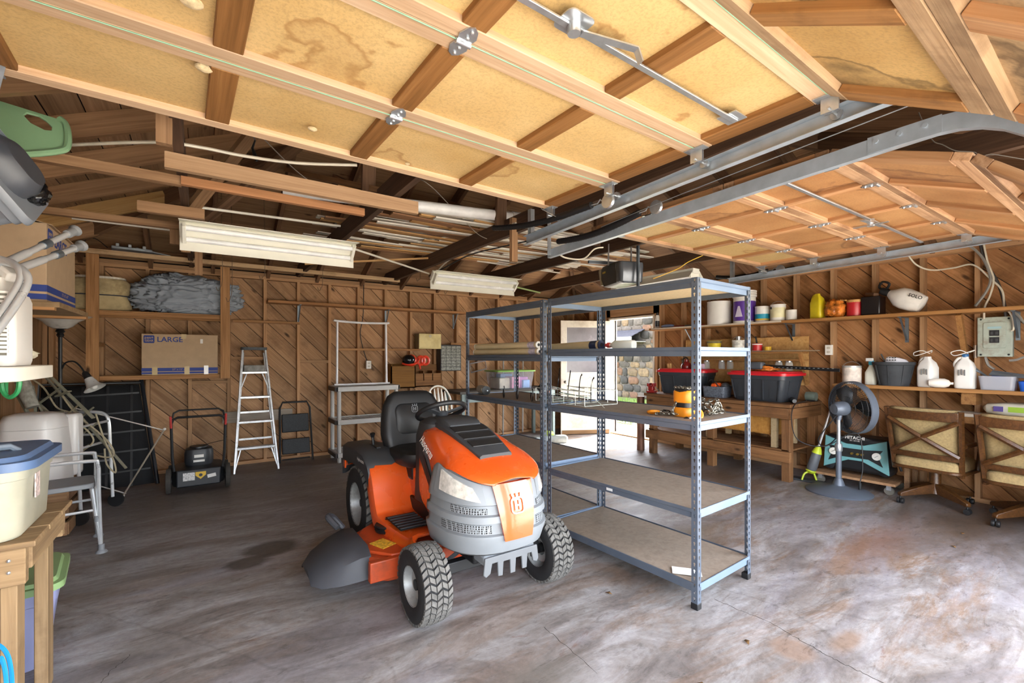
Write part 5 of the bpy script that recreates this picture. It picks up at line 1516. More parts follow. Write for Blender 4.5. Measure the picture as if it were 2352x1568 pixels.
t = thing('string_trimmer', 'black and green string trimmer stored upright by the steel bench', 'string trimmer', (4.7, 5.85, 0))
G().tube([(0, 0, .08), (.05, .12, 1.2)], .013, 8).obj('shaft', BLK, t); G().tube([(-.12, .02, .0), (-.08, .12, .72)], .013, 8).obj('prop_pole', BLK, t)
G().sph((-.02, -.02, .13), (.10, .09, .06), 14, 7).obj('guard', mat('#9db32e', .45), t); G().lathe([(.0, 0), (.05, 0), (.055, .06), (.03, .09), (0, .09)], (-.02, -.02, .03), 14).obj('spool_head', BLK, t)
G().box((.04, .06, .75), (.06, .08, .16)).obj('grip', mat('#9a6b54', .3, .6), t, bevel=.015)
o = G().loft([[(x * f, y * f, z) for x, y in rrect(.12, .62, .05, 4)] for z, f in ((0, .9), (.03, 1), (.09, 1), (.12, .9))]).obj('floor_jack', mat('#8d9290', .45, .5, .2, 8)); o.location = (4.62, 5.72, .0); o.rotation_euler = (0, 0, 1.3); tag(o, 'grey metal bar case lying on the floor below the string trimmer', 'metal case')
cloth_heap('rubbish_bag', 'shiny black plastic bag lying on the floor by the steel bench', 'plastic bag', (3.75, 5.75, 0), (.30, .22, .10), mat('#101113', .15), 9)
for k, (x, y, m_) in enumerate(((4.72, 6.79, '#c9862a'), (4.85, 6.79, '#b9b7b2'), (4.42, 6.79, '#8d8a84'))):
    o = G().tube([(0, 0, 0), (.02, .015, 1.55)], .014, 8).obj('tool_pole', mat(m_, .5)); o.location = (x, y, .02)
    tag(o, ('orange tool pole leaning in the corner behind the shelving', 'pale metal tool pole leaning in the corner behind the shelving', 'dull grey tool pole leaning behind the clear tote')[k], 'pole')
# ================================================================== left side, near the camera
OLDW = wood('#6b543c', '#927755', '#a68b68', var=.12, dirt='#5c4630')
# work table by the left wall
wt = thing('work_table', 'rough timber work table holding the blue-lidded tote', 'table', (-.98, 2.49, 0))
def wtb(name, a, b):
    a, b = V(a) - V((-.98, 2.49, 0)), V(b) - V((-.98, 2.49, 0)); d = b - a; i = max(range(3), key=lambda k: abs(d[k]))
    ex = [0, 0, 0]; ex[i] = 1; ey = [0, 0, 0]; ey[(i + 1) % 3] = 1
    G().box((0, 0, 0), (abs(d[i]), abs(d[(i + 1) % 3]), abs(d[(i + 2) % 3]))).obj(name, OLDW, wt, smooth=0, m=frame((a + b) / 2, ex, ey), bevel=.003, seg=1)
for y in (2.275, 2.66):
    for x in (-1.36, -.57): wtb('leg', (x, y, 0), (x + .042, y + .085, .70))
wtb('apron', (-1.36, 2.24, .61), (-.50, 2.278, .735)); wtb('apron', (-1.36, 2.745, .61), (-.50, 2.783, .735)); wtb('apron', (-.53, 2.28, .65), (-.492, 2.75, .735))
for k in range(3): wtb('top_board', (-1.38, 2.235 + .186 * k, .736), (-.475, 2.415 + .186 * k, .756))
for z in (.66, .70):
    G().sph((-.54 + .98, 2.239 - 2.49, z), .006, 8, 4).obj('screw', GALV, wt)
# translucent tote with a blue lid
def tote(name, label, loc, rz, w, d, h, mb, ml, taper=.86, rib=True, lidh=.035, over=.02):
    t = thing(name, label, 'storage tote', loc, rz)
    rg = [[(x * f, y * f, z) for x, y in rrect(w, d, min(w, d) * .16, 5)] for z, f in ((0, taper - .03), (.012, taper), (h * .8, .965), (h * .81, .985), (h, 1.0))]
    body = G().loft(rg).obj('bin', mb, t, smooth=40)
    G().loft([[(x * f, y * f, z) for x, y in rrect(w + over * 2, d + over * 2, min(w, d) * .17, 5)] for z, f in ((h - .012, 1.0), (h + lidh * .5, 1.0), (h + lidh * .55, .93), (h + lidh, .90))]).obj('lid', ml, t, smooth=30)
    return t, body
FROST = mat('#bcb9a4', .35, 0, .18, 5, alpha=.8)
tt, bd = tote('storage_tote', 'cloudy clear plastic tote with blue lid on the timber work table', (-.80, 2.46, .758), .0, .60, .44, .255, FROST, mat('#52698c', .45, 0, .08, 6), .93)
G().tube([(.06, -.10, .285), (.08, -.10, .305), (.22, -.04, .305), (.24, -.03, .285)], .012, 8).obj('handle', mat('#6d7884', .5), tt)
G().box((.293, -.05, .16), (.004, .05, .09)).obj('label', mat('#c9b5ae', .6, 0, .6, 50), tt)
G().loft([[(x * f, y * f, z) for x, y in rrect(.48, .34, .08, 4)] for z, f in ((.01, .95), (.12, 1), (.17, .7))]).obj('contents', mat('#b99a5a', .8, 0, .3, 6), tt)
# tote with a green lid under the table
tote('storage_tote', 'lilac-grey tote with green lid on the floor under the work table', (-.83, 3.02, 0), .12, .55, .42, .36, mat('#8c90b4', .4, 0, .08, 6), mat('#83a06c', .45, 0, .08, 6), .84)
tote('storage_tote', 'pale grey tote with dull green lid pushed below the timber table top', (-.98, 2.50, 0), .0, .58, .34, .40, mat('#9aa0b8', .4, 0, .08, 6), mat('#6f8a5e', .45, 0, .08, 6), .86)
cable('loops of bright blue hose hanging at the timber table leg', [P(-30, 1470, d=1.45), P(8, 1490, d=1.45), P(24, 1530, d=1.45), P(26, 1600, d=1.45), P(5, 1640, d=1.45), P(-8, 1560, d=1.42), P(2, 1510, d=1.42), P(14, 1560, d=1.42), P(12, 1660, d=1.42), P(-40, 1690, d=1.42)], .006, mat('#1f86c4', .35), 'hose', 'hose')

# shower chair: aluminium frame, grey seat
TUBE = mat('#cdd0d3', .3, .45, .08, 12)
GRYP = mat('#85888c', .5, 0, .06, 8)
sc_ = thing('shower_chair', 'aluminium shower chair with grey plastic seat beside the walker', 'shower chair', (-.85, 4.50, 0), .18)
G().loft([[(x, y, z) for x, y in rrect(.40, .34, .05, 4)] for z in (.455, .49)]).obj('seat', GRYP, sc_, bevel=.006)
for sy in (-1, 1):
    G().tube(bez([(-.24, sy * .19, .42), (-.24, sy * .19, .62), (-.20, sy * .19, .655), (.16, sy * .19, .655), (.21, sy * .19, .62), (.215, sy * .19, .42), (.225, sy * .2, .06)], 6), .0125, 8).obj('arm', TUBE, sc_)
    for sx in (-1, 1):
        l_ = G().tube([(sx * .18, sy * .16, .45), (sx * .225, sy * .205, .05)], .013, 8).obj('leg', TUBE, sc_)
        G().lathe([(.036, 0), (.03, .012), (.018, .02), (.018, .06)], (sx * .228, sy * .208, 0), 14).obj('rubber_foot', GRYP, l_)
        G().cyl((sx * .205, sy * .185, .22), (sx * .209, sy * .189, .26), .018, n=10).obj('collar', GRYP, l_)
G().tube([(-.2, -.17, .30), (.2, -.17, .30)], .010, 8).obj('cross_bar', TUBE, sc_); G().tube([(-.2, .17, .30), (.2, .17, .30)], .010, 8).obj('cross_bar', TUBE, sc_)
# walker with front wheels
wk = thing('walker', 'folding aluminium walker with black wheels beside the white bin', 'walker', (-.93, 5.42, 0), -.35)
for sy in (-1, 1):
    y = sy * .22
    G().tube(bez([(-.22, y, .03), (-.2, y, .60), (-.19, y, .84), (-.14, y, .885), (.05, y, .885), (.13, y, .86), (.16, y, .78), (.17, y, .55), (.19, y, .10)], 6), .0135, 8).obj('side_frame', TUBE, wk)
    G().tube([(-.12, y, .885), (.02, y, .885)], .018, 8).obj('grip', GRYP, wk)
    G().tube([(-.19, y, .68), (.165, y, .68)], .010, 8).obj('side_bar', TUBE, wk); G().tube([(-.2, y, .42), (.175, y, .44)], .010, 8).obj('side_bar', GRYP, wk)
    wh_ = G().lathe([(.045, -.012), (.062, -.012), (.064, 0), (.062, .012), (.045, .012)], (.20, y + sy * .03, .064), 20, rotx(PI / 2)).obj('wheel', BLK, wk)
    G().lathe([(0, -.01), (.016, -.01), (.016, .01), (0, .01)], (.20, y + sy * .03, .064), 10, rotx(PI / 2)).obj('hub', BLK, wh_)
    g = G()
    for k in range(5): a = 2 * PI * k / 5; g.beam((.20, y + sy * .03, .064), (.20 + .05 * math.cos(a), y + sy * .03, .064 + .05 * math.sin(a)), .01, .008)
    g.obj('spokes', BLK, wh_)
    G().lathe([(.02, 0), (.02, .05)], (-.22, y, 0), 12).obj('rubber_foot', GRYP, wk)
for z in (.80, .62): G().tube([(.155, -.22, z), (.155, .22, z)], .011, 8).obj('front_bar', TUBE, wk)
# white lidded bin on a crate
cr = thing('wooden_crate', 'low dark wooden crate under the white bin', 'crate', (-1.08, 5.08, 0))
for z in (.06, .19, .32):
    for sy in (-1, 1): G().box((0, sy * .21, z), (.44, .016, .10)).obj('slat', MIDW, cr, smooth=0)
    for sx in (-1, 1): G().box((sx * .22, 0, z), (.016, .40, .10)).obj('slat', MIDW, cr, smooth=0)
G().bb((-.22, -.21, .375), (.22, .21, .39)).obj('top', MIDW, cr, smooth=0)
bn = thing('pedal_bin', 'white rounded plastic bin with domed lid standing behind the shower chair', 'bin', (-1.08, 5.06, .392), -.25)
BW = mat('#dcd8d4', .35, 0, .04, 5)
G().loft([[(x * f, y * f, z) for x, y in rrect(.42, .34, .13, 6)] for z, f in ((0, 1.0), (.02, 1.02), (.25, .96), (.44, .88))]).obj('bucket', BW, bn)
G().loft([[(x * f, y * f, z) for x, y in rrect(.42, .34, .13, 6)] for z, f in ((.442, .885), (.50, .86), (.545, .76), (.56, .5), (.565, .1))]).obj('lid', BW, bn, smooth=60)
G().bb((.10, .12, .02), (.21, .24, .53)).obj('hinge_housing', BW, bn, bevel=.03, seg=3)
o, _ = tote('storage_tote', 'dark grey tote with lid on the floor by the left wall', (-1.2, 3.6, 0), .0, .36, .5, .62, mat('#55585d', .5), mat('#55585d', .5), .9)

# black folding bed base leaning on the wall
bb_ = thing('folding_bed_base', 'black tubular bed base with fabric grid leaning on the back wall', 'bed base', (-.86, 6.23, 0))
ln = .34
def bp(x, z): return V((x, z * ln, z))
G().tube([bp(-.52, .02), bp(-.52, 1.10), bp(.30, 1.10)], .018, 8).obj('frame', BLK, bb_)
G().tube([bp(.30, 1.13), bp(.47, .02)], .02, 10).obj('end_tube', mat('#22262c', .3, .3), bb_)
FAB = mat('#121316', .85, 0, .4, 20, .3)
g = G()
n = 10
vs = [];
for j in range(n + 1):
    for i in range(n + 1):
        z = .03 + 1.05 * j / n; x = -.50 + (.47 + (.30 - .47) * z / 1.1 + .48) * i / n
        vs.append(bp(x, z) + V((0, .012 * math.sin(i * 1.9) * math.sin(j * 1.7) + .008, 0)))
g.add(vs, [(j * (n + 1) + i, j * (n + 1) + i + 1, (j + 1) * (n + 1) + i + 1, (j + 1) * (n + 1) + i) for j in range(n) for i in range(n)])
o = g.obj('fabric', FAB, bb_); o.modifiers.new('t', 'SOLIDIFY').thickness = .006
for k in range(4):
    x = -.35 + .2 * k
    G().beam(bp(x, .03) + V((0, -.012, 0)), bp(x - .03, 1.07) + V((0, -.012, 0)), .022, .006, up=(0, 1, 0)).obj('webbing', BLK, bb_)
for k in range(5):
    z = .16 + .2 * k
    G().beam(bp(-.5, z + .0) + V((0, -.014, 0)), bp(.43 - .15 * z, z + .03) + V((0, -.014, 0)), .018, .006, up=(0, 1, 0)).obj('webbing', BLK, bb_)
# two thin white rods tangled in front
for k, (a, b) in enumerate(((P(172, 937, d=4.5), P(378, 988, d=4.55)), (P(378, 985, d=4.52), P(283, 1138, d=4.55)), (P(215, 1112, d=4.5), P(290, 1133, d=4.56)))):
    o = G().cyl((0, 0, 0), b - a, .006 if k != 1 else .008, n=8).obj('curtain_rod', WHT if k != 1 else mat('#b5a896', .4, .3)); o.location = a
    tag(o, ('thin white rod slanting across the black bed base', 'thin tan rod with white tips propped on the floor by the push mower', 'short thin white rod lying on the floor by the black bed base')[k], 'rod')
    if k == 1:
        for e_ in (V((0, 0, 0)), b - a): G().sph(e_, .014, 8, 5).obj('tip', WHT, o)

# floor lamp with bowl shade and reading arm
fl_ = thing('floor_lamp', 'black floor lamp with marbled glass bowl and side reading arm', 'floor lamp', (-1.13, 6.12, 0))
GLS = mat('#c4c2be', .3, 0, .15, 12)
G().lathe([(.0, 0), (.14, 0), (.14, .015), (.03, .03), (.018, .05)], (0, 0, 0), 24).obj('base', BLK, fl_)
G().cyl((0, 0, .04), (0, 0, 1.64), .0155, n=12).obj('pole', BLK, fl_)
G().lathe([(.02, 1.58), (.03, 1.60), (.022, 1.62), (.038, 1.635), (.025, 1.655), (.05, 1.665)], (0, 0, 0), 18).obj('collar', BLK, fl_)
G().lathe([(.05, 1.662), (.09, 1.685), (.13, 1.73), (.19, 1.765), (.235, 1.785), (.228, 1.785), (.185, 1.772), (.12, 1.74), (.08, 1.70)], (0, 0, 0), 28, cap=False).obj('bowl_shade', GLS, fl_, smooth=60)
arm = G().tube(bez([(.01, 0, 1.27), (.04, -.02, 1.33), (.10, -.04, 1.345), (.15, -.06, 1.30), (.19, -.08, 1.23)], 6), .0075, 8).obj('reading_arm', BLK, fl_)
ax = V((.45, -.25, -.85)).normalized()
mS = tr(.19, -.08, 1.23) @ V((0, 0, 1)).rotation_difference(ax).to_matrix().to_4x4()
G().lathe([(.01, -.02), (.026, 0), (.032, .05), (.028, .07)], (0, 0, 0), 14).obj('socket', BLK, arm, m=mS)
G().lathe([(.034, .06), (.045, .10), (.055, .14), (.09, .175), (.085, .175), (.05, .142), (.04, .10)], (0, 0, 0), 20, cap=False).obj('glass_shade', GLS, arm, m=mS, smooth=60)
G().sph((0, 0, .15), .032, 12, 8).obj('bulb', WHT, arm, m=mS)

# heap of folded cot frames, webbing and rope
ct = thing('folded_cot', 'olive grey folded cot frame with webbing straps and ropes piled behind the bin', 'folded cot', (-1.0, 5.45, 0), 0)
OLV = mat('#8d8b78', .6, .2, .2, 9, dirt='#6b6250')
loc0 = V((-1.0, 5.45, 0))
def cp(px, py, d): return P(px, py, d=d) - loc0
for a, b, w in (((95, 845, 3.9), (215, 960, 3.9), .03), ((55, 870, 3.8), (120, 985, 3.9), .03), ((100, 860, 4.05), (290, 1075, 4.05), .022), ((130, 910, 3.85), (160, 898, 3.85), .04), ((60, 900, 4.0), (180, 1010, 4.0), .025), ((85, 930, 3.9), (140, 890, 3.9), .02), ((165, 975, 4.0), (215, 935, 4.0), .016), ((170, 1010, 4.0), (225, 970, 4.0), .016), ((40, 905, 3.75), (70, 960, 3.75), .03), ((75, 885, 4.0), (88, 1000, 4.0), .02), ((165, 1050, 4.05), (205, 1020, 4.05), .016), ((60, 950, 3.95), (150, 945, 3.95), .02)):
    G().beam(cp(*a), cp(*b), w, .012).obj('frame_bar', OLV, ct, bevel=.002)
for pts in (((60, 862), (100, 890), (130, 935), (165, 950), (180, 985), (172, 1040)), ((140, 905), (175, 950), (240, 1005), (262, 1040), (245, 1050), (200, 1040)), ((220, 950), (240, 1010), (262, 1060), (265, 1085), (245, 1065), (240, 1030)), ((180, 930), (150, 960), (185, 975), (215, 1010), (190, 1035))):
    G().tube(bez([cp(x, y, 3.95) for x, y in pts], 6), .007, 6).obj('rope', mat('#a59a80', .9, 0, .2, 30), ct)
G().tube([cp(50, 872, 3.7), cp(62, 905, 3.7), cp(75, 935, 3.7)], [.045, .05, .042], 12).obj('canvas_roll', mat('#8d8a80', .9, 0, .4, 30, .5), ct)
# post under the heap so the bars stand on the floor
G().beam(cp(120, 985, 3.9), V((cp(120, 985, 3.9).x, cp(120, 985, 3.9).y, 0)), .03, .012, up=(1, 0, 0)).obj('frame_bar', OLV, ct)
G().beam(cp(180, 1010, 4.0), V((cp(180, 1010, 4.0).x, cp(180, 1010, 4.0).y, 0)), .03, .012, up=(1, 0, 0)).obj('frame_bar', OLV, ct)

# white shelf with louvred heater
wsf = thing('white_shelf', 'white laminate shelf with rounded corner fixed to the left wall', 'shelf', (-1.4, 2.62, 1.30))
G().prism([(0, -.32), (.72, -.32), (.80, -.28), (.845, -.20), (.845, .26), (.80, .32), (0, .32)], 0, .055).obj('board', mat('#dcd7c8', .5, 0, .05, 5), wsf, bevel=.004)
G().beam((.0, .1, -.32), (.5, .1, .0), .04, .06).obj('bracket', FRM, wsf); G().beam((.0, .1, -.36), (.0, .1, .0), .04, .06, up=(0, 1, 0)).obj('bracket', FRM, wsf)
ht = thing('heater', 'white louvred electric heater on the white shelf', 'heater', (-.74, 2.64, 1.357), 0)
G().loft([[(x * f, y * f, z) for x, y in rrect(.30, .26, .035, 4)] for z, f in ((0, .97), (.02, 1), (.26, 1), (.285, .95))]).obj('case', WHT, ht)
G().loft([[(x * f, y * f + .03, z) for x, y in rrect(.22, .18, .03, 4)] for z, f in ((.28, 1), (.345, .9), (.355, .8))]).obj('top_cover', WHT, ht)
for k in range(14):
    G().bb((-.135, -.137, .05 + .0158 * k), (.135, -.128, .06 + .0158 * k)).obj('louvre', WHT, ht, smooth=0)
G().bb((-.13, -.1305, .04), (.13, -.129, .275)).obj('dark_back', mat('#6d6a60', .8), ht, smooth=0)
cloth_heap('drop_cloth', 'cream folded drop cloth on the white shelf behind the heater', 'cloth', (-.74, 2.86, 1.357), (.12, .07, .05), mat('#cfc8b0', .9, 0, .1, 9), 12, n=40, m_=20)
o = G().loft([[(x, y, z) for x, y in rrect(.10, .012, .004, 2)] for z in (0, .10)]).obj('smoked_lid', glass('#7a6e66', .1, .6)); o.location = (-.78, 2.44, 1.357); o.rotation_euler = (0, 0, .1); tag(o, 'smoked clear plastic lid leaning on the heater', 'plastic lid')
cable('coil of green garden hose hanging below the white shelf', [P(4, 880, d=1.93), P(8, 900, d=1.93), P(22, 912, d=1.93), P(40, 900, d=1.93), P(44, 872, d=1.93), P(30, 858, d=1.95), P(14, 870, d=1.95), P(12, 905, d=1.95)], .009, mat('#2f8a52', .4), 'garden_hose', 'hose')

# high timber shelf with moving box
hs = thing('high_shelf', 'timber shelf high on the left wall carrying the large moving box', 'shelf', (-1.4, 3.85, 1.66))
G().bb((0, -.40, .0), (.76, .36, .03)).obj('board', OLDW, hs, smooth=0)
G().bb((0, .30, -.016), (.76, .36, .0)).obj('edge_batten', FRM, hs, smooth=0); G().bb((.02, -.40, -.016), (.74, -.36, .0)).obj('edge_batten', FRM, hs, smooth=0)
G().beam((.02, -.1, -.40), (.55, -.1, -.01), .05, .07).obj('brace', LITE, hs)
G().beam((.02, -.1, -.44), (.02, -.1, 0), .05, .04, up=(1, 0, 0)).obj('brace', FRM, hs)
mb = moving_box('moving_box', 'large brown moving box with blue bands on the high left shelf', (-.89, 3.84, 1.692), PI / 2, .68, .38, .43)
# printed face looks to +x after the turn
for fm, ww in ((tr(0, -.1905, 0), .68), (tr(-.3405, 0, 0) @ rotz(-PI / 2), .38)):
    for z0, z1 in ((.012, .042), (.055, .092)): G().bb((-ww / 2, -.0012, z0), (ww / 2, 0, z1)).obj('printed_band', BLUEP, mb, m=fm, smooth=0)
G().prism(rrect(.10, .09, .015, 3, -.27, .365), -.0002, .0012, frame((0, -.1905, 0), (1, 0, 0), (0, 0, 1))).obj('logo_plate', BLUEP, mb, smooth=0)
lettering('pen+', CARD, mb, frame((-.27, -.1922, .385), (1, 0, 0), (0, 0, 1)), .036, True); lettering('GEAR', CARD, mb, frame((-.27, -.1922, .35), (1, 0, 0), (0, 0, 1)), .030, True)
lettering('LARGE', BLUEP, mb, frame((-.04, -.1912, .36), (1, 0, 0), (0, 0, 1)), .095, True)
lettering('27" x 15" x 17"', CARD, mb, frame((.06, -.1922, .073), (1, 0, 0), (0, 0, 1)), .026)
# warehouse symbol on the end face
g = G(); sy_ = frame((-.3412, .02, .155), (0, -1, 0), (0, 0, 1))
g.at(sy_)
def fl2(x0, y0, x1, y1): g.prism([(x0, y0), (x1, y0), (x1, y1), (x0, y1)], 0, .001)
for a in range(20):
    t0, t1 = 2 * PI * a / 20, 2 * PI * (a + 1) / 20
    g.beam((.07 * math.cos(t0), .07 * math.sin(t0), 0), (.07 * math.cos(t1), .07 * math.sin(t1), 0), .004, .001)
g.beam((-.055, .025, 0), (0, .05, 0), .009, .001); g.beam((.055, .025, 0), (0, .05, 0), .009, .001); fl2(-.045, -.04, -.037, .028); fl2(.037, -.04, .045, .028)
for q in ((-.03, -.03, -.012, -.014), (-.008, -.03, .010, -.014), (.013, -.03, .03, -.014), (-.03, -.011, -.012, .004), (-.008, -.011, .010, .004), (-.03, .007, -.012, .02)): fl2(*q)
g.at(M.Identity(4)); g.obj('printed_symbol', BLUEP, mb, smooth=0)
lettering('BUILT TOUGHER', BLK, mb, frame((-.3412, .11, .34), (0, -1, 0), (0, 0, 1)), .014)
for s_ in (-1, 1): G().box((s_ * .0, s_ * .16, .438), (.66, .10, .004), rotx(s_ * -.25).to_3x3()).obj('flap', CARD2, mb, smooth=0)
o = G().box((0, 0, 0), (.22, .30, .03)).obj('paper_stack', WHT); o.location = (-.74, 4.36, 1.675); o.rotation_euler = (0, 0, .1)
bpy.data.objects.remove(o)

# second aluminium walker lying on its side on the shelf edge, feet outwards
w2 = thing('walker', 'bare aluminium walker lying on its side above the heater', 'walker', P(90, 590, d=1.95))
o0 = P(90, 590, d=1.95)
def wp(px, py, d): return P(px, py, d=d) - o0
for (a, b) in (((-40, 628, 1.75), (165, 533, 2.2)), ((20, 625, 1.85), (180, 567, 2.25))):
    pa, pb = wp(*a), wp(*b); l_ = G().tube([pa, pb], .0135, 10).obj('leg', TUBE, w2)
    e_ = (pb - pa).normalized()
    G().cyl(pb - e_ * .035, pb + e_ * .02, .019, n=12).obj('rubber_foot', GRYP, l_); G().lathe([(.018, 0), (.027, .012), (.027, .016)], pb + e_ * .012, 14, V((0, 0, 1)).rotation_difference(e_).to_matrix().to_4x4()).obj('foot_cup', GRYP, l_)
    G().cyl(pa.lerp(pb, .62), pa.lerp(pb, .70), .018, n=12).obj('collar', STEELD, l_); G().cyl(pa, pa.lerp(pb, .45), .0165, n=12).obj('outer_tube', TUBE, l_)
for dx, dy in ((0, 0), (16, 10)):
    G().tube(bez([wp(-40 + dx, 585 + dy, 1.82), wp(20 + dx, 600 + dy, 1.82), wp(44 + dx, 618 + dy, 1.8), wp(46 + dx, 645 + dy, 1.78), wp(20 + dx, 690 + dy, 1.72), wp(-30 + dx, 760 + dy, 1.62)], 7), .013, 10).obj('handle_tube', TUBE, w2)
G().beam(wp(-10, 605, 1.84), wp(35, 640, 1.82), .05, .04).obj('folding_hub', WHT, w2, bevel=.01)
G().beam(wp(0, 690, 1.75), wp(30, 715, 1.75), .03, .02).obj('folding_clip', GRYP, w2, bevel=.004)

# grey tote and green lid stored up on the timbers at the left
tg = thing('storage_tote', 'grey tote lying tilted on the timbers above the heater', 'storage tote', P(-2, 402, d=1.9))
o1 = P(10, 420, d=1.9)
TG = mat('#7b828c', .4, 0, .06, 6); TGD = mat('#474b53', .45, 0, .06, 6)
ex = (P(70, 405, d=2.0) - P(0, 320, d=1.9)).normalized(); ez = (P(0, 400, d=1.9) - P(60, 345, d=1.9)); ez = (ez - ex * ez.dot(ex)).normalized()
mT = frame((0, 0, 0), ex, ez.cross(ex), ez) @ M.Scale(.74, 4)
G().loft([[(x * f, y * f, z) for x, y in rrect(.46, .40, .05, 5)] for z, f in ((-.02, 1.0), (.04, 1.0), (.05, .95), (.30, .84), (.31, .8))]).obj('bin', TG, tg, m=mT)
G().loft([[(x * f, y * f, z) for x, y in rrect(.48, .42, .05, 5)] for z, f in ((-.045, .98), (-.02, 1.03), (-.005, 1.03))]).obj('rim', TG, tg, m=mT)
G().loft([[(x * f, y * f, z) for x, y in rrect(.34, .30, .12, 6, -.03, 0)] for z, f in ((-.15, .7), (-.11, .95), (-.045, 1.0))]).obj('dark_insert', TGD, tg, m=mT)
G().loft([[(x * f, y * f, z) for x, y in rrect(.06, .09, .03, 4, .22, 0)] for z, f in ((.05, 1), (.10, 1))]).obj('latch', GALV, tg, m=mT)
cloth_heap('plastic_wrap', 'crumpled black plastic wrap hanging from the corner of the grey tote', 'plastic wrap', P(72, 452, d=1.98) - V((0, 0, .03)), (.055, .04, .05), mat('#0f1013', .15), 31, n=40, m_=24)
gl = thing('tote_lid', 'sage green plastic tote lid standing on edge above the grey tote', 'tote lid', P(30, 290, d=2.25))
ex = (P(148, 262, d=2.35) - P(0, 215, d=2.2)).normalized(); ey = (P(75, 355, d=2.2) - P(60, 235, d=2.3)); ey = (ey - ex * ey.dot(ex)).normalized()
mL = frame((-.10, 0, .0), ex, ey)
SAGE = mat('#86ab84', .4, 0, .06, 5)
out = [(.24, -.17), (.27, -.13), (.285, .0), (.26, .06), (.12, .16), (.02, .17), (-.30, .17), (-.30, -.17)]
hole = [(.20, -.13), (.225, -.10), (.225, -.07), (.20, -.06), (.15, -.08), (.12, -.12), (.13, -.145), (.17, -.15)]
g = G(); nn = 8
vs = [(x, y, z) for z in (0, .012) for x, y in out] + [(x, y, z) for z in (0, .012) for x, y in hole]
rs_ = [0, 1, 2, 3, 4, 5, 6, 7]; hm = [0, 1, 2, 3, 4, 4, 6, 7]
fs = []
for i in range(8):
    j = (i + 1) % 8
    a0, a1 = i, j; b0, b1 = 16 + i, 16 + j
    fs += [(a0, a1, b1, b0), (a0 + 8, b0 + 8, b1 + 8, a1 + 8), (a0, a0 + 8, a1 + 8, a1), (b0, b1, b1 + 8, b0 + 8)]
g.add(vs, fs).obj('lid', SAGE, gl, m=mL, bevel=.003)
rim = [(.245, -.175), (.275, -.135), (.292, .0), (.265, .065), (.122, .166), (.02, .176), (-.30, .176)]
G().tube(bez([(x, y, .0) for x, y in rim], 4), .016, 8).obj('rolled_rim', SAGE, gl, m=mL)
# ================================================================== hung from the roof
LW = mat('#e6e4d8', .4, 0, .05, 6); TUBEW = mat('#f1f2f4', .25)
def shop_light(label, loc, rz, chain_top, L_=1.24, wide=.30, two=True, tilt=0):
    t = thing('shop_light', label, 'light fitting', loc, rz, None)
    if tilt: t.rotation_euler = (tilt, 0, rz)
    G().bb((-L_ / 2, -.06, .02), (L_ / 2, .06, .075)).obj('ballast_housing', LW, t, bevel=.004)
    for s_ in (-1, 1):
        G().beam((-L_ / 2, s_ * .10, .005), (L_ / 2, s_ * .10, .005), .004, .11, up=(0, -s_ * .9, 1)).obj('reflector', LW, t)
        G().cyl((-L_ / 2 + .03, s_ * .05, -.012), (L_ / 2 - .03, s_ * .05, -.012), .0185, n=12).obj('tube_lamp', TUBEW, t)
        G().bb((s_ * (L_ / 2 - .03) - .012, -.075, -.035), (s_ * (L_ / 2 - .03) + .012, .075, .02)).obj('end_cap', LW, t, bevel=.003)
        G().cyl((s_ * .45, 0, .07), (s_ * .45, 0, chain_top - loc[2]), .003, n=6).obj('hanging_chain', GALV, t)
shop_light('long white twin-tube shop light hung between joists above the storage frame', (.50, 4.15, 2.31), -.01, 2.50, 1.27, tilt=-.75)
shop_light('white twin-tube shop light hung above the organiser and chair', (2.88, 5.02, 2.33), -.03, 2.50, 1.2, tilt=-.8)
shop_light('white twin-tube shop light hung behind the door opener', (4.70, 3.75, 2.33), PI / 2, 2.50, 1.2)
# lumber resting on the joists
p_ = thing('plastic_pipe', 'long white plastic drain pipe lying across the joists', 'pipe', (1.5, 3.7, 2.682), -.215)
G().cyl((-1.0, 0, 0), (.98, 0, 0), .048, n=20).obj('pipe', mat('#ecebe9', .35), p_); G().cyl((.90, 0, 0), (.985, 0, 0), .053, n=20).obj('socket_end', mat('#ecebe9', .35), p_)
SW = [mat('#dcd6c9', .6, 0, .1, 6), wood('#a97a45', '#c99b62', '#d6b07c', knots=False, var=.2), wood('#6f4d31', '#93694a', '#a8805d', knots=False, var=.2)]
SL_ = ('white trim strip', 'pale pine strip', 'brown board strip')
rs = random.Random(21)
for k in range(78):
    c = rs.choice((0, 0, 0, 1, 1, 2))
    ly, sl_ = k % 6, k // 6
    Lk = rs.uniform(1.5, 2.7); x = rs.uniform(1.9, 3.9); y = 3.72 + .13 * sl_ + rs.uniform(-.02, .02); w = rs.uniform(.025, .09)
    o = G().box((0, 0, 0), (Lk, w, rs.uniform(.008, .014))).obj('lumber_strip', SW[c], smooth=0)
    o.location = (x, y, 2.640 + .0155 * ly); o.rotation_euler = (0, 0, (-.09, .03, -.03, .07, -.06, .01)[ly] + rs.uniform(-.012, .012)); tag(o, ('long ' if Lk > 2.2 else 'mid-length ' if Lk > 1.8 else 'short ') + ('slim ' if w < .045 else 'broad ' if w > .07 else 'medium ') + SL_[c] + ' stacked across the ceiling joists', 'lumber', 'strips of lumber on the joists')
for k, (a, b, c) in enumerate((((.75, 4.45, 2.60), (3.0, 4.2, 2.60), 1), ((.55, 4.0, 2.61), (2.4, 3.95, 2.61), 1))): pass
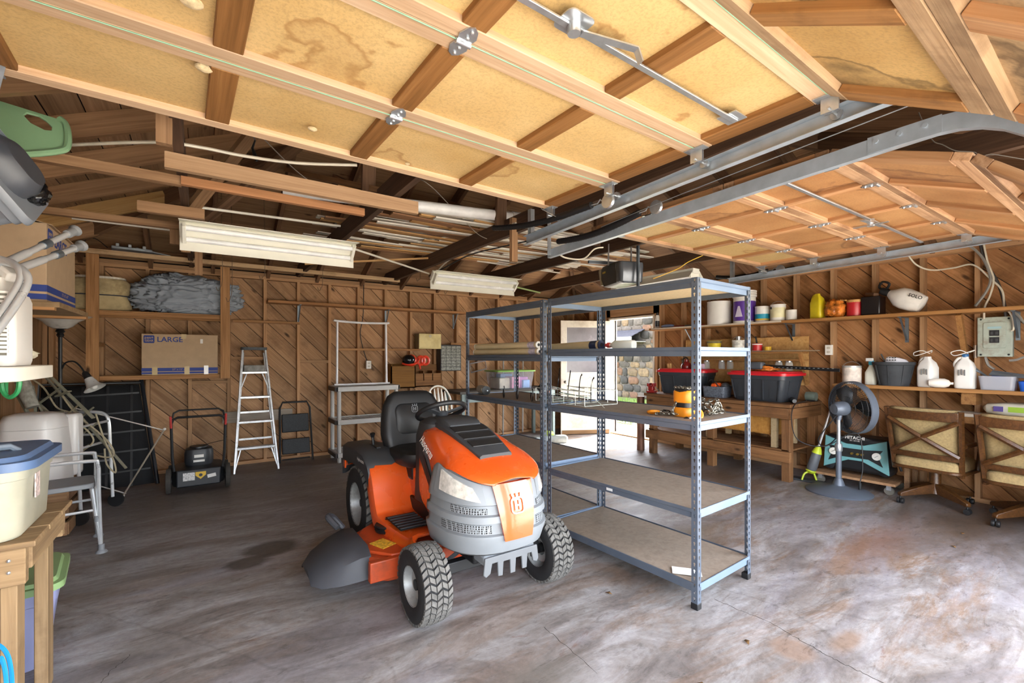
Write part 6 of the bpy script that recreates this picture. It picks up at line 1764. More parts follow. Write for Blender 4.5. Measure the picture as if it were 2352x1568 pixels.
for k, (a, b, c, r) in enumerate(((P(700, 606, d=4.9), P(1000, 592, d=5.6), 1, 1), (P(815, 572, Z=2.44), P(985, 628, Z=2.466), 0, 0), (P(450, 475, d=3.6), P(790, 520, d=4.3), 0, 0), (P(165, 500, d=3.6), P(410, 530, d=4.0), 0, 0), (P(1070, 632, Z=2.466), P(1240, 672, Z=2.466), 3, 1))):
    mt = (SW[0], SW[1], SW[2], mat('#8fa06a', .7))[c]
    d_ = b - a
    o = (G().cyl((0, 0, 0), d_, .011, n=8) if not r else G().beam((0, 0, 0), d_, .02, .02)).obj('rod' if not r else 'thin_batten', mt); o.location = a
    tag(o, ('slim pine batten under the joists over the step stool', 'slim white rod slanting beside the long shop light', 'white conduit along the joists above the long shop light', 'white conduit above the large moving box', 'green painted batten below the far shop light')[k], 'batten' if r else 'rod')
# short offcuts hanging down from joists
for k, (x, y, z0, z1) in enumerate(((-.10, 4.35, 2.20, 2.48), (-.18, 4.6, 2.30, 2.48), (-.02, 5.1, 2.14, 2.48), (2.26, 3.3, 2.22, 2.60), (-.14, 2.62, 2.36, 2.62))):
    o = G().box((0, 0, 0), (z1 - z0, .06, .04)).obj('hanger_block', MIDW, smooth=0); o.matrix_local = frame((x, y, (z0 + z1) / 2), (0, 0, 1), (1, 0, 0))
    tag(o, ('short wood block nailed under the joist beside the shop light end', 'small wood block under the timber above the moving box', 'short wood hanger in front of the roof boards over the tarpaulin', 'short dark wood hanger holding the back end of the door track', 'short wood hanger beside the yellow car door edge')[k], 'wood block')
# door opener
op = thing('door_opener', 'grey and black garage door opener hung from the roof above the shelving', 'door opener', (3.62, 3.32, 2.26), -.35)
rg = [[(x * f, y * f + yo, z) for x, y in rrect(.26, .42, .05, 5)] for z, f, yo in ((-.13, .7, .0), (-.12, .86, 0), (-.04, 1, 0), (.06, 1, 0), (.09, .92, 0))]
G().loft(rg).obj('housing', mat('#24262a', .4, 0, .1, 8), op)
G().loft([[(x * f, -.20 + y * f, z) for x, y in rrect(.27, .12, .04, 5)] for z, f in ((-.135, .75), (-.12, .95), (.04, 1.03), (.07, 1.0))]).obj('lamp_lens', mat('#55595f', .25, .3), op)
G().loft([[(x * f, .21 + y * f, z) for x, y in rrect(.27, .05, .02, 4)] for z, f in ((-.10, .85), (.05, 1.03), (.07, 1.0))]).obj('front_lens', mat('#b5a98a', .3), op)
for s_ in (-1, 1): G().beam((s_ * .13, .0, .08), (s_ * .13, .0, .30), .03, .004, up=(1, 0, 0)).obj('hanging_strap', GALV, op)
G().beam((0, .15, .10), (0, 1.1, .10), .04, .03).obj('drive_rail', STEELD, op) if False else G().beam((-.3, .12, .13), (.3, .12, .13), .03, .03).obj('cross_angle', STEELD, op)
G().box((-.133, .10, .02), (.004, .07, .02)).obj('warning_label', mat('#c9a82a', .5), op)
hs2 = G().beam((0, 0, 0), (0, 0, -.42), .025, .02, up=(1, 0, 0)).obj('steel_strut', STEELD); hs2.location = (3.55, 3.02, 2.50); tag(hs2, 'perforated steel strut hanging beside the door opener', 'strut')
# cables
RMX = mat('#d8d0bd', .5)
cable('white electric cable sagging along the rafters above the left timbers', [P(60, 338, Z=2.60), P(180, 332, Z=2.58), P(300, 327, Z=2.56), P(390, 328, Z=2.55), P(470, 340, Z=2.56), P(560, 358, Z=2.56), P(680, 374, Z=2.56), P(820, 379, Z=2.58)], .009, RMX, 'electric_cable')
cable('white electric cable stapled along the second dark joist', [P(1000, 628, d=5.6), P(1030, 598, d=5.3), P(1080, 575, d=5.0), P(1120, 562, d=4.7), P(1150, 545, d=4.3), P(1165, 520, d=4.1), P(1185, 512, d=3.9)], .008, RMX, 'electric_cable')
cable('white electric cable looping below the lumber strips', [P(960, 556, d=5.0), P(1020, 545, d=4.9), P(1090, 540, d=4.7), P(1160, 548, d=4.4), P(1180, 530, d=4.2)], .008, RMX, 'electric_cable')
cable('white cable drooping beside the orange door track', [P(1280, 580, d=3.8), P(1300, 592, d=4.0), P(1340, 594, d=4.2), P(1365, 572, d=4.3), P(1385, 568, d=4.4)], .007, RMX, 'electric_cable')
cable('thin grey wire crossing in front of the pipe', [P(605, 318, d=3.2), P(690, 400, d=3.4), P(760, 440, d=3.6), P(860, 448, d=3.8), P(950, 415, d=3.8), P(990, 428, d=3.8), P(1060, 500, d=4.2), P(1110, 545, d=4.4), P(1180, 558, d=4.4)], .0035, mat('#8f857a', .6), 'thin_wire')
cable('black cable below the dark joist', [P(985, 634, d=5.6), P(1020, 615, d=5.4), P(1080, 585, d=5.1), P(1160, 565, d=4.6), P(1250, 545, d=4.2)], .007, BLK, 'electric_cable')
cable('thin dark wire dangling across the orange car door', [P(2110, 258, d=2.2), P(2140, 320, d=2.2), P(2165, 332, d=2.2), P(2195, 346, d=2.2), P(2240, 350, d=2.2), P(2251, 366, d=2.2), P(2275, 354, d=2.2), P(2352, 366, d=2.2)], .0022, mat('#4d4640', .6), 'thin_wire', n=4)
cable('yellow cable by the door opener', [P(1500, 640, d=4.35), P(1555, 618, d=4.4), P(1580, 602, d=4.4), P(1615, 586, d=4.4)], .004, mat('#d3a93a', .5), 'electric_cable')
t = thing('utility_hook', 'black rubber strap hanging from the rafters beside the cable', 'strap', P(586, 322, d=3.0))
o0 = P(586, 322, d=3.0)
G().tube([(0, 0, 0), P(580, 340, d=3.0) - o0, P(585, 355, d=3.0) - o0, P(590, 370, d=3.0) - o0], [.004, .008, .012, .008], 8).obj('strap', BLK, t); G().tube([(0, 0, 0), P(582, 312, d=3.0) - o0, P(578, 300, d=3.0) - o0], .003, 6).obj('hook', STEELD, t)
# ================================================================== along the right wall
SHW = wood('#7a5330', '#a0713f', '#b48450', var=.12)
# upper wall shelf
us = thing('wall_shelf', 'long timber shelf high on the right wall carrying paint cans', 'wall shelf', (6.0, 2.4, 1.80))
G().box((0, 0, .0175), (4.75, .26, .035)).obj('plank', SHW, us, smooth=0, bevel=.003, m=frame((0, 0, 0), (0, 1, 0), (-1, 0, 0)))
G().box((0, 0, 0), (1.95, .008, .022)).obj('edge_strip', mat('#cfc3b2', .6), us, m=frame((-.135, 1.35, .024), (0, 1, 0), (-1, 0, 0)), smooth=0)
for y in (-1.55, -.76, .35, 1.75):
    g = G().beam((.13, y, 0), (.13, y, -.26), .03, .01, up=(1, 0, 0)); g.beam((.13, y, -.24), (-.08, y, -.005), .016, .006); g.beam((.135, y, -.004), (-.10, y, -.004), .03, .006)
    g.obj('bracket', STEELD, us)
G().beam((-.08, -1.20, -.005), (.13, -1.20, -.36), .04, .06, up=(1, 0, 0)).obj('wood_brace', SHW, us)
# lower wall shelf
ls = thing('wall_shelf', 'lower timber shelf on the right wall below the breaker panel', 'wall shelf', (6.0, 1.15, 1.055))
G().box((0, 0, .0175), (2.15, .29, .035)).obj('plank', SHW, ls, smooth=0, bevel=.003, m=frame((0, 0, 0), (0, 1, 0), (-1, 0, 0)))
for y in (-.02, .8): G().bb((-.10, y - .05, -.11), (.13, y + .05, 0)).obj('support_block', SHW, ls, smooth=0)
UZ, LZ = 1.836, 1.091

def can(label, loc, r, h, body, lab=None, rz=0, handle=True, group=None, name='paint_can', z0=.2, z1=.8):
    t = thing(name, label, 'paint can' if name == 'paint_can' else 'bucket', loc, rz)
    G().lathe([(0, 0), (r * .98, 0), (r, .004), (r, h - .006), (r * 1.03, h - .004), (r * 1.03, h), (r * .9, h), (r * .86, h - .006), (0, h - .006)], (0, 0, 0), 28).obj('can', body, t)
    if lab: G().lathe([(r * 1.006, h * z0), (r * 1.006, h * z1)], (0, 0, 0), 28, cap=False).obj('label', lab, t)
    if handle:
        G().tube([(r * 1.02 * math.cos(a), -.0, h * .8 + r * .95 * math.sin(a)) for a in [PI * i / 14 for i in range(15)]], .0022, 6).obj('handle', GALV, t, m=rotz(PI / 2 + .5))
    return t
can('white plastic bucket with crumpled wrap on the upper shelf', (5.99, 3.66, UZ), .155, .32, mat('#e4e2dd', .5, 0, .05, 5), None, 0, True, None, 'bucket')
t = can('white bucket with purple label and stacked lids on the upper shelf', (5.99, 3.30, UZ), .135, .34, WHT, mat('#5d3a9c', .45), 0, True, None, 'bucket', .08, .84)
for k in range(3): G().lathe([(.14, .34 + .03 * k), (.148, .345 + .03 * k), (.148, .365 + .03 * k), (.0, .368 + .03 * k)], (0, 0, 0), 28).obj('lid', WHT, t)
G().prism([(-.05, -.08), (.05, -.08), (.012, .06), (-.012, .06)], 0, .002, frame((-.1365, -.0, .16), (0, -1, 0), (0, 0, 1))).obj('printed_figure', mat('#d9d2ea', .6), t)
t = can('white paint can with teal wave label on the upper shelf', (5.98, 3.06, UZ), .085, .20, WHT, mat('#e9e9e6', .5), handle=False)
G().lathe([(.0865, .03), (.0865, .10)], (0, 0, 0), 28, cap=False).obj('teal_band', mat('#1f95b4', .5), t); G().lathe([(.0868, .02), (.0868, .04)], (0, 0, 0), 28, cap=False).obj('yellow_band', mat('#d8b53a', .5), t)
t = can('white paint can with yellow edged label and wire handle on the upper shelf', (5.97, 2.86, UZ), .085, .205, WHT, mat('#e6e0b8', .5))
G().cyl((-.075, .045, .16), (-.082, .05, .16), .016, n=12).obj('handle_boss', BLK, t)
can('small plain white paint tin beside the larger cans on the upper shelf', (5.96, 2.70, UZ), .058, .125, WHT, mat('#dcdad6', .6), handle=False)
def jug(name, label, loc, rz, w, d, h, mt, capm=None, handle=True):
    t = thing(name, label, 'jug', loc, rz)
    rg = [[(x * f, y * f, z) for x, y in rrect(w, d, min(w, d) * .28, 5)] for z, f in ((0, .92), (.01, 1), (h * .62, 1), (h * .78, .78), (h * .90, .36), (h * .97, .32))]
    G().loft(rg).obj('body', mt, t, smooth=50)
    if handle: G().tube(bez([(w * .42, 0, h * .60), (w * .50, 0, h * .74), (w * .34, 0, h * .90), (w * .12, 0, h * .93)], 6), .013, 8).obj('handle', mt, t)
    if capm: G().lathe([(.024, h * .95), (.026, h * 1.03), (.022, h * 1.05), (0, h * 1.05)], (0, 0, 0), 14).obj('cap', capm, t)
    return t
YEL = mat('#e3cf26', .4)
jug('oil_jug', 'yellow oil jug with handle on the upper shelf', (5.98, 2.42, UZ), 1.2, .15, .10, .30, YEL, None)
cloth_heap('snack_bag', 'orange and white plastic bag slumped between the yellow jug and red tin', 'plastic bag', (5.97, 2.23, UZ), (.10, .095, .10), mat('#c8702a', .3, 0, .9, 14), 15, n=44, m_=22)
t = can('red metal tin with tan lid on the upper shelf', (5.97, 2.045, UZ), .075, .155, mat('#b3242c', .35), None, handle=False, name='paint_can')
G().lathe([(.077, .15), (.079, .165), (.075, .18), (0, .182)], (0, 0, 0), 24).obj('lid', mat('#c79a5e', .5), t); G().beam((-.07, .06, .178), (-.05, .12, .186), .025, .012).obj('scraper', mat('#c79a5e', .5), t)
t = thing('black_case', 'black plastic case on the upper shelf beside the red tin', 'plastic case', (6.0, 1.89, UZ))
G().bb((-.09, -.085, 0), (.09, .085, .20)).obj('case', mat('#1c1a1c', .25, 0, .2, 8), t, bevel=.01); G().beam((-.05, -.04, .215), (.03, .06, .24), .05, .03).obj('grip', mat('#6b4a32', .6), t)
t = thing('sprayer_bottle', 'white pump sprayer bottle lying tilted on the upper shelf', 'sprayer', (5.96, 1.57, UZ + .012), 0)
mB = tr(0, .0, .115) @ rotx(math.radians(-62))
G().lathe([(.03, .20), (.05, .17), (.10, .10), (.108, .04), (.10, -.05), (.085, -.11), (.03, -.12), (0, -.12)][::-1], (0, 0, 0), 26).obj('bottle', mat('#e6e4df', .4), t, m=tr(0, .0, .0) @ mB)
G().lathe([(.035, .19), (.04, .24), (.036, .27), (0, .28)], (0, 0, 0), 18).obj('collar', BLK, t, m=tr(0, .0, 0) @ mB); G().tube(bez([(0, .20, .24), (.02, .26, .28), (-.02, .22, .33), (-.03, .16, .30), (0, .2, .24)], 5), .012, 8).obj('trigger', BLK, t)
lettering('SOLO', BLK, t, frame((-.11, -.07, .14), (0, -.9, -.4), (0, -.4, .9)), .045, True)
t = thing('spray_can', 'white and black spray foam can at the far end of the upper shelf', 'spray can', (5.98, 4.70, UZ))
G().lathe([(0, 0), (.033, 0), (.033, .19), (.024, .21), (.0, .212)], (0, 0, 0), 18).obj('can', WHT, t); G().lathe([(.034, .03), (.034, .12)], (0, 0, 0), 18, cap=False).obj('label', mat('#2f3136', .5, 0, .8, 40), t); G().lathe([(.022, .205), (.02, .25), (0, .252)], (0, 0, 0), 14).obj('cap', BLK, t)
o = G().sph((0, 0, .028), (.05, .12, .028), 14, 7).obj('shop_mitt', mat('#7d8fb8', .6)); o.location = (5.95, 4.48, UZ); tag(o, 'blue soft mitt lying on the upper shelf by the foam can', 'mitt')
for k, (y, c) in enumerate(((4.25, '#8a3230'), (4.05, '#55504c'), (3.93, '#a33a30'))):
    o = G().tube([(0, -.08, .012), (0, .09, .012)], [.009, .013], 8).obj('screwdriver', mat(c, .5)); o.location = (5.92, y, UZ); o.rotation_euler = (0, 0, .2 * k); tag(o, ('dark red handled tool lying on the upper shelf', 'grey tool lying on the upper shelf between red ones', 'bright red handled tool lying on the upper shelf')[k], 'hand tool')

# lower shelf goods
t = can('paint-dripped can with orange label on the lower shelf', (5.98, 2.08, LZ), .088, .20, mat('#b9bab6', .35, .3), mat('#cfc3b8', .55, 0, .5, 9), z0=.05, z1=.9)
t = thing('spray_bottle', 'clear spray bottle with teal trigger on the lower shelf', 'spray bottle', (5.98, 1.905, LZ))
FRO = mat('#d8d8cc', .35, 0, .05, 5, alpha=.85); TEA = mat('#2c9ab5', .4)
G().loft([[(x * f, y * f, z) for x, y in rrect(.075, .10, .03, 4)] for z, f in ((0, .95), (.01, 1), (.13, 1), (.17, .6), (.20, .35), (.215, .33))]).obj('bottle', FRO, t, smooth=50)
G().lathe([(.02, .21), (.022, .235), (.018, .25)], (0, 0, 0), 14).obj('collar', TEA, t); G().loft([[(x, y + .012, z) for x, y in rrect(.028, .07, .012, 3)] for z in (.25, .285)]).obj('head', WHT, t, bevel=.006); G().beam((0, -.02, .255), (0, -.035, .20), .018, .01, up=(0, 1, 0)).obj('trigger', TEA, t)
t = thing('rubber_tub', 'black rubber feed tub with sandals inside on the lower shelf', 'tub', (5.985, 1.71, LZ))
RUB = mat('#33363a', .75, 0, .25, 12, .4)
G().lathe([(0, 0), (.125, 0), (.165, .21), (.178, .215), (.178, .245), (.162, .245), (.122, .012), (0, .012)], (0, 0, 0), 32).obj('tub', RUB, t)
for k in range(8): a = 2 * PI * k / 8; G().beam((.125 * math.cos(a), .125 * math.sin(a), .01), (.167 * math.cos(a), .167 * math.sin(a), .21), .012, .01).obj('rib', RUB, t)
t = thing('clog', 'white perforated rubber clog resting in the black tub', 'clog', (5.96, 1.69, LZ + .235), .2)
G().loft([[(x, y * f, z * f + .03) for y, z in rrect(.10, .08, .03, 4)] for x, f in ((-.02, .7), (0, 1), (.08, 1.05), (.14, .8), (.16, .4))]).obj('upper', mat('#d6d4da', .5), t, m=rotz(-PI / 2) @ tr(-.06, 0, .0) @ roty(.2))
for k in range(8):
    G().cyl((-.056, -.03 - .022 * (k % 4) + .09, .03 + .024 * (k // 4)), (-.062, -.03 - .022 * (k % 4) + .09, .03 + .024 * (k // 4)), .006, n=8).obj('vent_hole', BLK, t)
o = G().tube([(0, 0, 0), (-.01, .05, .13)], .007, 8).obj('trowel', BLK); o.location = (5.94, 1.75, LZ + .20); tag(o, 'black handled trowel sticking up from the rubber tub', 'trowel')
for k, y in enumerate((1.435, 1.165)):
    t = jug('detergent_jug', ('white jug with cut label and white cord on the lower shelf beside the tub', 'white jug with blue cap and pliers below the breaker panel')[k], (5.97, y, LZ), (1.2, 1.6)[k], .145, .125, .31, mat('#e4e2dd', .4, 0, .04, 5), mat('#2d5f8e', .4) if k else None)
    for q in range(3): G().box((-.03 + .02 * q, -.066, .15 + .006 * (q % 2)), (.010, .002, .055)).obj('printed_mark', mat('#6d6d6c', .6), t, m=rotz(-(1.2, 1.6)[k] - PI / 2) @ tr(0, -.012, 0))
    G().tube(bez([(-.02, 0, .33), (.03, .03, .36), (.09, .05, .34), (.06, .08, .31), (.0, .06, .33), (-.07, .05, .36), (-.03, 0, .34)], 5), .004, 6).obj('cord', WHT, t)
o = G().lathe([(0, -.09), (.03, -.085), (.045, -.04), (.045, .03), (.03, .06), (.012, .07), (.012, .09), (0, .09)], (0, 0, .045), 18, rotx(PI / 2)).obj('bottle', mat('#e9e4da', .35)); o.location = (5.90, 1.325, LZ); o.rotation_euler = (0, 0, .25); tag(o, 'white bottle lying flat on the lower shelf between the jugs', 'bottle')
t = thing('plastic_basket', 'clear plastic box with pliers and string on the lower shelf', 'plastic box', (5.96, .945, LZ))
g = G().loft([[(x * f, y * f, z) for x, y in rrect(.20, .24, .03, 4)] for z, f in ((0, .88), (.125, 1.0), (.125, .96), (.01, .86))]); g.obj('box', glass('#c9ccd6', .15, .45), t)
G().tube([(-.02, .05, .10), (.02, .16, .20)], .007, 8).obj('pliers', STEELD, t); G().tube([(.02, .05, .10), (.0, .17, .19)], .007, 8).obj('pliers', STEELD, t); G().sph((.0, .0, .11), (.04, .05, .04), 10, 6).obj('blue_cap', mat('#2b4fa8', .4), t)
t = thing('parts_tray', 'bright blue plastic tray of rods on the lower shelf', 'tray', (5.95, .695, LZ))
G().loft([[(x * f, y * f, z) for x, y in rrect(.20, .24, .025, 4)] for z, f in ((0, .9), (.085, 1.0), (.085, .96), (.01, .88))]).obj('tray', mat('#1f57b8', .4), t)
for k in range(4): G().tube([(-.06 + .04 * k, -.12, .10), (-.05 + .04 * k, .30, .14 + .01 * k)], .007, 8).obj('rod', STEELD, t)

# breaker panel and its cables
bp_ = thing('breaker_panel', 'grey electrical breaker panel screwed to the right wall', 'breaker panel', (6.11, .99, 1.575))
PNL = mat('#a9b3a6', .5, .1, .08, 9, dirt='#7a5f4a')
G().bb((-.03, -.115, -.185), (.03, .115, .185)).obj('box', PNL, bp_, bevel=.005)
G().prism(rrect(.15, .24, .015, 3, 0, .015), 0, .008, frame((-.031, 0, 0), (0, -1, 0), (0, 0, 1))).obj('door', PNL, bp_, bevel=.003)
for z in (.035, -.03):
    G().bb((-.046, -.032, z - .026), (-.036, .032, z + .026)).obj('breaker_block', BLK, bp_)
    for y in (-.016, .016): G().bb((-.051, y - .008, z - .014), (-.045, y + .008, z + .012)).obj('switch', mat('#3a3b3d', .5), bp_)
G().bb((-.041, -.045, .075), (-.038, .045, .095)).obj('name_plate', mat('#9fc0c4', .4), bp_)
for y, z in ((-.09, .165), (.09, .165), (-.09, -.165), (.09, -.165)): G().sph((-.032, y, z), .008, 8, 5).obj('screw', BLK, bp_)
GC = mat('#8d8a84', .5); DKC = mat('#3f3d3b', .5)
def wcable(label, pts, r, m): cable(label, [P(x, y, X=X) for x, y, X in pts], r, m, 'electric_cable', 'cable', 'cables above the breaker panel')
wcable('thick grey cable falling from the track to the breaker panel', [(2200, 557, 6.05), (2235, 570, 6.05), (2262, 600, 6.05), (2275, 640, 6.05), (2265, 670, 6.04), (2240, 703, 6.02)], .011, GC)
wcable('white cable dropping straight down to the breaker panel top', [(2258, 552, 6.06), (2268, 600, 6.06), (2282, 640, 6.05), (2275, 675, 6.04), (2262, 705, 6.03), (2260, 732, 6.06)], .008, RMX)
wcable('dark cable bundle behind the white cables by the panel', [(2250, 548, 6.08), (2262, 600, 6.08), (2290, 645, 6.08), (2305, 690, 6.08), (2312, 740, 6.1)], .012, DKC)
wcable('pale cable sagging from the track across the studs to the panel', [(2083, 582, 5.95), (2105, 608, 6.0), (2140, 620, 6.08), (2190, 615, 6.08), (2235, 608, 6.08), (2275, 640, 6.06), (2302, 668, 6.06), (2306, 710, 6.06)], .008, RMX)
wcable('grey conduit curving along the upper shelf end', [(2322, 712, 6.06), (2340, 725, 6.06), (2352, 740, 6.06), (2380, 760, 6.06)], .010, GC)
wcable('white cable bowed beside the panel', [(2315, 712, 6.05), (2325, 730, 6.05), (2328, 755, 6.05), (2322, 760, 6.05)], .007, RMX)
wcable('grey conduit curling below the panel', [(2263, 820, 6.06), (2270, 838, 6.05), (2284, 848, 6.04)], .011, GC)
wcable('grey conduit leaving the panel to the right', [(2318, 828, 6.06), (2335, 826, 6.06), (2352, 820, 6.06), (2390, 812, 6.06)], .011, GC)
o = G().tube([(0, 0, 0), (0, .0, -.12)], .014, 10).obj('copper_pipe', mat('#9a8a7c', .4, .6)); o.location = (6.124, 1.125, 1.50); tag(o, 'short dull pipe stub with wing valve on the stud left of the panel', 'pipe')
G().box((0, 0, -.06), (.02, .06, .008)).obj('wing_valve', mat('#9a8a7c', .4, .6), o)
socket('white double socket on a stud of the right wall', (6.12, 2.36, 1.47), 'x')

# tool shelf with plywood back, jars below
ts = thing('tool_shelf', 'small timber shelf with plywood back over the workbench', 'wall shelf', (6.0, 3.42, 1.44))
PLYW = wood('#8d6436', '#b08650', '#c09a66', knots=False, grain=12, along=.7)
G().bb((.10, -.85, -.40), (.115, .85, .20)).obj('back_panel', PLYW, ts, smooth=0)
G().box((0, 0, 0), (1.7, .22, .022)).obj('board', SHW, ts, m=frame((-.0, 0, .0), (0, 1, 0), (-1, 0, 0)), smooth=0)
G().box((0, 0, 0), (1.7, .16, .02)).obj('board', SHW, ts, m=frame((.02, 0, -.09), (0, 1, 0), (-1, 0, 0)), smooth=0)
for y in (-.84, .84): G().beam((-.09, y, -.0), (.11, y, -.38), .03, .05, up=(1, 0, 0)).obj('brace', SHW, ts)
TZ = 1.452
t = thing('plastic_tub', 'yellow paint-crusted plastic tub on the tool shelf', 'tub', (5.97, 3.72, TZ)); G().lathe([(0, 0), (.065, 0), (.10, .16), (.105, .16), (.10, .155), (.06, .01), (0, .01)], (0, 0, 0), 20).obj('tub', mat('#d8c22f', .5, 0, .3, 9), t); G().lathe([(.088, .11), (.103, .163)], (0, 0, 0), 20, cap=False).obj('crust', mat('#7a6f52', .8, 0, .3, 20), t)
can('small blue tin on the tool shelf', (5.96, 3.55, TZ), .045, .06, mat('#2a56a8', .4), mat('#dfe3ea', .5), handle=False, z0=.3, z1=.6)
t = can('splattered white paint can with small cup on the tool shelf', (5.97, 3.37, TZ), .08, .16, mat('#d9d6ce', .5, 0, .5, 18), None); G().lathe([(.03, .16), (.03, .21), (0, .212)], (0, 0, 0), 16).obj('cup', GALV, t)
t = can('red cup of brushes on the tool shelf', (5.97, 3.12, TZ), .06, .11, mat('#c42a30', .4), mat('#d8d3cc', .6), handle=False, z0=.82, z1=1.0); G().tube([(0, 0, .08), (.0, .02, .20)], .01, 8).obj('brush_handle', BLK, t)
can('small yellow tin at the end of the tool shelf', (5.96, 2.98, TZ), .04, .065, mat('#cfa62f', .5), handle=False)
for k, y in enumerate((3.85, 3.62, 3.50, 2.86, 2.74)):
    t = thing('glass_jar', ('empty glass jar hung under the tool shelf above the far tote', 'empty glass jar hung under the tool shelf behind the shelving post', 'empty glass jar hung under the tool shelf next to another jar', 'empty glass jar hung under the tool shelf by the wood brace', 'empty glass jar nearest the white socket under the tool shelf')[k], 'jar', (5.99, y, 1.338), 0, 'jars under the tool shelf')
    G().lathe([(.03, 0), (.033, -.012), (.042, -.03), (.044, -.10), (.04, -.118), (0, -.12)], (0, 0, 0), 16, cap=False).obj('glass', glass('#dfe6e4', .05, .28), t); G().lathe([(0, .0), (.034, 0), (.034, -.014), (.03, -.016)], (0, 0, 0), 16).obj('lid', GALV, t)
o = G().box((0, 0, 0), (.75, .10, .012)).obj('spare_plank', wood('#8f7a62', '#a8937a', knots=False), smooth=0); o.matrix_local = frame((5.95, 2.78, 1.462), (0, 1, 0), (-1, 0, 0)); tag(o, 'short grey board lying on the near end of the tool shelf', 'board')

# workbench
wbn = thing('workbench', 'heavy old timber workbench along the right wall', 'workbench', (5.72, 3.40, 0))
WBW = wood('#573921', '#7a5433', '#8f6844', var=.22, dirt='#4d3420')
def wbb(name, a, b, m=None):
    a, b = V(a) - V((5.72, 3.40, 0)), V(b) - V((5.72, 3.40, 0)); d = b - a; i = max(range(3), key=lambda k: abs(d[k]))
    ex = [0, 0, 0]; ex[i] = 1; ey = [0, 0, 0]; ey[(i + 1) % 3] = 1
    G().box((0, 0, 0), (abs(d[i]), abs(d[(i + 1) % 3]), abs(d[(i + 2) % 3]))).obj(name, m or WBW, wbn, smooth=0, m=frame((a + b) / 2, ex, ey), bevel=.003, seg=1)
for k in range(4): wbb('top_board', (5.32 + .195 * k, 2.42, .825), (5.51 + .195 * k, 4.42, .865))
wbb('apron', (5.33, 2.45, .70), (5.368, 4.38, .82)); wbb('apron', (5.33, 2.42, .70), (6.08, 2.45, .82))
for y in (2.45, 3.36, 4.28):
    wbb('leg', (5.37, y, 0), (5.455, y + .088, .70)); wbb('leg', (5.98, y, 0), (6.065, y + .088, .70))
wbb('lower_rail', (5.33, 2.43, .22), (5.368, 4.40, .335)); wbb('lower_rail', (6.02, 2.43, .22), (6.06, 4.40, .335))
for k in range(3): wbb('lower_board', (5.37 + .22 * k, 2.46, .336), (5.58 + .22 * k, 4.38, .354))
# plywood crate and pale posts stored under the bench
t = thing('plywood_crate', 'orange-brown plywood crate on legs stored under the workbench', 'crate', (5.66, 3.05, .356))
for a, b in (((-.22, -.42, .15), (-.205, .42, .45)), ((-.22, -.42, .15), (.22, -.405, .45)), ((.205, -.42, .15), (.22, .42, .45)), ((-.22, .405, .15), (.22, .42, .45)), ((-.22, -.42, .135), (.22, .42, .15))): G().bb(a, b).obj('panel', wood('#8f5f26', '#b07c38', '#c0904c', knots=False, grain=14), t, smooth=0)
for x in (-.25, .20):
    for y in (-.44, .38): G().bb((x, y, 0), (x + .05, y + .06, .45)).obj('leg', wood('#a08a66', '#bfa985', knots=False), t, smooth=0)
t2 = G().cyl((0, 0, 0), (0, 0, .80), .055, n=18).obj('steel_post', mat('#6d4a3a', .6, .4, .2, 9)); t2.location = (5.42, 4.56, 0); tag(t2, 'rusty brown steel post standing beside the far bench leg', 'post')

# totes and tools on the bench
BT = mat('#33373d', .45, 0, .06, 6); RL = mat('#c6202a', .35, 0, .06, 5)
def black_tote(label, loc, rz):
    t, b = tote('storage_tote', label, loc, rz, .70, .46, .315, BT, RL, .84, lidh=.035, over=.022)
    for s_ in (-1, 1):
        for k in range(3):
            x = -.19 + .19 * k
            G().loft([[(x + q * .03, s_ * (.200 + .0), .04) for q in (-1, -.6, .6, 1)], [(x + q * .022, s_ * (.214), .16) for q in (-1, -.6, .6, 1)], [(x + q * .012, s_ * .222, .20) for q in (-1, -.6, .6, 1)]], closed=False).obj('rib', BT, b)
        for x in (-.30, -.10, .10, .30): G().beam((x * .87, s_ * .199, .02), (x * .98, s_ * .226, .25), .012, .012).obj('rib', BT, b)
    for s_ in (-1, 1):
        for y in (-.1, .1): G().beam((s_ * .303, y * .85, .02), (s_ * .343, y, .25), .012, .012).obj('rib', BT, b)
    return t
black_tote('black tote with red lid and orange bag on the near end of the workbench', (5.66, 2.86, .867), PI / 2 - .06)
black_tote('black tote with red lid at the far end of the workbench by the doorway', (5.78, 4.03, .867), PI / 2 + .2)
BZ = .867 + .35
cloth_heap('orange_bag', 'orange and white plastic bag on the near red tote lid', 'plastic bag', (5.62, 2.86, BZ + .002), (.10, .17, .035), mat('#d9772f', .35, 0, .7, 16), 22, n=40, m_=20)
t = thing('hedge_trimmer', 'black hedge trimmer blade lying across the near red tote lid', 'hedge trimmer', (5.55, 2.60, BZ + .035), 0)
G().beam((.0, .25, .03), (.03, -.55, -.005), .02, .035).obj('blade', mat('#1c1c1e', .35, .3), t)
for k in range(16): y = .18 - .045 * k; G().box((.01 + .0012 * k, y, .012), (.052, .014, .005)).obj('tooth', GALV, t)
G().box((0, .30, .03), (.10, .16, .09)).obj('motor', mat('#4b5058', .5), t, bevel=.02)
t = thing('gas_can', 'dark red fuel bottle standing on the far red tote lid', 'fuel bottle', (5.80, 4.05, BZ + .002)); G().lathe([(0, 0), (.07, 0), (.075, .03), (.06, .075), (.025, .10), (.025, .13), (0, .13)], (0, 0, 0), 18).obj('bottle', mat('#7a1f1f', .25), t); G().tube(bez([(-.06, 0, .05), (-.09, 0, .12), (0, 0, .16), (.06, 0, .1)], 5), .008, 6).obj('handle', BLK, t)
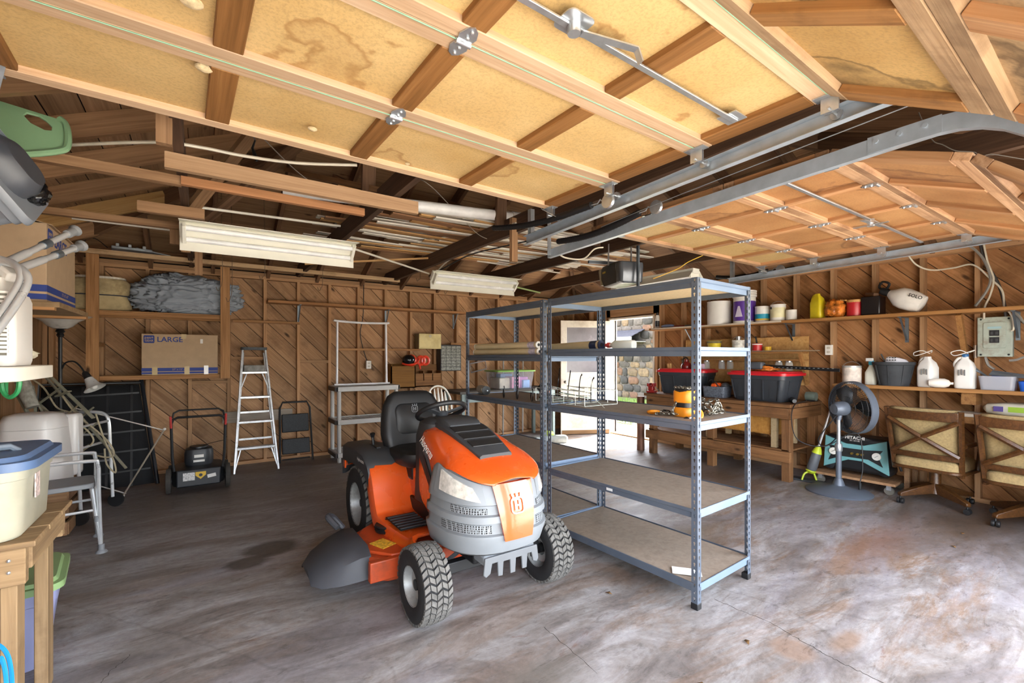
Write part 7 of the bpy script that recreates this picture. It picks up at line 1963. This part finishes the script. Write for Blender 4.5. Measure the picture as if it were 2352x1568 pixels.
t = thing('small_carton', 'pink and white small carton on the far red tote lid', 'carton', (5.76, 3.82, BZ + .002), .1); G().bb((-.05, -.06, 0), (.05, .06, .07)).obj('carton', mat('#d9c3d6', .6, 0, .4, 16), t, bevel=.003); G().bb((-.052, -.055, .05), (.052, .055, .074)).obj('lid', mat('#4a3a8c', .5), t)
o = G().box((0, 0, .035), (.03, .05, .07)).obj('wood_offcut', wood('#b98f52', '#d3ad74', knots=False)); o.location = (5.72, 4.28, BZ + .002); tag(o, 'small pale wood block on the far red tote lid', 'wood block')
o = G().box((0, 0, .012), (.05, .45, .022)).obj('spirit_level', mat('#a9a79f', .4, .5)); o.location = (5.86, 3.42, .99); tag(o, 'grey bar across the basket between the red lidded totes', 'bar')
G().box((0, -.18, -.055), (.03, .03, .115)).obj('support', mat('#3d3a36', .6), o); G().box((0, .18, -.055), (.03, .03, .115)).obj('support', mat('#3d3a36', .6), o)
t = thing('woven_basket', 'grey woven plastic basket of tools between the red-lidded totes', 'basket', (5.55, 3.42, .867), .1)
g = G().loft([[(x * f, y * f, z) for x, y in rrect(.24, .30, .03, 4)] for z, f in ((0, .9), (.14, 1), (.14, .95), (.01, .86))]); g.obj('basket', mat('#555b66', .6, 0, .6, 60), t)
G().loft([[(x, y * f, z * f + .15) for y, z in rrect(.09, .07, .03, 4)] for x, f in ((-.10, .6), (-.07, 1), (.04, 1), (.09, .6))]).obj('orange_tool', mat('#d2531f', .4), t); G().sph((.04, -.09, .15), (.06, .05, .04), 10, 6).obj('grey_tool', mat('#4d5157', .5), t); G().tube(bez([(-.08, -.08, .12), (-.1, .0, .22), (-.06, .08, .2), (.0, .1, .13)], 5), .006, 6).obj('tool_cord', BLK, t)
t = thing('bench_vise', 'red bench vise bolted to the far corner of the workbench', 'vise', (5.42, 4.36, .867), .3)
RV = mat('#8d1f1f', .4, 0, .25, 12, dirt='#3d1a16')
G().bb((-.05, -.06, 0), (.05, .06, .03)).obj('base', RV, t, bevel=.006); G().bb((-.045, -.035, .03), (.045, .04, .11)).obj('body', RV, t, bevel=.012); G().bb((-.055, -.05, .09), (.055, -.02, .14)).obj('jaw', RV, t, bevel=.004); G().bb((-.055, .02, .09), (.055, .05, .14)).obj('jaw', RV, t, bevel=.004); G().tube([(-.08, -.08, .09), (.06, -.10, .02)], .006, 8).obj('handle_bar', GALV, t)
t = thing('bench_motor', 'small green-grey motor with cord on the near end of the workbench', 'motor', (5.98, 2.485, .867)); G().lathe([(0, -.06), (.05, -.055), (.055, 0), (.05, .05), (0, .055)], (0, 0, .055), 16, rotx(PI / 2)).obj('body', mat('#7d8a7f', .5, .3), t); G().bb((-.05, -.05, 0), (.05, .05, .012)).obj('foot', BLK, t)
t = thing('angle_grinder', 'small black power tool lying near the bench edge', 'power tool', (5.50, 2.47, .867), .6); G().tube([(-.06, 0, .03), (.05, 0, .03)], [.022, .03], 10).obj('body', BLK, t); G().sph((.06, 0, .032), .034, 10, 6).obj('head', BLK, t)

# pedestal fan seen from behind
fan = thing('pedestal_fan', 'grey pedestal fan with black wire cage turned to the wall', 'fan', (5.42, 2.0, 0))
FG = mat('#5c6470', .45, .2, .08, 9)
G().lathe([(0, 0), (.285, 0), (.29, .012), (.26, .03), (.10, .055), (.055, .075), (.04, .12), (.032, .14), (0, .14)], (0, 0, 0), 36).obj('base', FG, fan)
G().cyl((0, 0, .10), (0, 0, .44), .026, n=14).obj('lower_pole', FG, fan); G().lathe([(.03, .42), (.034, .43), (.034, .48), (.028, .50)], (0, 0, 0), 16).obj('collar', GALV, fan); G().cyl((0, 0, .48), (0, 0, .76), .018, n=12).obj('upper_pole', GALV, fan)
# the rear of the head looks towards the opening, the fan blows at the wall
fd = V((.80, -.42, .06)).normalized()
hd = tr(.03, -.02, .86) @ V((0, 0, 1)).rotation_difference(fd).to_matrix().to_4x4()
G().lathe([(0, -.10), (.05, -.095), (.072, -.06), (.075, .02), (.055, .06), (0, .065)], (0, 0, 0), 22).obj('motor', FG, fan, m=hd)
G().tube([(0, 0, .74), (.01, -.01, .80)], .022, 10).obj('neck', FG, fan)
cage = G().tube([(.262 * math.cos(a), .262 * math.sin(a), .10) for a in [2 * PI * i / 48 for i in range(48)]], .006, 6, closed=True)
cg = G().lathe([(.262, .075), (.27, .08), (.27, .15), (.262, .155), (.262, .075)], (0, 0, 0), 48, cap=False).obj('cage_ring', FG, fan, m=hd)
g = G()
for k in range(72):
    a = 2 * PI * k / 72; g.tube([(.07 * math.cos(a), .07 * math.sin(a), .035), (.17 * math.cos(a + .12), .17 * math.sin(a + .12), .045), (.265 * math.cos(a + .2), .265 * math.sin(a + .2), .085)], .002, 4)
for r, z in ((.12, .04), (.19, .055), (.235, .07)): g.tube([(r * math.cos(a), r * math.sin(a), z) for a in [2 * PI * i / 40 for i in range(40)]], .002, 5, closed=True)
g.obj('wire_guard', BLK, cg)
g = G()
for k in range(60):
    a = 2 * PI * k / 60; g.tube([(.05 * math.cos(a), .05 * math.sin(a), .20), (.17 * math.cos(a + .12), .17 * math.sin(a + .12), .195), (.265 * math.cos(a + .2), .265 * math.sin(a + .2), .15)], .002, 4)
g.obj('wire_guard', BLK, cg)
for k in range(3):
    a0 = 2 * PI * k / 3; vs = []
    for i in range(6):
        r = .04 + .20 * i / 5; w = .22 + .35 * math.sin(PI * i / 5) * .9
        for s_ in (-1, 1): vs.append((r * math.cos(a0 + s_ * w), r * math.sin(a0 + s_ * w), .115 + s_ * .02))
    o = G().add(vs, [(2 * i, 2 * i + 1, 2 * i + 3, 2 * i + 2) for i in range(5)]).obj('blade', mat('#3a3f46', .4, .3), fan, m=hd); o.modifiers.new('t', 'SOLIDIFY').thickness = .003
G().tube(bez([(-.02, 0, .80), (-.10, .10, .62), (-.12, .14, .52), (-.03, .10, .46), (.06, -.14, .62), (.08, -.18, .30), (.07, -.16, .12)], 6), .005, 6).obj('power_cord', BLK, fan); G().cyl((.07, -.16, .12), (.07, -.16, .05), .016, .012, 10).obj('plug', BLK, fan)
cable('black extension cord looping from the bench towards the fan', [(5.80, 2.46, .885), (5.62, 2.40, .89), (5.40, 2.41, .86), (5.30, 2.40, .72), (5.31, 2.36, .52), (5.40, 2.25, .44), (5.48, 2.12, .46), (5.50, 2.02, .60), (5.52, 1.99, .76)], .005, BLK, 'extension_cord')

# compressor on a wheeled dolly
dl_ = thing('wheeled_dolly', 'low plank dolly on casters under the compressor', 'dolly', (5.89, 1.98, 0), .06)
for k in range(3): G().bb((-.24 + .165 * k, -.36, .10), (-.08 + .165 * k, .36, .125)).obj('plank', MIDW, dl_, smooth=0)
for sx in (-1, 1):
    for sy in (-1, 1):
        w_ = G().lathe([(0, -.013), (.04, -.013), (.042, 0), (.04, .013), (0, .013)], (sx * .19, sy * .30, .042), 16, roty(PI / 2)).obj('caster_wheel', mat('#6d6a62', .7), dl_)
        G().bb((sx * .19 - .022, sy * .30 - .02, .05), (sx * .19 + .022, sy * .30 + .02, .10)).obj('caster_fork', GALV, w_)
ac = thing('air_compressor', 'teal and black air compressor with gauges on the dolly', 'air compressor', (5.89, 1.98, .127), .06)
TEAL = mat('#6a9fa3', .4, 0, .06, 6)
G().bb((-.12, -.28, .03), (.16, .28, .41)).obj('housing', mat('#17181b', .4), ac, bevel=.04, seg=3)
fpl = frame((-.135, 0, 0), (0, -1, 0), (0, 0, 1))
pan = [(-.29, .05), (-.27, .40), (-.08, .33), (.08, .33), (.27, .40), (.29, .05), (.06, .16), (-.06, .16)]
G().prism(pan, -.012, .012, fpl).obj('front_panel', TEAL, ac, bevel=.006)
bow = [(-.24, .30), (-.10, .285), (.10, .285), (.24, .30), (.20, .235), (.24, .13), (.12, .19), (-.12, .19), (-.24, .13), (-.20, .235)]
G().prism(bow, .012, .017, fpl).obj('control_plate', BLK, ac)
for y in (-.19, .19):
    gz = G().lathe([(0, 0), (.038, 0), (.038, .022), (.034, .024), (0, .02)], (0, 0, 0), 20).obj('gauge', WHT, ac, m=fpl @ tr(y, .235, .012)); G().beam((-.015, -.01, .0245), (.015, .012, .0245), .003, .002).obj('needle', BLK, gz)
for y in (-.02, .03, .07): G().cyl((0, 0, 0), (0, 0, .03), .012, n=10).obj('brass_fitting', mat('#b99a4a', .3, .8), ac, m=fpl @ tr(y, .235, .014))
G().prism([(-.15, .375), (0, .415), (.15, .375), (0, .335)], .0, .012, fpl @ tr(0, .02, .0)).obj('name_badge', BLK, ac)
lettering('HITACHI', WHT, ac, fpl @ tr(0, .400, .0128), .045, True); lettering('EC 2510E', WHT, ac, fpl @ tr(0, .370, .0128), .022)
for s_ in (-1, 1): G().lathe([(0, -.15), (.05, -.14), (.065, -.08), (.065, .08), (.05, .14), (0, .15)], (.02, s_ * .24, .08), 18, roty(PI / 2)).obj('tank', mat('#1d1f22', .35), ac)
G().tube([(-.05, -.26, .30), (-.05, -.34, .20), (-.02, -.36, .10)], .012, 8).obj('side_handle', BLK, ac)
# scrubber stick
sb_ = thing('floor_scrubber', 'lime green floor scrubber stick leaning between the bench and fan', 'floor scrubber', (5.60, 2.36, 0))
LIME = mat('#b9c92e', .4)
e0, e1 = V((0, 0, .03)), V((.10, -.20, .88))
def sl(t_): return e0.lerp(e1, t_)
G().cyl(sl(.42), sl(1.0), .012, n=10).obj('pole', mat('#b9babd', .3, .5), sb_); G().tube([sl(.10), sl(.14), sl(.34), sl(.42)], [.03, .05, .047, .02], 14).obj('body', mat('#5a5d62', .5), sb_)
G().tube([sl(.08), sl(.105), sl(.12)], [.03, .052, .052], 14).obj('lower_trim', LIME, sb_); G().tube([sl(.345), sl(.40), sl(.44)], [.05, .035, .018], 14).obj('upper_trim', LIME, sb_)
G().tube(bez([(-.06, .04, .02), (-.04, .02, .09), sl(.10), (.04, -.04, .09), (.05, -.06, .02)], 5), .010, 8).obj('yoke', LIME, sb_); G().loft([[(x, y, z) for x, y in rrect(.12, .34, .02, 3)] for z in (.003, .022)]).obj('pad_plate', mat('#3b3e42', .6), sb_, bevel=.004)

# counter behind the chairs with a soil sack
ctb = thing('folding_table', 'pale topped table against the right wall behind the swivel chairs', 'table', (6.0, .83, 0))
G().bb((-.16, -.78, .835), (.13, .78, .865)).obj('top', mat('#c9bda8', .6, 0, .06, 6), ctb, bevel=.004); G().bb((-.155, -.78, .775), (-.135, .78, .835)).obj('apron', SHW, ctb, smooth=0)
for sy in (-1, 1):
    for x in (-.14, .10): G().bb((x, sy * .74 - .02, 0), (x + .035, sy * .74 + .02, .775)).obj('leg', MIDW, ctb, smooth=0)
t = thing('soil_sack', 'plump printed white plastic sack of soil on the pale table', 'sack', (5.97, .68, .868), PI / 2)
rg = []
for x, f in ((-.36, .25), (-.33, .75), (-.2, 1), (.2, 1), (.33, .75), (.36, .25)): rg.append([(x, y * f, .055 + z * f) for y, z in rrect(.24, .11, .045, 5)])
G().loft(rg).obj('sack', mat('#d6d2bf', .5, 0, .08, 7), t, smooth=60)
for x, w, c in ((.14, .10, '#9ec23a'), (-.02, .10, '#9ec23a'), (.25, .06, '#5a4a8c'), (.06, .03, '#4b3d7c'), (-.14, .12, '#8d8a9c')): G().box((x, .1215, .06), (w, .003, .045)).obj('printed_block', mat(c, .5), t)

# swivel dining chairs, backs towards the camera
def swivel(label, loc, rz):
    t = thing('swivel_chair', label, 'chair', loc, rz, 'swivel dining chairs by the right wall')
    CW = wood('#2c190b', '#4a2d14', '#644120', knots=False, rough=.35, var=.08, grain=34, spec=.5); UPH = mat('#9a855c', .9, 0, .2, 60, .5)
    # faces +x; the back is at -x
    for k in range(4):
        a = PI / 4 + PI / 2 * k + .25
        e_ = V((math.cos(a), math.sin(a), 0))
        l_ = G().loft([[V((0, 0, 0)) + e_ * r + e_.cross(V((0, 0, 1))) * w * sx + V((0, 0, z + h * sz)) for sx, sz in ((-1, 0), (1, 0), (1, 1), (-1, 1))] for r, w, z, h in ((.02, .03, .10, .10), (.16, .027, .085, .075), (.32, .022, .07, .04), (.335, .02, .072, .025))]).obj('base_leg', CW, t, bevel=.006)
        for s_ in (-1, 1): G().lathe([(0, -.011), (.024, -.011), (.027, 0), (.024, .011), (0, .011)], (0, 0, 0), 14, rotx(PI / 2)).obj('caster', BLK, l_, m=tr(e_ * .32 + V((0, 0, .027))) @ rotz(a + .6) @ tr(0, s_ * .015, 0))
        G().cyl(e_ * .32 + V((0, 0, .03)), e_ * .32 + V((0, 0, .075)), .007, n=8).obj('caster_stem', BLK, l_)
    G().lathe([(.06, .10), (.045, .16), (.042, .32), (.07, .335)], (0, 0, 0), 18).obj('column', CW, t)
    G().loft([[(x, y, z) for x, y in rrect(.52, .54, .10, 5)] for z in (.335, .365)]).obj('seat_frame', CW, t, bevel=.008)
    G().loft([[(x * f, y * f, z) for x, y in rrect(.50, .50, .10, 5)] for z, f in ((.366, 1), (.42, 1), (.45, .9))]).obj('seat_cushion', UPH, t, smooth=60)
    def bpnt(y, s_, off=0.0):   # back surface: leans to -x as it rises and bows
        z = .34 + .56 * s_
        return V((-.22 - .10 * s_ + off + .04 * (y / .26) ** 2, y * (1 + .10 * s_), z))
    for sy in (-1, 1):
        G().tube([bpnt(sy * .245, s_) for s_ in (-.04, .25, .5, .75, 1.02)], .022, 6).obj('back_post', CW, t)
    for s0, s1, nm in ((.84, 1.0, 'top_rail'), (.20, .29, 'lower_rail')):
        rg = []
        for i in range(9):
            y = -.235 + .47 * i / 8
            bow = .02 * (1 - (y / .235) ** 2)
            rg.append([bpnt(y, s0, -.018), bpnt(y, s1 - bow * (1 if s0 > .5 else 0), -.018), bpnt(y, s1 - bow * (1 if s0 > .5 else 0), .012), bpnt(y, s0, .012)])
        G().loft(rg).obj(nm, CW, t, bevel=.004)
    for a, b in (((-.235, .84), (.235, .28)), ((.235, .84), (-.235, .28))):
        G().tube([bpnt(a[0] + (b[0] - a[0]) * i / 6, a[1] + (b[1] - a[1]) * i / 6, -.022) for i in range(7)], .022, 6).obj('cross_brace', CW, t)
    vs = []
    for j in range(7):
        for i in range(9):
            vs.append(bpnt(-.235 + .47 * i / 8, .02 + 1.0 * j / 6, .03))
    o = G().add(vs, [(j * 9 + i, j * 9 + i + 1, (j + 1) * 9 + i + 1, (j + 1) * 9 + i) for j in range(6) for i in range(8)]).obj('back_cushion', UPH, t); so = o.modifiers.new('t', 'SOLIDIFY'); so.thickness = .035; so.offset = 1
    for sy in (-1, 1):
        G().tube(bez([(-.20, sy * .27, .60), (.0, sy * .285, .61), (.14, sy * .28, .605)], 5), .02, 8).obj('arm', CW, t); G().tube([(.12, sy * .28, .60), (.10, sy * .265, .36)], .018, 8).obj('arm_post', CW, t)
swivel('oak swivel chair with crossed back and tan seat near the fan', (5.76, 1.33, 0), -.10)
swivel('oak swivel chair with crossed back and tan seat below the soil sack', (5.64, .69, 0), -.06)
# leaf litter on the concrete
for k, (x, y) in enumerate(((4.95, .98), (4.55, .95), (1.98, 1.9), (1.35, 1.25), (2.2, 1.2), (1.75, 1.15))):
    o = G().add([(-.02, 0, .002), (0, -.012, .008), (.025, 0, .003), (0, .012, .010)], [(0, 1, 2, 3)]).obj('dry_leaf', mat('#7a5a34', .8)); o.modifiers.new('t', 'SOLIDIFY').thickness = .001
    o.location = (x, y, .001); o.rotation_euler = (0, 0, k); tag(o, 'small dry brown leaf on the concrete floor', 'leaf', 'dry leaves on the floor')
